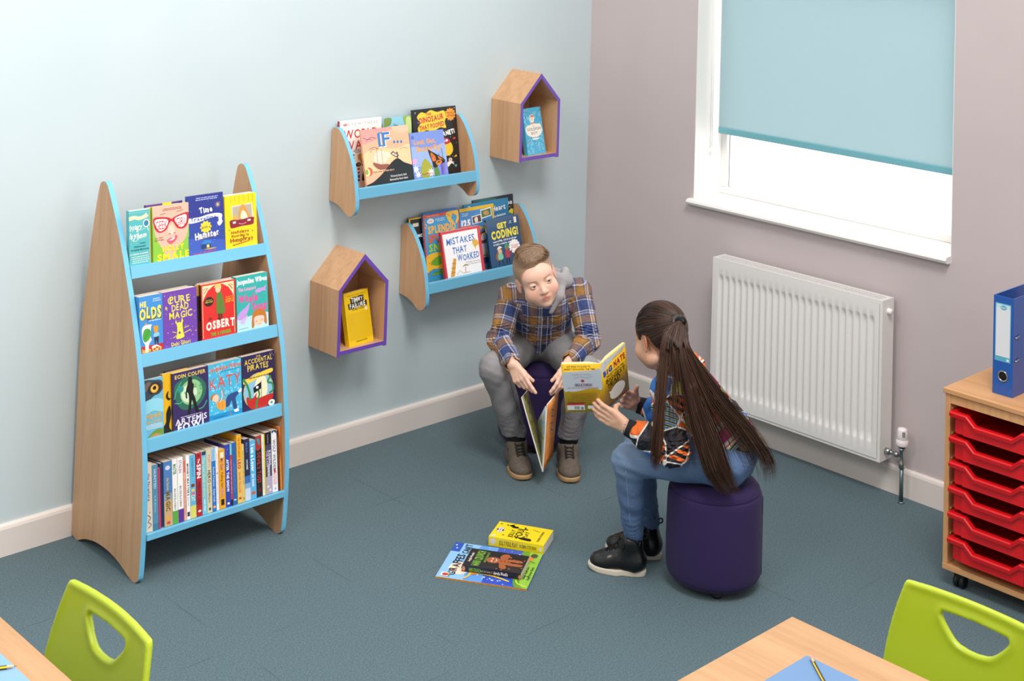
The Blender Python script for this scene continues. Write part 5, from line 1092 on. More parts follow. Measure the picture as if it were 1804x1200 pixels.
def wob(P, amp, fr_, seed=0):
    r = np.random.RandomState(seed); o = 0
    for i in range(4):
        w_ = r.normal(size=3); w_ /= np.linalg.norm(w_); o = o + np.sin(P @ w_ * fr_ * (1 + .5 * i) + r.uniform(0, 6))
    return amp * o / 4
def frame_of(z, x):
    """rotation whose rows are local axes X, Y, Z"""
    z = nrm(A(*z)); x = A(*x); x = nrm(x - z * (x @ z)); return np.array([x, np.cross(z, x), z])

# ---------------------------------------------------------------- skin
def skin_mat(name, base, blush):
    k = NT(name, .48); a = k.attr('tint')
    v = k.coord('Object'); n = k.noise(v, 160, 3); n2 = k.noise(v, 25, 2)
    c = k.mix(k.math('MULTIPLY', n2, .25), base, blush); c = k.mix(k.math('MULTIPLY', n, .12), c, '#ffffff')
    c = k.mix(1.0, c, a.outputs['Color'], 'MULTIPLY'); k.col(c); k.bump(n, .08, .0006)
    k.b.inputs['Subsurface Weight'].default_value = .12; k.b.inputs['Subsurface Radius'].default_value = (1, .35, .2); k.b.inputs['Subsurface Scale'].default_value = .01
    return k.m
def hand(S, W, D, N, side, curl, spread=.05, L=1., thumb=(.6, .5, .35), k=.0035, r0=1., tips=None):
    """W wrist, D towards the fingers, N palm normal, side: +1/-1 picks the thumb side along D x N"""
    D = nrm(A(*D)); N = A(*N); N = nrm(N - D * (N @ D)); T = np.cross(D, N) * side; W = A(*W)
    kn = []
    offs = (.024, .008, -.008, -.0225); lens = (.034, .037, .035, .028); base = (.064, .067, .064, .058)
    for o_, b_ in zip(offs, base): kn.append(W + D * b_ * L + T * o_ * L)
    for i, kp in enumerate(kn): S.cap(W + T * offs[i] * .55 * L + D * .008, kp, .0115 * r0 * L, .0092 * r0 * L, .008)
    S.cap(W + D * .02 * L + T * .012 * L + N * .003, W + D * .045 * L - T * .008 * L + N * .003, .0125 * L, .011 * L, .008)
    out = []
    for i, kp in enumerate(kn):
        c = curl[i] if isinstance(curl[0], (tuple, list)) else curl
        d = nrm(D + T * spread * (1.5 - i)); p = kp; a = 0
        for j, (seg, rr) in enumerate(((1, .0082), (.66, .0075), (.52, .0068))):
            a += c[j]; dd = d * math.cos(a) + N * math.sin(a); q = p + dd * lens[i] * seg * L
            S.cap(p, q, rr * r0 * L, (rr - .0006) * r0 * L, k if j else .006); p = q
        out.append((p, dd))
    # thumb
    t0 = W + D * .018 * L + T * .02 * L; sp, c1, c2 = thumb
    d = nrm(D * math.cos(sp) + T * math.sin(sp)); t1 = t0 + d * .034 * L + N * .006 * L
    d2 = nrm(d * math.cos(c1) + N * math.sin(c1)); t2 = t1 + d2 * .026 * L; d3 = nrm(d * math.cos(c1 + c2) + N * math.sin(c1 + c2)); t3 = t2 + d3 * .02 * L
    S.cap(W + T * .01 + D * .01, t1, .0125 * L, .0098 * L, .008); S.cap(t1, t2, .0094 * L, .0085 * L, .004); S.cap(t2, t3, .0082 * L, .0072 * L, .003)
    out.append((t3, d3)); return out, kn

def head(S, c, X, Y, Z, s=1., ear_r=True, face=True):
    """X to the person's right, Y forward, Z up"""
    Rm = np.array([X, Y, Z]); G = lambda x, y, z: c + (X * x + Y * y + Z * z) * s
    def el(x, y, z, rx, ry, rz, k=.015, op='+', rot=None):
        M = Rm if rot is None else rot @ Rm
        S.ell(G(x, y, z), A(rx, ry, rz) * s, M, k * s, op)
    el(0, -.014, .036, .0725, .089, .078)                       # cranium
    el(0, .03, -.018, .061, .058, .070, .02)                      # face
    el(0, .044, .03, .056, .040, .035, .02)                       # forehead
    el(0, .044, -.062, .040, .036, .034, .02)                     # jaw
    el(0, .068, -.080, .015, .013, .012, .014)                    # chin
    for q in (-1, 1):
        el(q * .036, .050, -.034, .027, .028, .029, .018)           # cheek
        el(q * .046, .0, -.058, .018, .03, .022, .02)              # jaw corner
        el(q * .030, .0855, .004, .0165, .013, .0105, .010, '-')    # socket
        el(q * .030, .0665, .003, .0150, .0150, .0140, .003)        # lids volume
        # ear
        eM = np.array([[math.cos(.35 * q), math.sin(.35 * q) * 1, 0], [-math.sin(.35 * q), math.cos(.35 * q), 0], [0, 0, 1]])
        el(q * .0735, -.008, -.006, .0055, .0155, .029, .006, '+', eM)
        el(q * .0800, -.004, -.002, .0045, .009, .019, .004, '-', eM)
    S.cap(G(0, .080, .004), G(0, .0935, -.021), .0058 * s, .0085 * s, .010 * s)
    el(0, .0945, -.026, .0095, .008, .0078, .006)
    for q in (-1, 1):
        el(q * .0098, .086, -.029, .0062, .0075, .006, .005)
        S.ell(G(q * .0052, .0935, -.0345), A(.0026, .0035, .002) * s, Rm, .0015, '-')
    el(0, .0775, -.050, .019, .010, .014, .010)                  # mouth mound
    S.cap(G(-.014, .0795, -.0505), G(-.003, .0868, -.0478), .0026 * s, .0042 * s, .003); S.cap(G(.014, .0795, -.0505), G(.003, .0868, -.0478), .0026 * s, .0042 * s, .003)
    S.cap(G(-.011, .081, -.055), G(.011, .081, -.055), .0045 * s, .0045 * s, .004); S.ell(G(0, .0835, -.0555), A(.010, .0055, .0045) * s, Rm, .003)
    for q in (-1, 1): S.cap(G(q * .017, .078, -.0515), G(0, .0905, -.0515), .0008, .0012, .0015, '-')
    return G, Rm
def head_tint(P, c, Rm, s, lip=(.80, .42, .42), blush=(1., .80, .78), brow=(.45, .33, .24), hairline=None, open_=.0036, low_=-.004):
    l = (P - c) @ Rm.T / s; x, y, z = l[:, 0], l[:, 1], l[:, 2]
    col = np.ones((len(P), 4))
    def blend(w, t):
        for i in range(3): col[:, i] = col[:, i] * (1 - w) + col[:, i] * t[i] * w
    g = lambda v, s_: np.exp(-(v / s_) ** 2)
    front = (y > .055)
    blend(g(np.hypot(np.abs(x) - .04, (z + .032) * 1.1), .02) * front * .8, blush)
    blend(g(np.hypot(x, z + .028), .012) * front * .5, blush)
    zz = -.0515 + .0012 * np.cos(x * 300)
    m = ((x / .0185) ** 2 + ((z - zz) / (.0078 * (1 - .3 * np.abs(x) / .018))) ** 2)
    blend(np.clip((1.15 - m) * 4, 0, 1) * (y > .07), lip)
    bz = .0205 + .003 * np.cos((np.abs(x) - .032) * 60) - .002
    w = np.clip(1 - np.abs(z - bz) / .0032, 0, 1) * ((np.abs(x) > .013) & (np.abs(x) < .047)) * front
    blend(np.clip(w * 1.2, 0, .75), brow)
    for op_, (zl_, wd_) in enumerate(((open_, .0011), (low_, .0007))):
        e_ = (np.abs(x) - .030) / .0125; zc = .003 + zl_ * (1 - e_ ** 2) + (.0006 if op_ == 0 else -.0004)
        blend(np.clip(1.3 - np.abs(z - zc) / wd_, 0, 1) * (np.abs(e_) < 1.05) * front * (.75 if op_ == 0 else .35), (.40, .28, .24))
    lw = g(np.hypot(np.abs(x) - .030, (z - .003) * 1.3), .014) * front
    blend(lw * .25, (.85, .62, .60))
    e = (np.abs(x) > .071) & (np.abs(z + .006) < .04) & (y < .02)
    blend(e * .5, (1., .72, .68))
    if hairline is not None: blend(hairline(x, y, z), (.62, .47, .36))
    return col
def eyes(parent, G, Rm, s, iris, look=(0, 0), dz=.003):
    X, Y, Z = Rm; loc = np.array(parent.location)
    for q in (-1, 1):
        c = G(q * .030, .0705, dz); r = .0122 * s
        e = bpy.data.meshes.new('eye'); bm = BM()
        bmesh.ops.create_uvsphere(bm, u_segments=32, v_segments=24, radius=r)
        d = nrm(Y + X * look[0] + Z * look[1])
        for f in bm.faces:
            f.smooth = True; a = math.degrees(Vector(d).angle(f.calc_center_median()))
            f.material_index = 2 if a < 13 else (1 if a < 31 else 0)
        bm.to_mesh(e); bm.free()
        o = obj('eye', e, [mat('#eee8e4', .15, coat=.6), mat(iris, .15, coat=.6), mat('#0d0b0b', .1, coat=.6)], parent, True); o.location = c - loc
        # lids: a shell slightly larger than the eye, open in front
        S = Sdf(); S.ell(c, (r * 1.10,) * 3, None, .001); S.ell(c, (r * .98,) * 3, None, .0008, '-')
        yield c, r
def lids(S, G, Rm, s, open_=.0042, dz=.003, low=-.0042):
    X, Y, Z = Rm
    for q in (-1, 1):
        c = G(q * .030, .0705, dz); r = .0132 * s
        def f(P, c=c, r=r, q=q):
            l = (P - c) @ Rm.T; d = np.abs(np.linalg.norm(l, axis=1) - r) - .0011
            u = l[:, 0] / .0125; arch = 1 - np.clip(u * u, 0, 1.0)
            up = low * s * arch - l[:, 2]; dn = l[:, 2] - open_ * s * arch      # opening between
            openr = np.maximum(up, dn); openr = np.maximum(openr, -l[:, 1])
            return np.maximum(d, -openr)
        S.fn(f, .0022)

M_HAIRB = None
def strand_mesh(name, strands, widths, mats, parent, mi=None, sides=3):
    """strands: list of (n,3) arrays -> thin tapered tubes in one mesh"""
    V = []; F = []; M = []; b = 0
    for s_i, (P, w_) in enumerate(zip(strands, widths)):
        n = len(P); T = np.gradient(P, axis=0); T /= np.linalg.norm(T, axis=1)[:, None] + 1e-9
        ref = A(.31, .22, .9); U = np.cross(T, ref); U /= np.linalg.norm(U, axis=1)[:, None] + 1e-9; W_ = np.cross(T, U)
        tt = np.linspace(0, 1, n); r = w_ * np.clip(np.minimum(1, (1 - tt) * 5 + .15), 0, 1)
        for k in range(sides):
            a = 2 * PI * k / sides; V.append(P + (U * math.cos(a) + W_ * math.sin(a)) * r[:, None])
        for i in range(n - 1):
            for k in range(sides):
                k2 = (k + 1) % sides; F.append((b + k * n + i, b + k2 * n + i, b + k2 * n + i + 1, b + k * n + i + 1))
                M.append(0 if mi is None else mi[s_i])
        b += n * sides
    me = to_mesh(name, np.concatenate(V) - wloc(parent), F)
    me.polygons.foreach_set('material_index', np.array(M, np.int32))
    return obj(name, me, mats, parent)
def seguv(P, segs):
    """nearest segment coordinates -> (along, around, id); segs: (a, b, r, ref, id, off)"""
    best = np.full(len(P), 1e9); out = np.zeros((len(P), 3)); nrmv = np.zeros((len(P), 3))
    for a, b, r, ref, i, off in segs:
        a, b = A(*a), A(*b); ax = b - a; L = np.linalg.norm(ax); ax = ax / L
        t = (P - a) @ ax; q = P - a - np.clip(t, 0, L)[:, None] * ax; d = np.linalg.norm(q, axis=1) - r
        u = nrm(A(*ref) - ax * (A(*ref) @ ax)); v = np.cross(ax, u)
        qq = P - a - t[:, None] * ax; an = np.arctan2(qq @ v, qq @ u); m = d < best
        best = np.where(m, d, best); out[m] = np.stack([t + off, qq @ nrm(np.cross(ax, EF)), np.full(len(P), float(i))], -1)[m]
    return out
def shirt_plaid():
    k = NT('plaid_shirt_cotton', .85); a = k.attr('pat'); sx = k.n('ShaderNodeSeparateXYZ'); k.l(a.outputs['Vector'], sx.inputs[0])
    P = .096
    def st(o, ph):
        f = k.math('FRACT', k.math('MULTIPLY_ADD', sx.outputs[o], 1 / P, ph))
        return k.ramp(f, [(0, '#2b4684'), (.24, '#1f3568'), (.28, '#e9e3e0'), (.33, '#2b4684'), (.36, '#c7c4d6'), (.44, '#2a3c70'), (.48, '#b5822e'), (.74, '#96702f'), (.80, '#3a3f5e'), (.84, '#ded6d2'), (.88, '#2b4684')], 'CONSTANT')
    c1 = st(0, .0); c2 = st(1, .37)
    w = k.n('ShaderNodeTexChecker', Scale=1.0)
    c = k.mix(.5, c1, c2)
    c = k.mix(.25, c, k.mix(1., c1, c2, 'MULTIPLY'))
    n = k.noise(k.coord('Object'), 500, 2); c = k.mix(k.math('MULTIPLY', n, .15), c, '#8a8794'); k.col(c)
    n2 = k.noise(k.coord('Object'), 28, 4, .6, 1.2); k.bump(n2, .7, .012); return k.m
def denim(name, base, light, fade):
    k = NT(name, .9); v = k.coord('Object'); n = k.noise(v, 420, 3, .7); n2 = k.noise(v, 22, 4, .6); a = k.attr('fade')
    c = k.mix(n, base, light); c = k.mix(k.math('MULTIPLY', n2, .3), c, base); c = k.mix(k.math('MULTIPLY', a.outputs['Fac'], .55), c, fade)
    k.col(c); n3 = k.noise(v, 30, 4, .55, 1.5); k.bump(k.math('ADD', k.math('MULTIPLY', n, .12), n3), .35, .008); return k.m
M_SOCK = mat('#1a1a1d', .95, name='black_sock')
def V3(p): return Vector((float(p[0]), float(p[1]), float(p[2])))

# chair backs (rounded moulded shells)
def poly_sd(px, pz, poly):
    d = np.full(len(px), 1e9); sg = np.ones(len(px)); n = len(poly)
    for i in range(n):
        (ax_, az), (bx, bz) = poly[i], poly[i - 1]; ex, ez = bx - ax_, bz - az; wx, wz = px - ax_, pz - az
        t = np.clip((wx * ex + wz * ez) / (ex * ex + ez * ez + 1e-15), 0, 1); d = np.minimum(d, (wx - ex * t) ** 2 + (wz - ez * t) ** 2)
        c1 = pz >= az; c2 = pz < bz; c3 = ex * wz > ez * wx; sg = np.where((c1 & c2 & c3) | (~c1 & ~c2 & ~c3), -sg, sg)
    return sg * np.sqrt(d)
cme = None
for t, outl, hol in M_CH:
    if cme is None:
        o1 = catmull(outl, 3); h1 = catmull(hol, 3)
        def shell(P):
            k_ = P[:, 1] - ((P[:, 2] - .4) * .20 - .016 * (P[:, 0] / .2) ** 2)
            a = poly_sd(P[:, 0], P[:, 2], o1); b = -poly_sd(P[:, 0], P[:, 2], h1); e = np.maximum(a, b)
            th = .0062 + .0035 * np.exp(-((-e) / .012) ** 2) * 1.0; rr = .0075
            q1 = e + rr; q2 = np.abs(k_) - th + rr
            return np.hypot(np.maximum(q1, 0), np.maximum(q2, 0)) + np.minimum(np.maximum(q1, q2), 0) - rr
        Vc, Fc = mesh_sdf(shell, A(-.215, -.08, .37), A(.215, .09, .72), .0035)
        cme = to_mesh('backrest', Vc, Fc); cme.materials.append(M_LIME)
    o_ = bpy.data.objects.new('backrest', cme); C.objects.link(o_); o_.parent = t

# ================================================================ BOY
B = dict(hipL=(-0.770, -0.405, 0.405), hipR=(-0.682, -0.486, 0.405), pel=(-0.715, -0.430, 0.430), chest=(-0.793, -0.520, 0.569), neck=(-0.852, -0.579, 0.650), head=(-0.955, -0.637, 0.744), shL=(-0.905, -0.448, 0.620), shR=(-0.697, -0.622, 0.645), elL=(-0.998, -0.487, 0.481), wrL=(-1.046, -0.612, 0.428), elR=(-0.742, -0.722, 0.484), wrR=(-0.878, -0.755, 0.440), knL=(-1.040, -0.515, 0.385), knR=(-0.800, -0.750, 0.388), anL=(-0.948, -0.545, 0.10), anR=(-0.806, -0.690, 0.10))
B = {k_: A(*v) for k_, v in B.items()}
boy = thing('person', 'boy in plaid shirt and grey jeans on a purple stool, holding a picture book', 'person', (-.716, -.424, .342))
bX = nrm(fr(-.915, -.195, -.36)); bY = nrm(fr(.22, -.965, -.035)); bX = nrm(bX - bY * (bX @ bY)); bZ = np.cross(bX, bY)
S = Sdf(); hs = 1.02
Gb, Rb = head(S, B['head'], bX, bY, bZ, hs)
lids(S, Gb, Rb, hs, .0036, low=-.0042)
S.cap(B['head'] - bZ * .05 - bY * .025, B['neck'], .036, .044, .02)
tz = nrm(B['neck'] - B['pel']); tx = nrm(B['shL'] - B['shR']); RT = frame_of(tz, tx)
def torso_skin(S, d, w=1.):
    S.ell(d['chest'], (.100 * w, .070, .125), RT, .03); S.cap(d['pel'], (d['pel'] + d['chest']) / 2, .085, .085, .03); S.cap(d['shL'], d['shR'], .038, .038, .03)
    S.cap(d['shL'], d['elL'], .034, .030, .012); S.cap(d['elL'], d['wrL'], .030, .022, .012); S.cap(d['shR'], d['elR'], .034, .030, .012); S.cap(d['elR'], d['wrR'], .030, .022, .012)
torso_skin(S, B)
for s_ in 'LR':
    S.cap(B['pel'], B['hip' + s_], .07, .07, .02); S.cap(B['hip' + s_], B['kn' + s_], .058, .045, .012); S.cap(B['kn' + s_], B['an' + s_], .045, .032, .012)
tipsL, knL_ = hand(S, B['wrL'], (.009, -.075, -.088), fr(.45, .85, -.1), 1, ((.05, .15, .10), (.25, .45, .35), (.45, .65, .45), (.6, .75, .5)), .02, .98, thumb=(.15, .35, .3))
tipsR, knR_ = hand(S, B['wrR'], (-.074, -.019, -.110), fr(-.55, .80, -.1), -1, ((.15, .30, .2), (.25, .4, .3), (.35, .5, .35), (.45, .6, .35)), .02, .98, thumb=(.2, .35, .25))
# feet inside the boots
for s_ in 'LR':
    an = B['an' + s_]; fd = nrm(A(-.055, -.082, 0)) if s_ == 'L' else nrm(A(-.060, -.076, 0)); S.cap(an, A(an[0], an[1], .045) - fd * .012, .026, .022, .012); S.cap(A(an[0], an[1], .04), A(an[0], an[1], .034) + fd * .085, .022, .018, .012)
def boy_post(me, V):
    hl = lambda x, y, z: np.clip((np.minimum(.040 + .3 * z, .06) - y) / .004, 0, 1) * np.clip((z - np.interp(y, [-.1, -.045, -.028, .012, .024, .05], [-.055, -.045, .022, .024, -.012, -.008])) / .004, 0, 1) * .9 * (z > -.06)
    vattr(me, 'tint', head_tint(V, B['head'], Rb, hs, hairline=hl), 'FLOAT_COLOR')
SK1 = skin_mat('fair_skin', '#eebfa6', '#e0a088')
me_boy = sdf_obj('body', S, SK1, boy, .0023, boy_post)
for c_, r_ in eyes(boy, Gb, Rb, hs, '#55697a', look=(-.17, -.02)): pass

# hair: clipped sides and a combed top
def boy_hair(P, _=None):
    l = (P - B['head']) @ Rb.T / hs; x, y, z = l[:, 0], l[:, 1], l[:, 2]
    t = .0025 + .0115 * np.clip((z - .070) / .03, 0, 1) * np.clip((.055 - x * 1.0) / .02, 0, 1) + .004 * np.clip((y - .0) / .06, 0, 1) * np.clip((z - .07) / .02, 0, 1)
    q = (l - A(0, -.014, .036)) / (A(.0725, .089, .078) + t[:, None]); n = np.linalg.norm(q, axis=1); m = np.linalg.norm(q / (A(.0725, .089, .078) + t[:, None]), axis=1)
    d = n * (n - 1) / m
    d = d + .0011 * np.sin(y * 420 + 60 * x) * np.clip((z - .07) / .02, 0, 1)
    yc = y - np.minimum(.036 + .30 * z, 1) - .34 * np.clip(z - .070, 0, 1) * np.clip((.05 - x) / .03, 0, 1) - .012 * np.exp(-((x - .005) / .026) ** 2) * (z > .05)
    zl = np.interp(y, [-.1, -.045, -.028, .012, .024, .05], [-.055, -.045, .026, .028, -.010, -.006]) - z
    part = .0035 - np.hypot(x - .052 + .0 * y, (z - .094 + .0 * y) * 1.0 + .0) ; part = np.where(y > -.02, part, -1)
    return np.maximum(np.maximum(np.maximum(d, yc * .8), zl), part) * hs
k = NT('short_light_brown_hair', .5); v = k.coord('Object', (1, 1, 1)); n = k.noise(v, 260, 3, .6, .4); n2 = k.noise(v, 30, 2)
ht = k.attr('top'); k.col(k.mix(ht.outputs['Fac'], k.mix(n, '#8f7258', '#b3937a'), k.mix(k.math('MULTIPLY', n2, .5), k.ramp(n, [(.3, '#5c4330'), (.5, '#7d5f45'), (.7, '#a58361')]), '#6b5340'))); k.bump(n, .5, .002)
k.b.inputs['Sheen Weight'].default_value = .1
M_HB = k.m
c0 = B['head']
hb = sdf_obj('hair', Sdf().ell(c0 + bZ * .036, (.13, .13, .13)), [M_HB], boy, .0022, post=lambda me, V: vattr(me, 'top', np.clip((((V - B['head']) @ Rb.T)[:, 2] - .030 - .035 * (np.abs(((V - B['head']) @ Rb.T)[:, 0]) > .0)) / .03, 0, 1), 'FLOAT'), f=lambda P, e: boy_hair(P))
rs = np.random.RandomState(5); st = []; wd = []; mi = []
for i in range(1500):
    y0 = rs.uniform(-.095, .062); a0 = R(rs.uniform(26, 40) if rs.rand() < .75 else rs.uniform(-50, 30)); sweep = R(rs.uniform(35, 75)); bow = rs.uniform(.0, .022)
    n = 9; tt = np.linspace(0, 1, n); a = a0 - sweep * tt; rr = .0065 + .006 * np.sin(tt * PI) + rs.uniform(-.0015, .003)
    yy = y0 + bow * tt ** 1.3 * (y0 > -.03); yy = np.minimum(yy, .066 + .006 * np.cos(a * 3))
    cy = np.sqrt(np.clip(1 - ((yy + .014) / .100) ** 2, .02, 1))
    x = (.0725 + rr) * np.sin(a) * cy; z = .036 + (.078 + rr) * np.cos(a) * cy
    ok = z > .068
    if ok.sum() < 4: continue
    st.append(c0 + (np.stack([x, yy, z], -1)[ok] @ np.array([bX, bY, bZ])) * hs); wd.append(.0008); mi.append(rs.choice(3, p=[.4, .4, .2]))
strand_mesh('hair', st, wd, [mat('#7a5b40', .45, name='brown_hair_strand'), mat('#9c7a57', .45, name='light_hair_strand'), mat('#4f3826', .5, name='dark_hair_strand')], boy, mi).name = 'combed_hair'

# plaid shirt
S = Sdf()
S.ell(B['chest'] + tz * .005, (.118, .088, .135), RT, .03); S.ell((B['pel'] * .55 + B['chest'] * .45), (.122, .098, .11), RT, .03)
S.ell(B['pel'] + tz * .015, (.124, .100, .075), RT, .03)
S.cap(B['shL'] - tx * .008, B['shR'] + tx * .008, .050, .050, .03); S.cap(B['neck'] - tz * .02, B['neck'] + tz * .012, .060, .050, .02)
for s_ in 'LR':
    sh, el, wr = B['sh' + s_], B['el' + s_], B['wr' + s_]; S.cap(sh, el, .052, .044, .018); S.cap(el, wr - nrm(wr - el) * .012, .043, .034, .014)
S.plane(-tz, B['pel'] - tz * .028)
S.cap(B['neck'] + tz * .0, B['neck'] + tz * .09 + A(0, 0, .0), .042, .055, .004, '-')
def shirt_f(P, ev):
    d = ev(P); segs_ = [(B['sh' + s_], B['el' + s_]) for s_ in 'LR'] + [(B['el' + s_], B['wr' + s_]) for s_ in 'LR']
    w = wob(P, .0045, 70, 3) + wob(P, .002, 150, 4)
    for a, b in segs_:
        ax = nrm(b - a); L = np.linalg.norm(b - a); t = (P - a) @ ax; q = np.linalg.norm(P - a - np.clip(t, 0, L)[:, None] * ax, axis=1)
        e_ = np.exp(-((t - (L if (a is B['shL'] or a is B['shR']) else 0)) / .05) ** 2) * (q < .07)
        w = w + .0035 * e_ * np.sin(t * 260 + 14 * np.sin(P[:, 2] * 40))
    return d + w
segsS = [(B['shL'], B['elL'], .048, tx, 1, 0), (B['elL'], B['wrL'], .040, tx, 1, .16), (B['shR'], B['elR'], .048, tx, 2, 0), (B['elR'], B['wrR'], .040, tx, 2, .16)]
def shirt_pat(me, V):
    p = seguv(V, segsS); l = (V - B['chest']) @ RT.T; inr = np.sqrt((l[:, 0] / .105) ** 2 + (l[:, 1] / .1) ** 2) < 1
    arms = np.minimum.reduce([np.linalg.norm(V - a - np.clip(((V - a) @ (b - a)) / ((b - a) @ (b - a)), 0, 1)[:, None] * (b - a), axis=1) - r for a, b, r, *_ in [(A(*q[0]), A(*q[1]), q[2]) for q in segsS]])
    sL = np.linalg.norm(V - B['shL'], axis=1) < np.linalg.norm(V - B['shR'], axis=1)
    tU = np.where(sL, (V - B['shL']) @ nrm(B['elL'] - B['shL']), (V - B['shR']) @ nrm(B['elR'] - B['shR']))
    tor = (arms > .018) | ((tU < .03) & (V[:, 2] > .56))
    ud = nrm(tz * .85 + RT[1] * (.55 if RT[1] @ EF > 0 else -.55)); p[tor] = np.stack([(V - B['chest']) @ ud + .03, l[:, 0] + .012, np.zeros(len(V))], -1)[tor]
    p = p[:, [1, 0, 2]]; vattr(me, 'pat', p)
M_SHIRT = shirt_plaid()
# pull the forearm cut at the cuffs
for s_ in 'LR':
    wr = B['wr' + s_]; el = B['el' + s_]; ax = nrm(wr - el); S.cap(wr - ax * .02, wr + ax * .05, .027, .030, .003, '-')
sh_ = sdf_obj('shirt', S, M_SHIRT, boy, .0032, shirt_pat, shirt_f)
# cuffs, placket, collar, pockets, buttons of the shirt
for s_ in 'LR':
    wr, el = B['wr' + s_], B['el' + s_]; ax = nrm(wr - el); Sc = Sdf(); Sc.cap(wr - ax * .04, wr + ax * .0, .037, .036, .004); Sc.plane(ax, wr - ax * .002); Sc.plane(-ax, wr - ax * .034); Sc.cap(wr - ax * .06, wr + ax * .05, .030, .031, .003, '-')
    sdf_obj('cuff', Sc, M_SHIRT, sh_, .0028, shirt_pat) if False else None
bt = BM()
fwd = -RT[1] if (RT[1] @ fr(0, -1, 0)) < 0 else RT[1]
def on_shirt(u, h, out=.0):
    """point on the shirt front at lateral u and height h above the pelvis centre"""
    base = B['pel'] + tz * h + tx * u
    for step in np.linspace(.15, .02, 120):
        p = base + fwd * step
        if shirt_f(p[None], S.ev)[0] < 0: return p + fwd * (out + .001)
    return base + fwd * .1
bm = BM()
for sgn in (-1, 1):
    pts = [on_shirt(sgn * .011, h, .0006) for h in np.linspace(.0, .25, 20)]; tube(bm, [p - A(*boy.location) for p in pts], .0016, 5)
obj('placket_edge', bm, mat('#d9d4d6', .8), sh_)
for sgn in (-1, 1):
    bm = BM(); u0 = sgn * .055
    q = [on_shirt(u0 + a, h, .0012) for a, h in ((-.032, .190), (.032, .190), (.032, .168), (.0, .158), (-.032, .168))]; tube(bm, [V3(p - A(*boy.location)) for p in q + [q[0]]], .0014, 5)
    q = [on_shirt(u0 + a, h, .0012) for a, h in ((-.031, .168), (-.029, .125), (0, .112), (.029, .125), (.031, .168))]; tube(bm, [V3(p - A(*boy.location)) for p in q], .0013, 5)
    obj('chest_pocket', bm, mat('#b9b2be', .8), sh_)
for h, u in ((.235, 0), (.19, 0), (.145, 0), (.10, 0), (.05, 0), (.164, .055), (.164, -.055)):
    p = on_shirt(u, h, .002) - A(*boy.location); bm = BM(); Mz = Matrix.Translation(V3(p)) @ Vector((0, 0, 1)).rotation_difference(V3(fwd)).to_matrix().to_4x4(); lathe(bm, [(.0045, -.001), (.005, .001), (.004, .0016), (0, .001)], seg=14, M=Mz); obj('button', bm, mat('#4a3a2c', .4), sh_)
# collar
Sc = Sdf(); nk = B['neck'] + tz * .012
Sc.cap(nk - tz * .012, nk + tz * .016, .058, .052, .004); Sc.cap(nk - tz * .03, nk + tz * .05, .049, .049, .003, '-'); Sc.cap(nk + fwd * .07 - tz * .03, nk + fwd * .055 + tz * .05, .006, .028, .004, '-')
# grey hood lying behind the neck
hd = Sdf(); bk = B['neck'] - fwd * .045 + tz * .015; lf = -bX
HM = np.array([lf, nrm(np.cross(EZ, lf)), EZ]); hc = B['neck'] - fwd * .030 + lf * .050 + A(0, 0, .018)
hd.ell(hc, (.070, .040, .044), HM, .02); hd.cap(bk - lf * .045, bk + lf * .02, .028, .034, .02)
hd.ell(hc + lf * .020 + A(0, 0, .034) + fwd * .004, (.044, .020, .030), HM, .006, '-')
hd.cap(hc + lf * .046 + A(0, 0, .012), B['neck'] + lf * .062 + fwd * .035 + tz * .004, .016, .017, .012); hd.cap(B['neck'] + lf * .062 + fwd * .035 + tz * .004, B['neck'] + fwd * .068 + lf * .024 - tz * .026, .017, .010, .012)
k = NT('grey_marl_jersey', .95); v = k.coord('Object'); n = k.noise(v, 500, 3); k.col(k.mix(n, '#8f8c90', '#c4c1c4')); k.bump(n, .3, .001)
sdf_obj('hood', hd, k.m, boy, .003, f=lambda P, e: e(P) + wob(P, .0015, 60, 9))

# grey jeans
M_GJ = denim('grey_denim', '#636267', '#918f93', '#c4c0c0')
S = Sdf()
for s_ in 'LR':
    h_, kn, an = B['hip' + s_], B['kn' + s_], B['an' + s_]; S.cap(B['pel'], h_, .088, .080, .03); S.cap(h_, kn, .078, .061, .02); S.cap(kn, kn * .5 + an * .5, .060, .052, .02); S.cap(kn * .5 + an * .5, an, .052, .044, .012)
    ad = nrm(an - kn); S.plane(A(0, 0, -1), an + A(0, 0, .022)) if s_ == 'L' else None
S.plane(A(0, 0, -1), A(0, 0, .122))
for s_ in 'LR': S.cap(B['an' + s_] + nrm(B['kn' + s_] - B['an' + s_]) * .040, B['an' + s_] - nrm(B['kn' + s_] - B['an' + s_]) * .02, .033, .036, .003, '-')
def jean_f(P, ev, kn, an, seed=0):
    w = wob(P, .004, 55, 11 + seed)
    for kk, aa in zip(kn, an):
        g1 = np.exp(-(np.linalg.norm(P - aa - A(0, 0, .05), axis=1) / .07) ** 2); w = w + .0018 * g1 * np.sin(P[:, 2] * 330 + 9 * np.sin(P[:, 0] * 60 + P[:, 1] * 40))
        g2 = np.exp(-(np.linalg.norm(P - kk, axis=1) / .06) ** 2); w = w + .002 * g2 * np.sin(P[:, 2] * 200 + P[:, 0] * 90)
    return ev(P) + w
def fade_fn(d, names, dirs):
    def post(me, V):
        f_ = np.zeros(len(V))
        for a, b in names:
            f_ = np.maximum(f_, .9 * np.exp(-(np.linalg.norm(V - a, axis=1) / .085) ** 2)); m = a * .6 + b * .4; f_ = np.maximum(f_, .45 * np.exp(-(np.linalg.norm(V - m, axis=1) / .09) ** 2))
        vattr(me, 'fade', np.clip(f_, 0, 1), 'FLOAT')
    return post
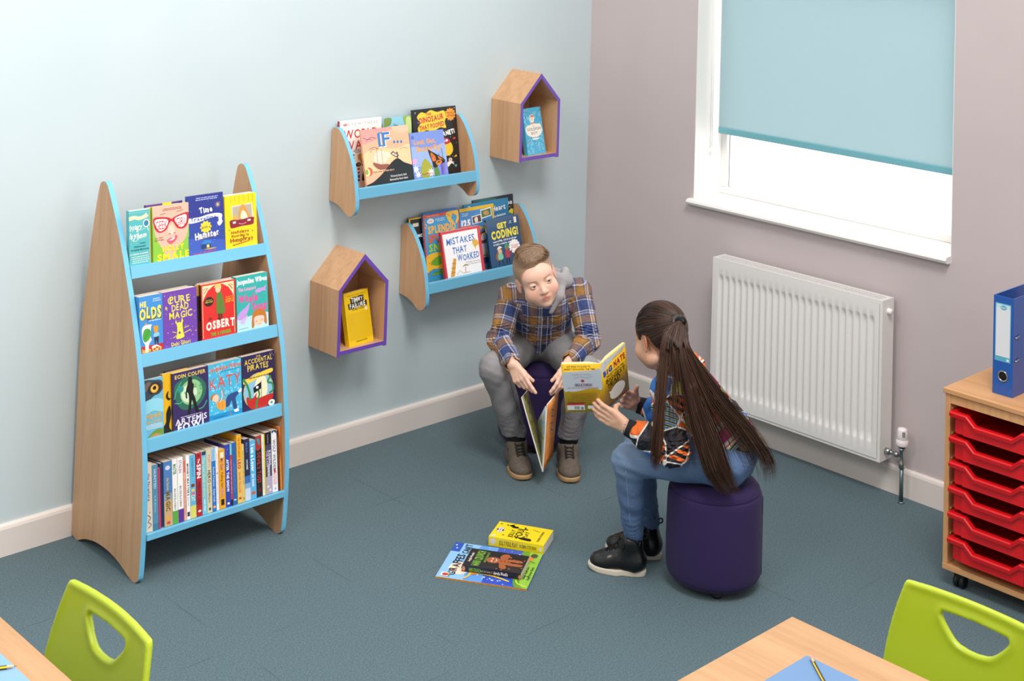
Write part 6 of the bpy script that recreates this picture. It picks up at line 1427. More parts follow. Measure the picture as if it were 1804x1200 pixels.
jn = sdf_obj('jeans', S, M_GJ, boy, .0038, fade_fn(B, [(B['knL'] + A(0, 0, .03), B['hipL']), (B['knR'] + A(0, 0, .03), B['hipR'])], None), lambda P, e: jean_f(P, e, (B['knL'], B['knR']), (B['anL'], B['anR'])))
def seam_on(ev, pts, dirn, parent, col, name='side_seam', r=.0012, owner=None):
    out = []
    for p, dr in zip(pts, dirn):
        for st_ in np.linspace(.12, .0, 90):
            q = p + dr * st_
            if ev(q[None])[0] < 0: out.append(V3(q + dr * .0004 - A(*owner.location))); break
    if len(out) > 3:
        bm = BM(); tube(bm, out, r, 4); obj(name, bm, mat(col, .8), parent)
jev = lambda P: jean_f(P, S.ev, (B['knL'], B['knR']), (B['anL'], B['anR']))
for s_, sg in (('L', -1), ('R', 1)):
    kn, an, h_ = B['kn' + s_], B['an' + s_], B['hip' + s_]; q = fr(-sg * .75, -.65, 0)
    seam_on(jev, [kn * (1 - t) + an * t for t in np.linspace(.12, .74, 16)], [nrm(q)] * 16, jn, '#3f3f45', owner=boy)

# boots
k = NT('brown_suede', .8); v = k.coord('Object'); n = k.noise(v, 120, 4); k.col(k.mix(n, '#4a413a', '#6f6459')); k.bump(n, .4, .002); M_SUE = k.m
M_TSOLE = mat('#b08d63', .75, name='tan_rubber_sole'); M_LACE = mat('#2b2724', .9, name='dark_lace')
def boot(parent, heel, d, L, W_, H_, mu, ms, ml, sole_h=.022, cuffr=.042, up=None, tongue=None, cuff_f=None, lh=None):
    """heel: point at the back of the sole on the floor; d: unit direction of the foot"""
    d = nrm(A(*d)); heel = A(*heel); sd = np.cross(d, EZ); RM = np.array([d, -sd, EZ]); an = heel + d * .052
    S = Sdf(); S.cap(heel + d * .045 + EZ * .05, heel + d * .062 + EZ * (H_ - .035), cuffr * .92, cuffr * .94, .02)
    S.cap(heel + d * .05 + EZ * .040, heel + d * (L * .62) + EZ * .036, .040 * W_, .039 * W_, .02); S.ell(heel + d * (L * .72) + EZ * .029, A(L * .26, .043 * W_, .030), RM, .02)
    S.cap(heel + d * .062 + EZ * (H_ * .72), heel + d * (L * .55) + EZ * .05, .030 * W_, .024, .025)
    S.plane(EZ, heel + EZ * (H_ - .010) + d * .0); S.plane(-EZ, heel + EZ * sole_h * .7)
    S.cap(heel + d * .056 + EZ * (H_ - .055), heel + d * .060 + EZ * (H_ + .04), cuffr * .80, cuffr * .84, .004, '-')
    t = sdf_obj('shoe', S, mu, parent, .003, f=lambda P, e: e(P) + wob(P, .0015, 90, 2))
    loc = A(*parent.location)
    out = []
    n = 40
    for i in range(n):
        a = 2 * PI * i / n; c, s_ = math.cos(a), math.sin(a)
        x = L * .5 + (L * (.5 if c > 0 else .455) - .001) * (abs(c) ** .85) * np.sign(c); wv = (.044 if c > -.1 else .036) * W_ * (1.04 - .10 * (c < -.1)) * (abs(s_) ** .8) * np.sign(s_) * (1 + .06 * math.cos(a - .4))
        out.append((x, wv))
    bm = BM(); rings = []
    for z, gsc in ((.0005, .985), (.003, 1.0), (sole_h - .004, 1.01), (sole_h, .99)):
        rings.append([bm.verts.new(V3(heel + d * (L / 2 + (x - L / 2) * gsc) + sd * w_ * gsc + EZ * (z + (.006 * max(0, x / L - .8) / .2 if z < .01 else .003 * max(0, x / L - .8) / .2)) - loc)) for x, w_ in out])
    for a, b in zip(rings, rings[1:]):
        for i in range(n):
            f = bm.faces.new((a[i], a[(i + 1) % n], b[(i + 1) % n], b[i])); f.smooth = True
    bm.faces.new(rings[0]); bm.faces.new(rings[-1]); bmesh.ops.recalc_face_normals(bm, faces=bm.faces)
    obj('sole', bm, ms, t)
    bm = BM(); hh = H_ if lh is None else lh
    def top(u):     # point on the instep centreline
        p = heel + d * (.062 + (L * .60 - .062) * u) + EZ * ((H_ - .03) * (1 - u) + .052 * u)
        for st_ in np.linspace(.05, -.02, 60):
            q = p + (EZ * .8 + d * .6) * st_
            if S.ev(q[None])[0] < 0: return q
        return p
    for j in range(5):
        q = top(.12 + .19 * j)
        for sg in (-1, 1):
            a = q + sd * .018 * sg + EZ * -.002; b = top(.12 + .19 * (j + .8)) - sd * .018 * sg
            tube(bm, [V3(a - loc + d * .002), V3((a + b) / 2 + (EZ + d) * .0035 - loc), V3(b - loc + d * .002)], .0019, 5)
    q = top(.12)
    for sg in (-1, 1):
        pp = [q, q + sd * sg * .02 + EZ * .006 + d * .01, q + sd * sg * .038 - EZ * .004 + d * .012, q + sd * sg * .026 - EZ * .018 + d * .014, q + d * .008]
        tube(bm, [V3(A(*p) - loc) for p in catmull([tuple(p) for p in pp], 4, False)], .0018, 5)
        pp = [q + d * .006, q + sd * sg * .016 - EZ * .02 + d * .016, q + sd * sg * .024 - EZ * .045 + d * .018]
        tube(bm, [V3(A(*p) - loc) for p in catmull([tuple(p) for p in pp], 4, False)], .0018, 5)
    obj('laces', bm, ml, t)
    return t, top
for s_, fd in (('L', (-.050, -.086, 0)), ('R', (-.064, -.074, 0))):
    an = B['an' + s_]; fdn = nrm(A(*fd)); heel = A(an[0], an[1], 0) - fdn * .050
    t, top = boot(boy, heel, fd, .205, .98, .118, M_SUE, M_TSOLE, M_LACE, .02, .043)
    bm = BM(); p = top(.0) + EZ * .014; sd = np.cross(fdn, EZ); uu = nrm(EZ * .9 - fdn * .3)
    vs = [bm.verts.new(V3(p + sd * a + uu * b + fdn * c - A(*boy.location))) for c in (.004, .008) for a, b in ((-.014, -.008), (.014, -.008), (.013, .016), (-.013, .016))]
    for f in ((0, 1, 2, 3), (7, 6, 5, 4), (0, 4, 5, 1), (1, 5, 6, 2), (2, 6, 7, 3), (3, 7, 4, 0)): bm.faces.new([vs[i] for i in f])
    bmesh.ops.recalc_face_normals(bm, faces=bm.faces); o_ = obj('tongue_tab', bm, mat('#8a5230', .7, name='tan_leather_tab'), t); o_['label'] = 'tan leather tab'
    Sk = Sdf(); Sk.cap(A(an[0], an[1], .085), an + nrm(B['kn' + s_] - an) * .045, .0365, .0355); sdf_obj('sock', Sk, M_SOCK, boy, .004)

# picture book in the boy's hands
def panel(bm, pts, th, mi=0, n=1, bulge=0):
    """pts: 4 corners a, b, c, d"""
    P = [A(*p) for p in pts]; nn = nrm(np.cross(P[1] - P[0], P[3] - P[0])); m = 8; rows = []
    for side in (0, 1):
        g = [[bm.verts.new(V3((P[0] * (1 - u) + P[1] * u) * (1 - v_) + (P[3] * (1 - u) + P[2] * u) * v_ + nn * (side * th + bulge * math.sin(u * PI)))) for v_ in (0, 1)] for u in np.linspace(0, 1, m + 1)]
        rows.append(g)
    fs = []
    for side in (0, 1):
        for i in range(m):
            f = bm.faces.new((rows[side][i][0], rows[side][i + 1][0], rows[side][i + 1][1], rows[side][i][1])); f.material_index = mi if side == 0 else n; f.smooth = True; fs.append(f)
    for i in range(m):
        for v_ in (0, 1):
            f = bm.faces.new((rows[0][i][v_], rows[0][i + 1][v_], rows[1][i + 1][v_], rows[1][i][v_])); f.material_index = 2; fs.append(f)
    for i in (0, m):
        f = bm.faces.new((rows[0][i][0], rows[0][i][1], rows[1][i][1], rows[1][i][0])); f.material_index = 2; fs.append(f)
    bmesh.ops.recalc_face_normals(bm, faces=fs); return P, nn
def art(name, stops, scale=18, dist=1.5):
    k = NT(name, .35); n = k.noise(k.coord('Object', (1, 1, 1.6)), scale, 5, .6, dist); k.col(k.ramp(n, stops)); k.b.inputs['Coat Weight'].default_value = .2; return k.m
pb = thing('picture_book', "open picture book held between the boy's hands with an orange back cover", 'book')
M_OLIVE = art('olive_meadow_picture', [(.3, '#3f4a1f'), (.45, '#77752c'), (.55, '#8f8c5c'), (.65, '#6a6f5c'), (.8, '#4e5a33')]); M_RIV = art('river_valley_picture', [(.3, '#4f6f3a'), (.42, '#8a8f4c'), (.5, '#b9b89c'), (.6, '#7fa0c2'), (.75, '#9db6cf')], 14); M_ORG = art('orange_cover_print', [(.3, '#d9782c'), (.55, '#e8964a'), (.8, '#f0ae62')], 9)
M_EDGE = mat('#ece6dc', .7, name='book_edge_paper')
bC, bCb, bB, bA_ = (-1.022, -.771, .066), (-.912, -.690, .052), (-1.057, -.682, .324), (-.935, -.590, .300)
rN, rF, rFb = (-1.023, -.784, .317), (-.892, -.716, .321), (-.900, -.700, .072)
bm = BM(); panel(bm, (bC, bB, bA_, bCb), .0045, 0, 0); obj('front_cover', bm, [M_OLIVE, M_OLIVE, M_EDGE], pb)
bm = BM(); P_, nn_ = panel(bm, (bC, rN, rF, rFb), .004, 0, 0); 
obj('back_cover', bm, [M_ORG, M_ORG, M_EDGE], pb)
bm = BM(); panel(bm, ((-1.024, -.770, .070), (-1.026, -.780, .312), (-.985, -.700, .222), (-.985, -.720, .085)), .0035, 0, 0, -.004); obj('page', bm, [M_RIV, M_RIV, M_EDGE], pb)
bm = BM(); mats = [mat('#4a3a6a', .5)]
a, b, c = A(*rN), A(*rF), A(*bC); ux = nrm(b - a); uy = nrm((a - c) - ux * ((a - c) @ ux)); nz = np.cross(ux, uy)
if nz @ EF > 0: nz = -nz
Sheet(bm, mats, .13, .24, lambda x, y, z: V3(c + ux * (x + .01) + uy * y + nz * (z + .0047)), step=.0001).draw([('l', '#5a3a5a', .04, [(.25, .9), (.5, .86), (.3, .80), (.55, .76)], 1), ('l', '#5a3a5a', .04, [(.2, .7), (.5, .66), (.3, .6), (.5, .54)], 1)])
obj('cover_print', bm, mats, pb)
# ================================================================ GIRL
G = dict(hipN=(-1.131, -1.711, .412), chest=(-1.122, -1.566, .580), neck=(-1.174, -1.503, .655), head=(-1.216, -1.483, .770), shN=(-1.272, -1.556, .632), shF=(-1.035, -1.470, .632), elN=(-1.306, -1.622, .470), wrN=(-1.383, -1.490, .523), elF=(-1.040, -1.480, .465), wrF=(-1.160, -1.340, .502), knN=(-1.328, -1.453, .392), knF=(-1.200, -1.390, .392), anN=(-1.262, -1.430, .125), anF=(-1.130, -1.385, .118))
G = {k_: A(*v) for k_, v in G.items()}
gF = nrm(fr(-.93, .36, 0)); gR = nrm(fr(.36, .93, 0)); G['hipF'] = G['hipN'] + gR * .125 + A(0, 0, 0); G['pel'] = (G['hipN'] + G['hipF']) / 2 - gF * .015 + A(0, 0, .015)
girl = thing('person', 'girl with a very long brown ponytail on a purple stool, reading a yellow paperback', 'person', (-1.099, -1.636, .342))
hY = nrm(fr(-.56, .78, -.25)); hZ = nrm(EZ - hY * (EZ @ hY) + ER * .02); hZ = nrm(hZ - hY * (hZ @ hY)); hX = np.cross(hY, hZ)
gs = 1.0
S = Sdf(); Gg, Rg = head(S, G['head'], hX, hY, hZ, gs); lids(S, Gg, Rg, gs, .0028, low=-.004)
S.cap(G['head'] - hZ * .05 - hY * .02, G['neck'], .034, .040, .02)
gz = nrm(G['neck'] - G['pel']); gx = nrm(G['shF'] - G['shN']); RG = frame_of(gz, gx)
S.ell(G['chest'], (.090, .065, .12), RG, .03); S.cap(G['pel'] + gF * .02, (G['pel'] + G['chest']) / 2, .060, .070, .03); S.cap(G['shN'], G['shF'], .034, .034, .03)
for q in 'NF':
    S.cap(G['sh' + q], G['el' + q], .032, .028, .012); S.cap(G['el' + q], G['wr' + q], .028, .0195, .012)
    S.cap(G['pel'] + gF * .02, G['hip' + q] + gF * .02, .055, .055, .02); S.cap(G['hip' + q] + gF * .02, G['kn' + q], .050, .033, .012); S.cap(G['kn' + q], G['an' + q], .030, .024, .012)
    fd = nrm(fr(-.95, .22, 0)) if q == 'N' else nrm(fr(-.95, .30, 0)); an = G['an' + q]; S.cap(an, A(an[0], an[1], .05) - fd * .008, .023, .019, .012); S.cap(A(an[0], an[1], .045), A(an[0], an[1], .036) + fd * .085, .019, .016, .012)
# held book frame
th_ = R(21); ax_a = nrm(EZ * math.cos(th_) - EF * math.sin(th_) - ER * .13); eRb = nrm(ER - ax_a * (ER @ ax_a)); ax_b = np.cross(ax_a, eRb); S0 = A(-1.397, -1.409, .551); BH, BW = .190, .128
p1 = nrm(-eRb * math.cos(R(4)) + ax_b * math.sin(R(4))); ph2 = R(45); p2 = eRb * math.cos(ph2) + ax_b * math.sin(ph2)
back_n = nrm(np.cross(ax_a, p1)); back_n = back_n if back_n @ EF > 0 else -back_n      # away from the camera
n2_ = nrm(np.cross(p2, ax_a)); n2_ = n2_ if n2_ @ EF > 0 else -n2_
# left hand: fingers spread over the cover
W_ = G['wrN']; tgt = S0 + p1 * .045 + ax_a * .030 - back_n * .004
Dh = nrm(tgt - W_); hand(S, W_, Dh, nrm(back_n * 1.0 - ax_a * .1), -1, ((-.05, .42, .38), (.0, .36, .36), (.0, .34, .34), (.05, .34, .34)), .05, .97, thumb=(.12, 1.25, .5), k=.003)
W_ = G['wrF']; tgt = S0 + p2 * .055 + n2_ * .050 + ax_a * .03
hand(S, W_, nrm(tgt - W_), nrm(-n2_), 1, ((.1, .3, .25),) * 4, .05, .95, thumb=(.5, .3, .2), k=.003)
def girl_post(me, V):
    hl = lambda x, y, z: np.clip((.048 + .2 * z - y) / .004, 0, 1) * (z > np.interp(y, [-.1, -.03, .0, .05], [-.06, -.05, .02, .0])) * .9
    vattr(me, 'tint', head_tint(V, G['head'], Rg, gs, hairline=hl), 'FLOAT_COLOR')
SK2 = skin_mat('olive_skin', '#d9a585', '#c98a6c')
sdf_obj('body', S, SK2, girl, .0023, girl_post)
for c_, r_ in eyes(girl, Gg, Rg, gs, '#4a3424', look=(0, -.3)): pass

def dark_hair(name, c0_, c1_, c2_, sc=200):
    k = NT(name, .42); v = k.coord('Object'); n = k.noise(v, sc, 3, .6); k.col(k.ramp(n, [(.3, c0_), (.5, c1_), (.7, c2_)])); k.bump(n, .4, .002); return k.m
M_SC = dark_hair('pulled_back_dark_hair', '#17100d', '#241813', '#33221a')
def girl_hair(P):
    l = (P - G['head']) @ Rg.T / gs; x, y, z = l[:, 0], l[:, 1], l[:, 2]; r = A(.0725, .089, .078) + .0065
    q = (l - A(0, -.014, .036)) / r; n = np.linalg.norm(q, axis=1); m = np.linalg.norm(q / r, axis=1); d = n * (n - 1) / m
    base = A(0, -.103, .055); v = l - base; ang = np.arctan2(v[:, 0], v[:, 2]); d = d + .0007 * np.sin(ang * 46)
    zl = np.interp(y, [-.1, -.05, -.028, .012, .03, .06], [-.062, -.058, .018, .026, -.004, .0]) - z
    d = np.maximum(np.maximum(d, y - (.046 + .25 * z)), zl)
    k_ = np.linalg.norm((l - base) / A(1, .9, 1), axis=1) - .013; h = np.clip(.5 + .5 * (d - k_) / .02, 0, 1); return (d + (k_ - d) * h - .02 * h * (1 - h)) * gs
hair = sdf_obj('hair', Sdf().ell(G['head'] + hZ * .03 - hY * .02, (.135,) * 3), M_SC, girl, .0023, f=lambda P, e: girl_hair(P))
tb = Gg(0, -.112, .058)
M_H = [mat('#42291c', .38, name='brown_hair'), mat('#533524', .38, name='mid_brown_hair'), mat('#2c1b13', .4, name='dark_brown_hair'), mat('#65452f', .38, name='light_brown_hair')]  # browns dealt out to single strands at random
rs = np.random.RandomState(3); st = []; wd = []; mi = []
rE = A(.0725, .089, .078) + .0068
for i in range(900):      # strands combed from the hairline to the tie
    ph = rs.uniform(-PI, PI); u0 = rs.uniform(.6, 2.2)
    d0 = A(math.sin(ph) * .9, 0, math.cos(ph)); bdir = nrm(A(0, -.93, .22)); w_ = nrm(d0 - bdir * (d0 @ bdir)); n = 14; an_ = np.linspace(u0, .20, n)
    D = np.cos(an_)[:, None] * bdir + np.sin(an_)[:, None] * w_; P = A(0, -.014, .036) + D * rE * (1 + rs.uniform(0, .012))
    ok = (P[:, 1] < .044 + .25 * P[:, 2]) & (P[:, 2] > np.interp(P[:, 1], [-.1, -.05, -.028, .012, .03, .06], [-.058, -.054, .022, .030, .0, .004]))
    P = P[ok]
    if len(P) < 4: continue
    st.append(G['head'] + (P @ Rg) * gs); wd.append(.0007); mi.append(rs.choice(4, p=[.35, .15, .45, .05]))
strand_mesh('combed_hair', st, wd, M_H, hair, mi) if False else None
o_ = strand_mesh('combed_hair', st, wd, M_H, girl, mi)
GD = dict(
 a=[(-1.276, -1.569, .857), (-1.350, -1.607, .820), (-1.393, -1.628, .692), (-1.419, -1.637, .560), (-1.420, -1.629, .426)],
 b=[(-1.273, -1.572, .857), (-1.344, -1.626, .806), (-1.376, -1.643, .675), (-1.400, -1.654, .543), (-1.404, -1.644, .418)],
 c=[(-1.271, -1.574, .859), (-1.329, -1.653, .792), (-1.314, -1.675, .670), (-1.297, -1.698, .549), (-1.261, -1.738, .402), (-1.214, -1.793, .349)],
 d=[(-1.267, -1.578, .859), (-1.308, -1.659, .789), (-1.254, -1.689, .643), (-1.208, -1.726, .518), (-1.201, -1.769, .423), (-1.183, -1.809, .344)],
 e=[(-1.256, -1.574, .854), (-1.290, -1.664, .790), (-1.222, -1.712, .640), (-1.143, -1.772, .528), (-1.105, -1.815, .440), (-1.100, -1.830, .352)],
 f=[(-1.245, -1.570, .848), (-1.262, -1.650, .782), (-1.160, -1.715, .636), (-1.070, -1.775, .512), (-1.022, -1.815, .418), (-1.018, -1.815, .352)])
GU = {}
for k_, g_ in GD.items():
    g_ = [tuple(tb)] + [tuple(tb * .35 + A(*g_[1]) * .65 + A(0, 0, .022))] + g_[1:]
    c_ = np.array(catmull(g_, 10, False)); t = np.r_[0, np.cumsum(np.linalg.norm(np.diff(c_, axis=0), axis=1))]; t /= t[-1]
    GU[k_] = np.stack([np.interp(np.linspace(0, 1, 30), t, c_[:, j]) for j in range(3)], -1)
st = []; wd = []; mi = []
def lock(k1, k2, n, w=.001, lo=0, hi=1, cut=(.8, 1.), spread=.008, prob=(.38, .26, .26, .10), depth=.014):
    for i in range(n):
        u = rs.uniform(lo, hi); c_ = GU[k1] * (1 - u) + GU[k2] * u; tt = np.linspace(0, 1, 30)
        off = rs.normal(size=3); off -= EF * (off @ EF); off = off / 3
        dp = rs.uniform(-.2, 1) * depth; wv = np.stack([np.sin(tt * rs.uniform(3, 8) + rs.uniform(0, 6)) for _ in range(3)], -1) * .0025
        P = c_ + off * spread * (tt[:, None] ** .8) * 2 + EF * dp * np.minimum(1, tt[:, None] * 5 + .2) + wv * tt[:, None]
        e_ = rs.uniform(*cut); m_ = int(30 * e_); P = P[:max(6, m_)]
        st.append(P); wd.append(w * rs.uniform(.7, 1.2)); mi.append(rs.choice(4, p=prob))
lock('a', 'b', 330, cut=(.86, 1), spread=.006); lock('b', 'c', 170, cut=(.34, .52)); lock('b', 'c', 40, cut=(.55, .8)); lock('c', 'd', 620, cut=(.86, 1), spread=.009); lock('d', 'e', 150, cut=(.6, .97)); lock('d', 'e', 220, cut=(.35, .5)); lock('e', 'f', 260, lo=.1, hi=.9, cut=(.8, 1), spread=.011); lock('f', 'f', 14, spread=.012, cut=(.6, 1), w=.0006); lock('a', 'a', 10, spread=.012, cut=(.6, 1), w=.0006)
strand_mesh('ponytail', st, wd, M_H, girl, mi)
Sb = Sdf()
def lockbase(k1, k2, i0, i1, r0, r1, m=3):
    for u in np.linspace(.12, .88, m):
        c_ = GU[k1] * (1 - u) + GU[k2] * u + EF * .012
        idx = list(range(i0, i1, 2))
        for a, b in zip(idx, idx[1:]):
            f1 = (a - i0) / (i1 - i0); Sb.cap(c_[a], c_[b], r0 + (r1 - r0) * f1, r0 + (r1 - r0) * f1, .016)
lockbase('a', 'b', 10, 24, .008, .003, 2); lockbase('c', 'd', 10, 26, .009, .005, 3); lockbase('d', 'e', 9, 13, .006, .004, 2); lockbase('e', 'f', 10, 20, .006, .003, 2); lockbase('b', 'c', 9, 12, .007, .004, 2)
sdf_obj('ponytail_core', Sb, dark_hair('long_brown_hair', '#2a1a12', '#41291c', '#553828', 120), girl, .004, f=lambda P, e: e(P) + wob(P, .002, 120, 6))
bm = BM(); tb2 = tb - A(*girl.location); tn = nrm(A(*GD['d'][1]) + A(0, 0, .03) - tb); Mz = Matrix.Translation(V3(tb2 + tn * .006)) @ Vector((0, 0, 1)).rotation_difference(V3(tn)).to_matrix().to_4x4()
lathe(bm, [(.012, -.004), (.0185, -.003), (.0195, 0), (.0185, .003), (.012, .004)], seg=24, M=Mz); obj('hair_tie', bm, mat('#151213', .7), girl)

# jacket
def jacket_mat():
    k = NT('multicolour_print_jacket', .62); a = k.attr('pat'); mp = k.n('ShaderNodeMapping'); k.l(a.outputs['Vector'], mp.inputs['Vector']); mp.inputs['Scale'].default_value = (1, .75, 1); mp.inputs['Rotation'].default_value = (0, 0, .5)
    v = mp.outputs[0]
    vo = k.n('ShaderNodeTexVoronoi', Scale=17.); k.l(v, vo.inputs['Vector']); vo.inputs['Randomness'].default_value = .95
    ve = k.n('ShaderNodeTexVoronoi', feature='DISTANCE_TO_EDGE', Scale=17.); k.l(v, ve.inputs['Vector']); ve.inputs['Randomness'].default_value = .95
    sp = k.n('ShaderNodeSeparateColor'); k.l(vo.outputs['Color'], sp.inputs[0])
    pal = [(0, '#1f62b8'), (.13, '#e0671f'), (.28, '#1d1a22'), (.40, '#d6277f'), (.54, '#e0671f'), (.66, '#a8b53c'), (.74, '#d6277f'), (.84, '#2b6fc0'), (.92, '#1d1a22')]
    c = k.ramp(sp.outputs[0], pal, 'CONSTANT')
    wv = k.n('ShaderNodeTexWave', Scale=15., Distortion=.6); k.l(v, wv.inputs['Vector']); wv.inputs['Detail'].default_value = 1
    s2 = k.ramp(wv.outputs['Fac'], [(0, '#1d1a22'), (.5, '#e0671f')], 'CONSTANT'); c = k.mix(k.ramp(sp.outputs[1], [(0, 0.), (.80, 1.)], 'CONSTANT'), c, s2)
    wv2 = k.n('ShaderNodeTexWave', Scale=24.); k.l(v, wv2.inputs['Vector'])
    s3 = k.ramp(wv2.outputs['Fac'], [(0, '#2f6fb8'), (.35, '#c9cf5a'), (.7, '#1d2a3c')], 'CONSTANT'); c = k.mix(k.ramp(sp.outputs[2], [(0, 0.), (.90, 1.)], 'CONSTANT'), c, s3)
    c = k.mix(k.ramp(ve.outputs['Distance'], [(0, 1.), (.028, 0.)], 'CONSTANT'), c, '#ece6e3')
    k.col(c); n2 = k.noise(k.coord('Object'), 26, 4, .6, 1.3); k.bump(n2, .8, .014); return k.m
M_JK = jacket_mat(); M_RIB = mat('#141316', .9, name='black_ribbing')
S = Sdf()
S.ell(G['chest'], (.108, .082, .13), RG, .03); S.ell(G['pel'] * .5 + G['chest'] * .5, (.108, .090, .11), RG, .03); S.ell(G['pel'] + gz * .045, (.106, .094, .06), RG, .03)
S.cap(G['shN'] + gx * .0, G['shF'] - gx * .0, .044, .044, .03); S.cap(G['neck'] - gz * .02, G['neck'] + gz * .012, .054, .046, .02)
for q in 'NF':
    sh, el, wr = G['sh' + q], G['el' + q], G['wr' + q]; ax = nrm(wr - el); S.cap(sh, el, .046, .049, .018); S.cap(el, wr - ax * .055, .050, .042, .016); S.cap(wr - ax * .055, wr - ax * .035, .038, .028, .01)
    S.plane(ax, wr - ax * .036) if False else None
S.plane(-gz, G['pel'] + gz * .020)
def jk_f(P, ev):
    w = wob(P, .0055, 60, 21) + wob(P, .0025, 140, 22)
    for q in 'NF':
        for a, b, c in ((G['sh' + q], G['el' + q], 1), (G['el' + q], G['wr' + q], 0)):
            ax = nrm(b - a); L = np.linalg.norm(b - a); t = (P - a) @ ax; qd = np.linalg.norm(P - a - np.clip(t, 0, L)[:, None] * ax, axis=1); e_ = np.exp(-((t - L * c) / .06) ** 2) * (qd < .07)
            w = w + .0035 * e_ * np.sin(t * 230 + 12 * np.sin(P[:, 2] * 45))
    return ev(P) + w
segG = [(G['shN'], G['elN'], .044, gx, 1, 0), (G['elN'], G['wrN'], .042, gx, 1, .17), (G['shF'], G['elF'], .044, gx, 1, .5), (G['elF'], G['wrF'], .042, gx, 1, .66)]
def jk_pat(me, V):
    p = seguv(V, segG); arms = np.full(len(V), 1e9)
    for a, b, r, *_ in segG: arms = np.minimum(arms, np.linalg.norm(V - a - np.clip(((V - a) @ (b - a)) / ((b - a) @ (b - a)), 0, 1)[:, None] * (b - a), axis=1) - r)
    l = (V - G['chest']) @ RG.T; m = arms > .022; p[m] = np.stack([l[:, 2] + 3, l[:, 0] * 1 + l[:, 1] * .8, l[:, 0] * 0 + 3], -1)[m]; vattr(me, 'pat', p)
jk = sdf_obj('jacket', S, M_JK, girl, .0034, jk_pat, jk_f)
for q in 'NF':
    wr, el = G['wr' + q], G['el' + q]; ax = nrm(wr - el); Sc = Sdf(); Sc.cap(wr - ax * .05, wr + ax * .0, .031, .0265, .004); Sc.plane(ax, wr - ax * .001); Sc.plane(-ax, wr - ax * .043); Sc.cap(wr - ax * .07, wr + ax * .05, .024, .0215, .002, '-')
    sdf_obj('ribbed_cuff', Sc, M_RIB, jk, .0024)
Sc = Sdf(); hb_ = G['pel'] + gz * .012; Sc.ell(G['pel'] + gz * .03, (.101, .090, .07), RG, .02); Sc.plane(gz, G['pel'] + gz * .028); Sc.plane(-gz, G['pel'] - gz * .014)
sdf_obj('ribbed_hem', Sc, M_RIB, jk, .003, f=lambda P, e: e(P) + wob(P, .002, 60, 2))
# strip of skin and sparkly belt at the back
# jeans
M_BJ = denim('blue_denim', '#40587f', '#6a86ad', '#9fb4cb'); S = Sdf()
for q in 'NF':
    h_, kn, an = G['hip' + q], G['kn' + q], G['an' + q]; S.cap(G['pel'] - gz * .005 + gF * .022, h_ + gF * .02, .078, .072, .03); S.cap(h_, kn, .070, .049, .02); S.cap(kn, kn * .5 + an * .5, .047, .041, .02); S.cap(kn * .5 + an * .5, an, .041, .033, .012)
S.plane(EZ, G['pel'] + EZ * .085 + gF * 0)
S.plane(-EZ, A(0, 0, .106))
for q in 'NF': S.cap(G['an' + q] + nrm(G['kn' + q] - G['an' + q]) * .025, G['an' + q] - nrm(G['kn' + q] - G['an' + q]) * .03, .0265, .029, .003, '-')
jf = lambda P, e: jean_f(P, e, (G['knN'], G['knF']), (G['anN'], G['anF']), 5)
gj = sdf_obj('jeans', S, M_BJ, girl, .0036, fade_fn(G, [(G['knN'] + A(0, 0, .03), G['hipN']), (G['knF'] + A(0, 0, .03), G['hipF'])], None), jf)
gev = lambda P: jf(P, S.ev)
kn, an, h_ = G['knN'], G['anN'], G['hipN']
pts = [h_ * (1 - t) + kn * t for t in np.linspace(.1, .92, 16)] ; seam_on(gev, pts, [nrm(-EF + EZ * .45)] * 16, gj, '#8fa3bd', owner=girl, r=.0009)
pts = [kn * (1 - t) + an * t for t in np.linspace(.06, .84, 16)]; seam_on(gev, pts, [nrm(-EF - ER * .25)] * 16, gj, '#8fa3bd', owner=girl, r=.0009)
for dz in (0, -.012):
    pts = [G['hipN'] - gF * (.02 + .05 * t) + gR * (-.02 + .06 * t) + A(0, 0, .03 + dz - .012 * math.sin(PI * t)) for t in np.linspace(0, 1, 12)]; seam_on(gev, pts, [nrm(-EF * .8 + ER * .5)] * 12, gj, '#2f4468', 'pocket_seam', .0008, owner=girl)
Sc = Sdf(); cB = G['pel'] - gF * .012 + EZ * .045; Sc.ell(cB + gF * .012, (.088, .078, .05), np.array([gR, gF, EZ]), .02); Sc.plane(EZ, cB + EZ * .016); Sc.plane(-EZ, cB - EZ * .012)
k = NT('sparkly_belt', .45); v = k.coord('Object'); n = k.noise(v, 420, 3, .8); k.col(k.ramp(n, [(.4, '#2b221c'), (.52, '#6f5a42'), (.66, '#d9c49a')])); k.b.inputs['Metallic'].default_value = .3
sdf_obj('belt', Sc, k.m, girl, .003)
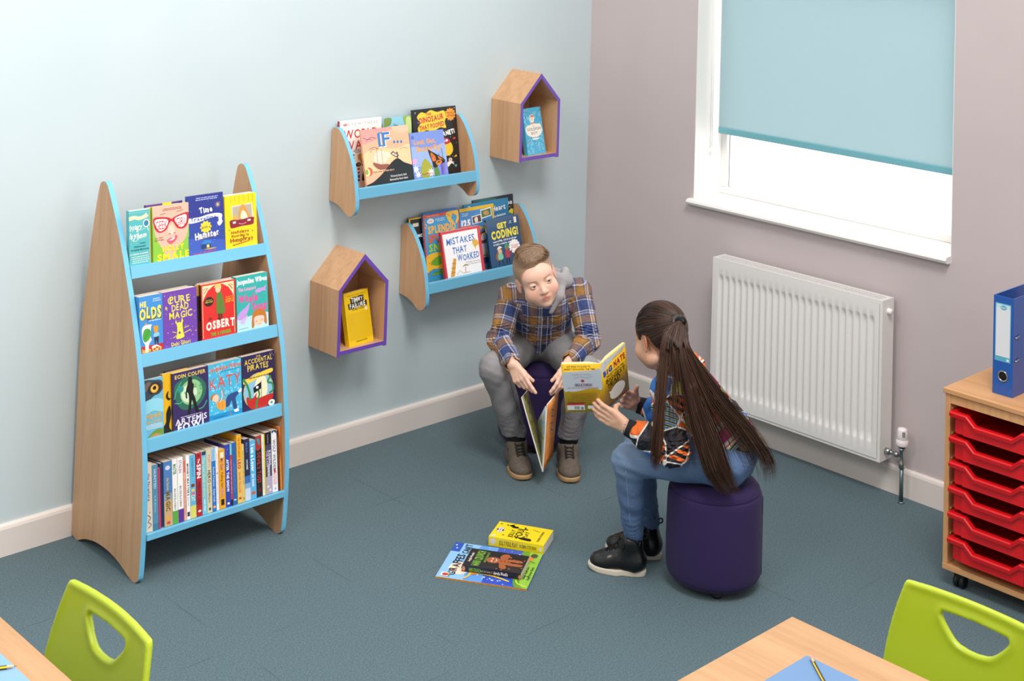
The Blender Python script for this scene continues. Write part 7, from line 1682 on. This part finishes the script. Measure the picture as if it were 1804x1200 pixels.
# shoes
M_BL = mat('#101012', .32, coat=.2, name='black_shiny_leather'); M_WS = mat('#d9cdbd', .6, name='off_white_rubber_sole'); M_BLACE = mat('#0c0c0d', .9, name='black_lace')
for q, fd, hl_ in (('N', fr(-.955, .26, 0), (-1.236, -1.487)), ('F', fr(-.95, .30, 0), (-1.118, -1.436))):
    fd = nrm(fd); an = G['an' + q]; heel = A(an[0], an[1], 0) - fd * .055
    t, top = boot(girl, heel, fd, .205, .90, .138, M_BL, M_WS, M_BLACE, .020, .037)
    Sk = Sdf(); Sk.cap(A(an[0], an[1], .085), A(an[0], an[1], .135), .0290, .0290); sdf_obj('sock', Sk, M_SOCK, girl, .004)
    bm = BM(); p = heel + fd * .024 + EZ * .116 - A(*girl.location); tube(bm, [V3(A(*z_)) for z_ in catmull([tuple(q_) for q_ in (p, p - fd * .013 + EZ * .006, p - fd * .012 + EZ * .018, p + fd * .002 + EZ * .014)], 5, False)], .0026, 6); obj('pull_loop', bm, M_BLACE, t)
    bm = BM(); r_ = random.Random(4)
    for i in range(46):
        a = r_.uniform(-1, 1); u = r_.uniform(.60, .95); p0 = heel + fd * (.205 * u) + np.cross(fd, EZ) * a * .03 * (1.2 - u * .6) + EZ * .09
        for s2_ in np.linspace(0, .09, 46):
            qq = p0 - EZ * s2_
            if np.linalg.norm((qq - (heel + fd * .205 * .72 + EZ * .029)) @ np.array([fd, -np.cross(fd, EZ), EZ]).T / A(.205 * .26, .043 * .92, .030)) < 1.0: break
        bmesh.ops.create_icosphere(bm, subdivisions=1, radius=.0009, matrix=Matrix.Translation(V3(qq + EZ * .0008 - A(*girl.location))))
    obj('toe_stud', bm, mat('#e9e6e2', .2, .6, name='silver_stud'), t)['kind'] = 'stuff'
bm = BM(); ax = nrm(G['wrN'] - G['elN']); Mz = Matrix.Translation(V3(G['wrN'] + ax * .005 - A(*girl.location))) @ Vector((0, 0, 1)).rotation_difference(V3(ax)).to_matrix().to_4x4()
for i in range(16):
    a = 2 * PI * i / 16; bmesh.ops.create_icosphere(bm, subdivisions=1, radius=.0026, matrix=Mz @ Matrix.Translation((.0225 * math.cos(a), .0225 * math.sin(a), 0)))
obj('bead_bracelet', bm, mat('#d9dde0', .15, .7, name='silver_beads'), girl)

# the yellow paperback in her hands
hb_ = thing('book', "open yellow paperback held up in the girl's hands, its covers facing out", 'book')
YB = '#e9b80c'
def face(o0, ux, nn, curl):
    def place_(x, y, z):
        u = x / BW; return V3(o0 + ux * x + ax_a * y - nn * (z + curl * math.sin(u * PI / 2)) )
    return place_
def cover_piece(bm, mats, o0, ux, nn, curl, ops, flip):
    pl = face(o0, ux, nn, curl); n = 10; g = [[[bm.verts.new(pl(BW * i / n, y, z)) for y in (0, BH)] for i in range(n + 1)] for z in (0, -.0007)]
    fs = []
    for s_ in (0, 1):
        for i in range(n):
            f = bm.faces.new((g[s_][i][0], g[s_][i + 1][0], g[s_][i + 1][1], g[s_][i][1])); f.smooth = True; fs.append(f)
    for i in range(n):
        for y in (0, 1): fs.append(bm.faces.new((g[0][i][y], g[0][i + 1][y], g[1][i + 1][y], g[1][i][y])))
    for i in (0, n): fs.append(bm.faces.new((g[0][i][0], g[0][i][1], g[1][i][1], g[1][i][0])))
    bmesh.ops.recalc_face_normals(bm, faces=fs)
    Sheet(bm, mats, BW, BH, (lambda x, y, z: pl(BW - x, y, z)) if flip else pl, step=.0001).draw(ops)
bm = BM(); mats = [mat(YB, .35, coat=.25)]
cover_piece(bm, mats, S0, p1, back_n, -.002, [
    T_("JUST MADE TO SOUND TO", .44, .945, .6, .035, '#7a5410', jit=.4), T_('MAKE YOU LAUGH. THE TIME!', .47, .895, .78, .035, '#7a5410', jit=.4),
    ('c', '#dfe4ee', [(.02, .80), (.2, .84), (.5, .855), (.8, .87), (.99, .88), (.99, .48), (.8, .5), (.6, .48), (.3, .43), (.12, .44), (.02, .46)])] + [('l', '#c3cde0', .004, [(.03, .5 + .035 * i), (.98, .5 + .035 * i)]) for i in range(9)] + [
    T_('A guided tour through his', .5, .79, .5, .02, '#c98f96'), T_('GREATNESS!', .52, .575, .44, .045, '#7a5c74', bold=.03), ('l', '#b34a5a', .006, [(.3, .545), (.74, .55)]), ('p', '#c9303c', [(.46, .66), (.51, .69), (.56, .66), (.51, .62)]), ('l', '#55505a', .006, [(.3, .7), (.45, .74), (.6, .72), (.75, .74)], 1), ('x', '#c9a0a0', .1, .5, .9, .53, 1),
    ('x', '#b98a10', .15, .22, .85, .4, 5), ('r', '#c9283c', .05, .155, .5, .195), ('r', '#f1efec', .05, .055, .5, .155)] + [('r', '#2a2624', .22 + .022 * i, .07, .22 + .022 * i + (.012 if i % 3 else .007), .135) for i in range(7)] + [('r', '#2a2624', .4 + .02 * i, .07, .41 + .02 * i, .12) for i in range(4)] + [('r', '#f1efec', .58, .08, .9, .15)], True)
obj('back_cover', bm, mats, hb_)
bm = BM(); mats = [mat(YB, .35, coat=.25)]
cover_piece(bm, mats, S0, p2, n2_, -.006, [
    ('c', '#e6e8ee', [(.03, .97), (.3, .985), (.6, .97), (.97, .985), (.98, .93), (.8, .9), (.6, .91), (.45, .86), (.28, .85), (.16, .8), (.03, .78)]), ('x', '#b9bccb', .1, .86, .9, .95, 2),
    T_('BiG', .25, .735, .36, .105, '#2f5fb8', bold=.07, rot=4), T_('NATE', .72, .765, .44, .12, '#c92440', bold=.05, rot=4), T_('THE BOY WITH THE', .52, .63, .7, .05, '#4a3a14', jit=.3), T_('BIGGEST', .53, .545, .76, .085, '#2a2418', jit=.4, bold=.02), T_('HEAD', .45, .455, .5, .085, '#2a2418', jit=.4, bold=.02), T_('IN THE WORLD', .45, .385, .42, .035, '#4a3a14', jit=.3),
    ('e', '#3a2c10', .55, .215, .315, .148), ('p', '#3a2c10', [(.25, .2), (.2, .34), (.36, .28)]), ('e', '#f1ece4', .55, .215, .305, .142), ('p', '#f1ece4', [(.27, .2), (.215, .325), (.36, .275)]),
    T_('Lincoln Peirce', .56, .035, .7, .045, '#a3262c')], False)
obj('front_cover', bm, mats, hb_)
M_YP = mat('#e8c992', .85, name='warm_paper'); 
for nm, ux, nn, cu_ in (('left_pages', p1, back_n, -.002), ('right_pages', p2, n2_, -.006)):
    bm = BM(); pl = face(S0, ux, nn, cu_); n = 10; T0, T1 = -.0009, -.013
    g = [[[bm.verts.new(pl(.001 + (BW - .003) * i / n, y, (z if z == T0 else T1 * min(1, .35 + .65 * min(1, i / 3)) + (.004 if nm == 'right_pages' else 0) * (i / n)))) for y in (.002, BH - .002)] for i in range(n + 1)] for z in (T0, T1)]
    fs = []
    for s_ in (0, 1):
        for i in range(n): fs.append(bm.faces.new((g[s_][i][0], g[s_][i + 1][0], g[s_][i + 1][1], g[s_][i][1])))
    for i in range(n):
        for y in (0, 1): fs.append(bm.faces.new((g[0][i][y], g[0][i + 1][y], g[1][i + 1][y], g[1][i][y])))
    for i in (0, n): fs.append(bm.faces.new((g[0][i][0], g[0][i][1], g[1][i][1], g[1][i][0])))
    bmesh.ops.recalc_face_normals(bm, faces=fs); obj(nm, bm, M_YP, hb_)
# ================================================================ LIGHT AND CAMERA
w = bpy.data.worlds.new('daylight'); bpy.context.scene.world = w; w.use_nodes = True
w.node_tree.nodes['Background'].inputs[0].default_value = (1.0, .975, .95, 1)
nt = w.node_tree; tc = nt.nodes.new('ShaderNodeTexCoord'); sp_ = nt.nodes.new('ShaderNodeSeparateXYZ'); nt.links.new(tc.outputs['Generated'], sp_.inputs[0])
mr = nt.nodes.new('ShaderNodeMapRange'); mr.inputs[1].default_value = .0; mr.inputs[2].default_value = .25; mr.inputs[3].default_value = .62; mr.inputs[4].default_value = 2.6   # daylight outside the window wall, dimmer room side
nt.links.new(sp_.outputs[0], mr.inputs[0]); nt.links.new(mr.outputs[0], nt.nodes['Background'].inputs[1])
def area(name, loc, tgt, sx, sy, power, col=(1, 1, 1)):
    d = bpy.data.lights.new(name, 'AREA'); d.shape = 'RECTANGLE'; d.size = sx; d.size_y = sy; d.energy = power; d.color = col
    o = bpy.data.objects.new(name, d); C.objects.link(o); o.location = loc
    o.rotation_euler = (Vector(tgt) - Vector(loc)).to_track_quat('-Z', 'Y').to_euler(); return o
area('added_overhead_light', (-2.7, -3.6, 5.2), (-1.4, -.9, .3), 1.6, 1.6, 200, (1, .965, .92))  # unseen soft lamp added well above the wall tops, not a room fitting
area('added_overhead_light', (-5.4, -2.2, 4.2), (-1.8, -.6, .5), 1.4, 1.4, 66, (1, .965, .92))  # second unseen lamp, added on the left to brighten the wooden side panels
cam = bpy.data.cameras.new('camera'); co = bpy.data.objects.new('camera', cam); C.objects.link(co)
F_ = Vector((0.69045685, 0.72225073, 0.04028909)); R_ = Vector((0.72160727, -0.69159158, 0.03136935)); U_ = Vector((-0.05052013, -0.00741372, 0.99869553))
mw = Matrix((R_, U_, -F_)).transposed().to_4x4(); mw.translation = (-4.9428, -4.5934, 2.2468); co.matrix_world = mw
cam.sensor_width = 36; cam.sensor_fit = 'HORIZONTAL'; cam.lens = 2527.1465 / 1804 * 36; cam.shift_x = 0; cam.shift_y = (-298.4351 - 600) / 1804
cam.clip_start = .05; cam.clip_end = 60
sc = bpy.context.scene; sc.camera = co
sc.view_settings.view_transform = 'Standard'; sc.view_settings.look = 'None'; sc.view_settings.gamma = 1; sc.view_settings.use_curve_mapping = False
sc.view_settings.exposure = 0.0
sc.cycles.max_bounces = 6; sc.cycles.diffuse_bounces = 4; sc.cycles.use_denoising = True
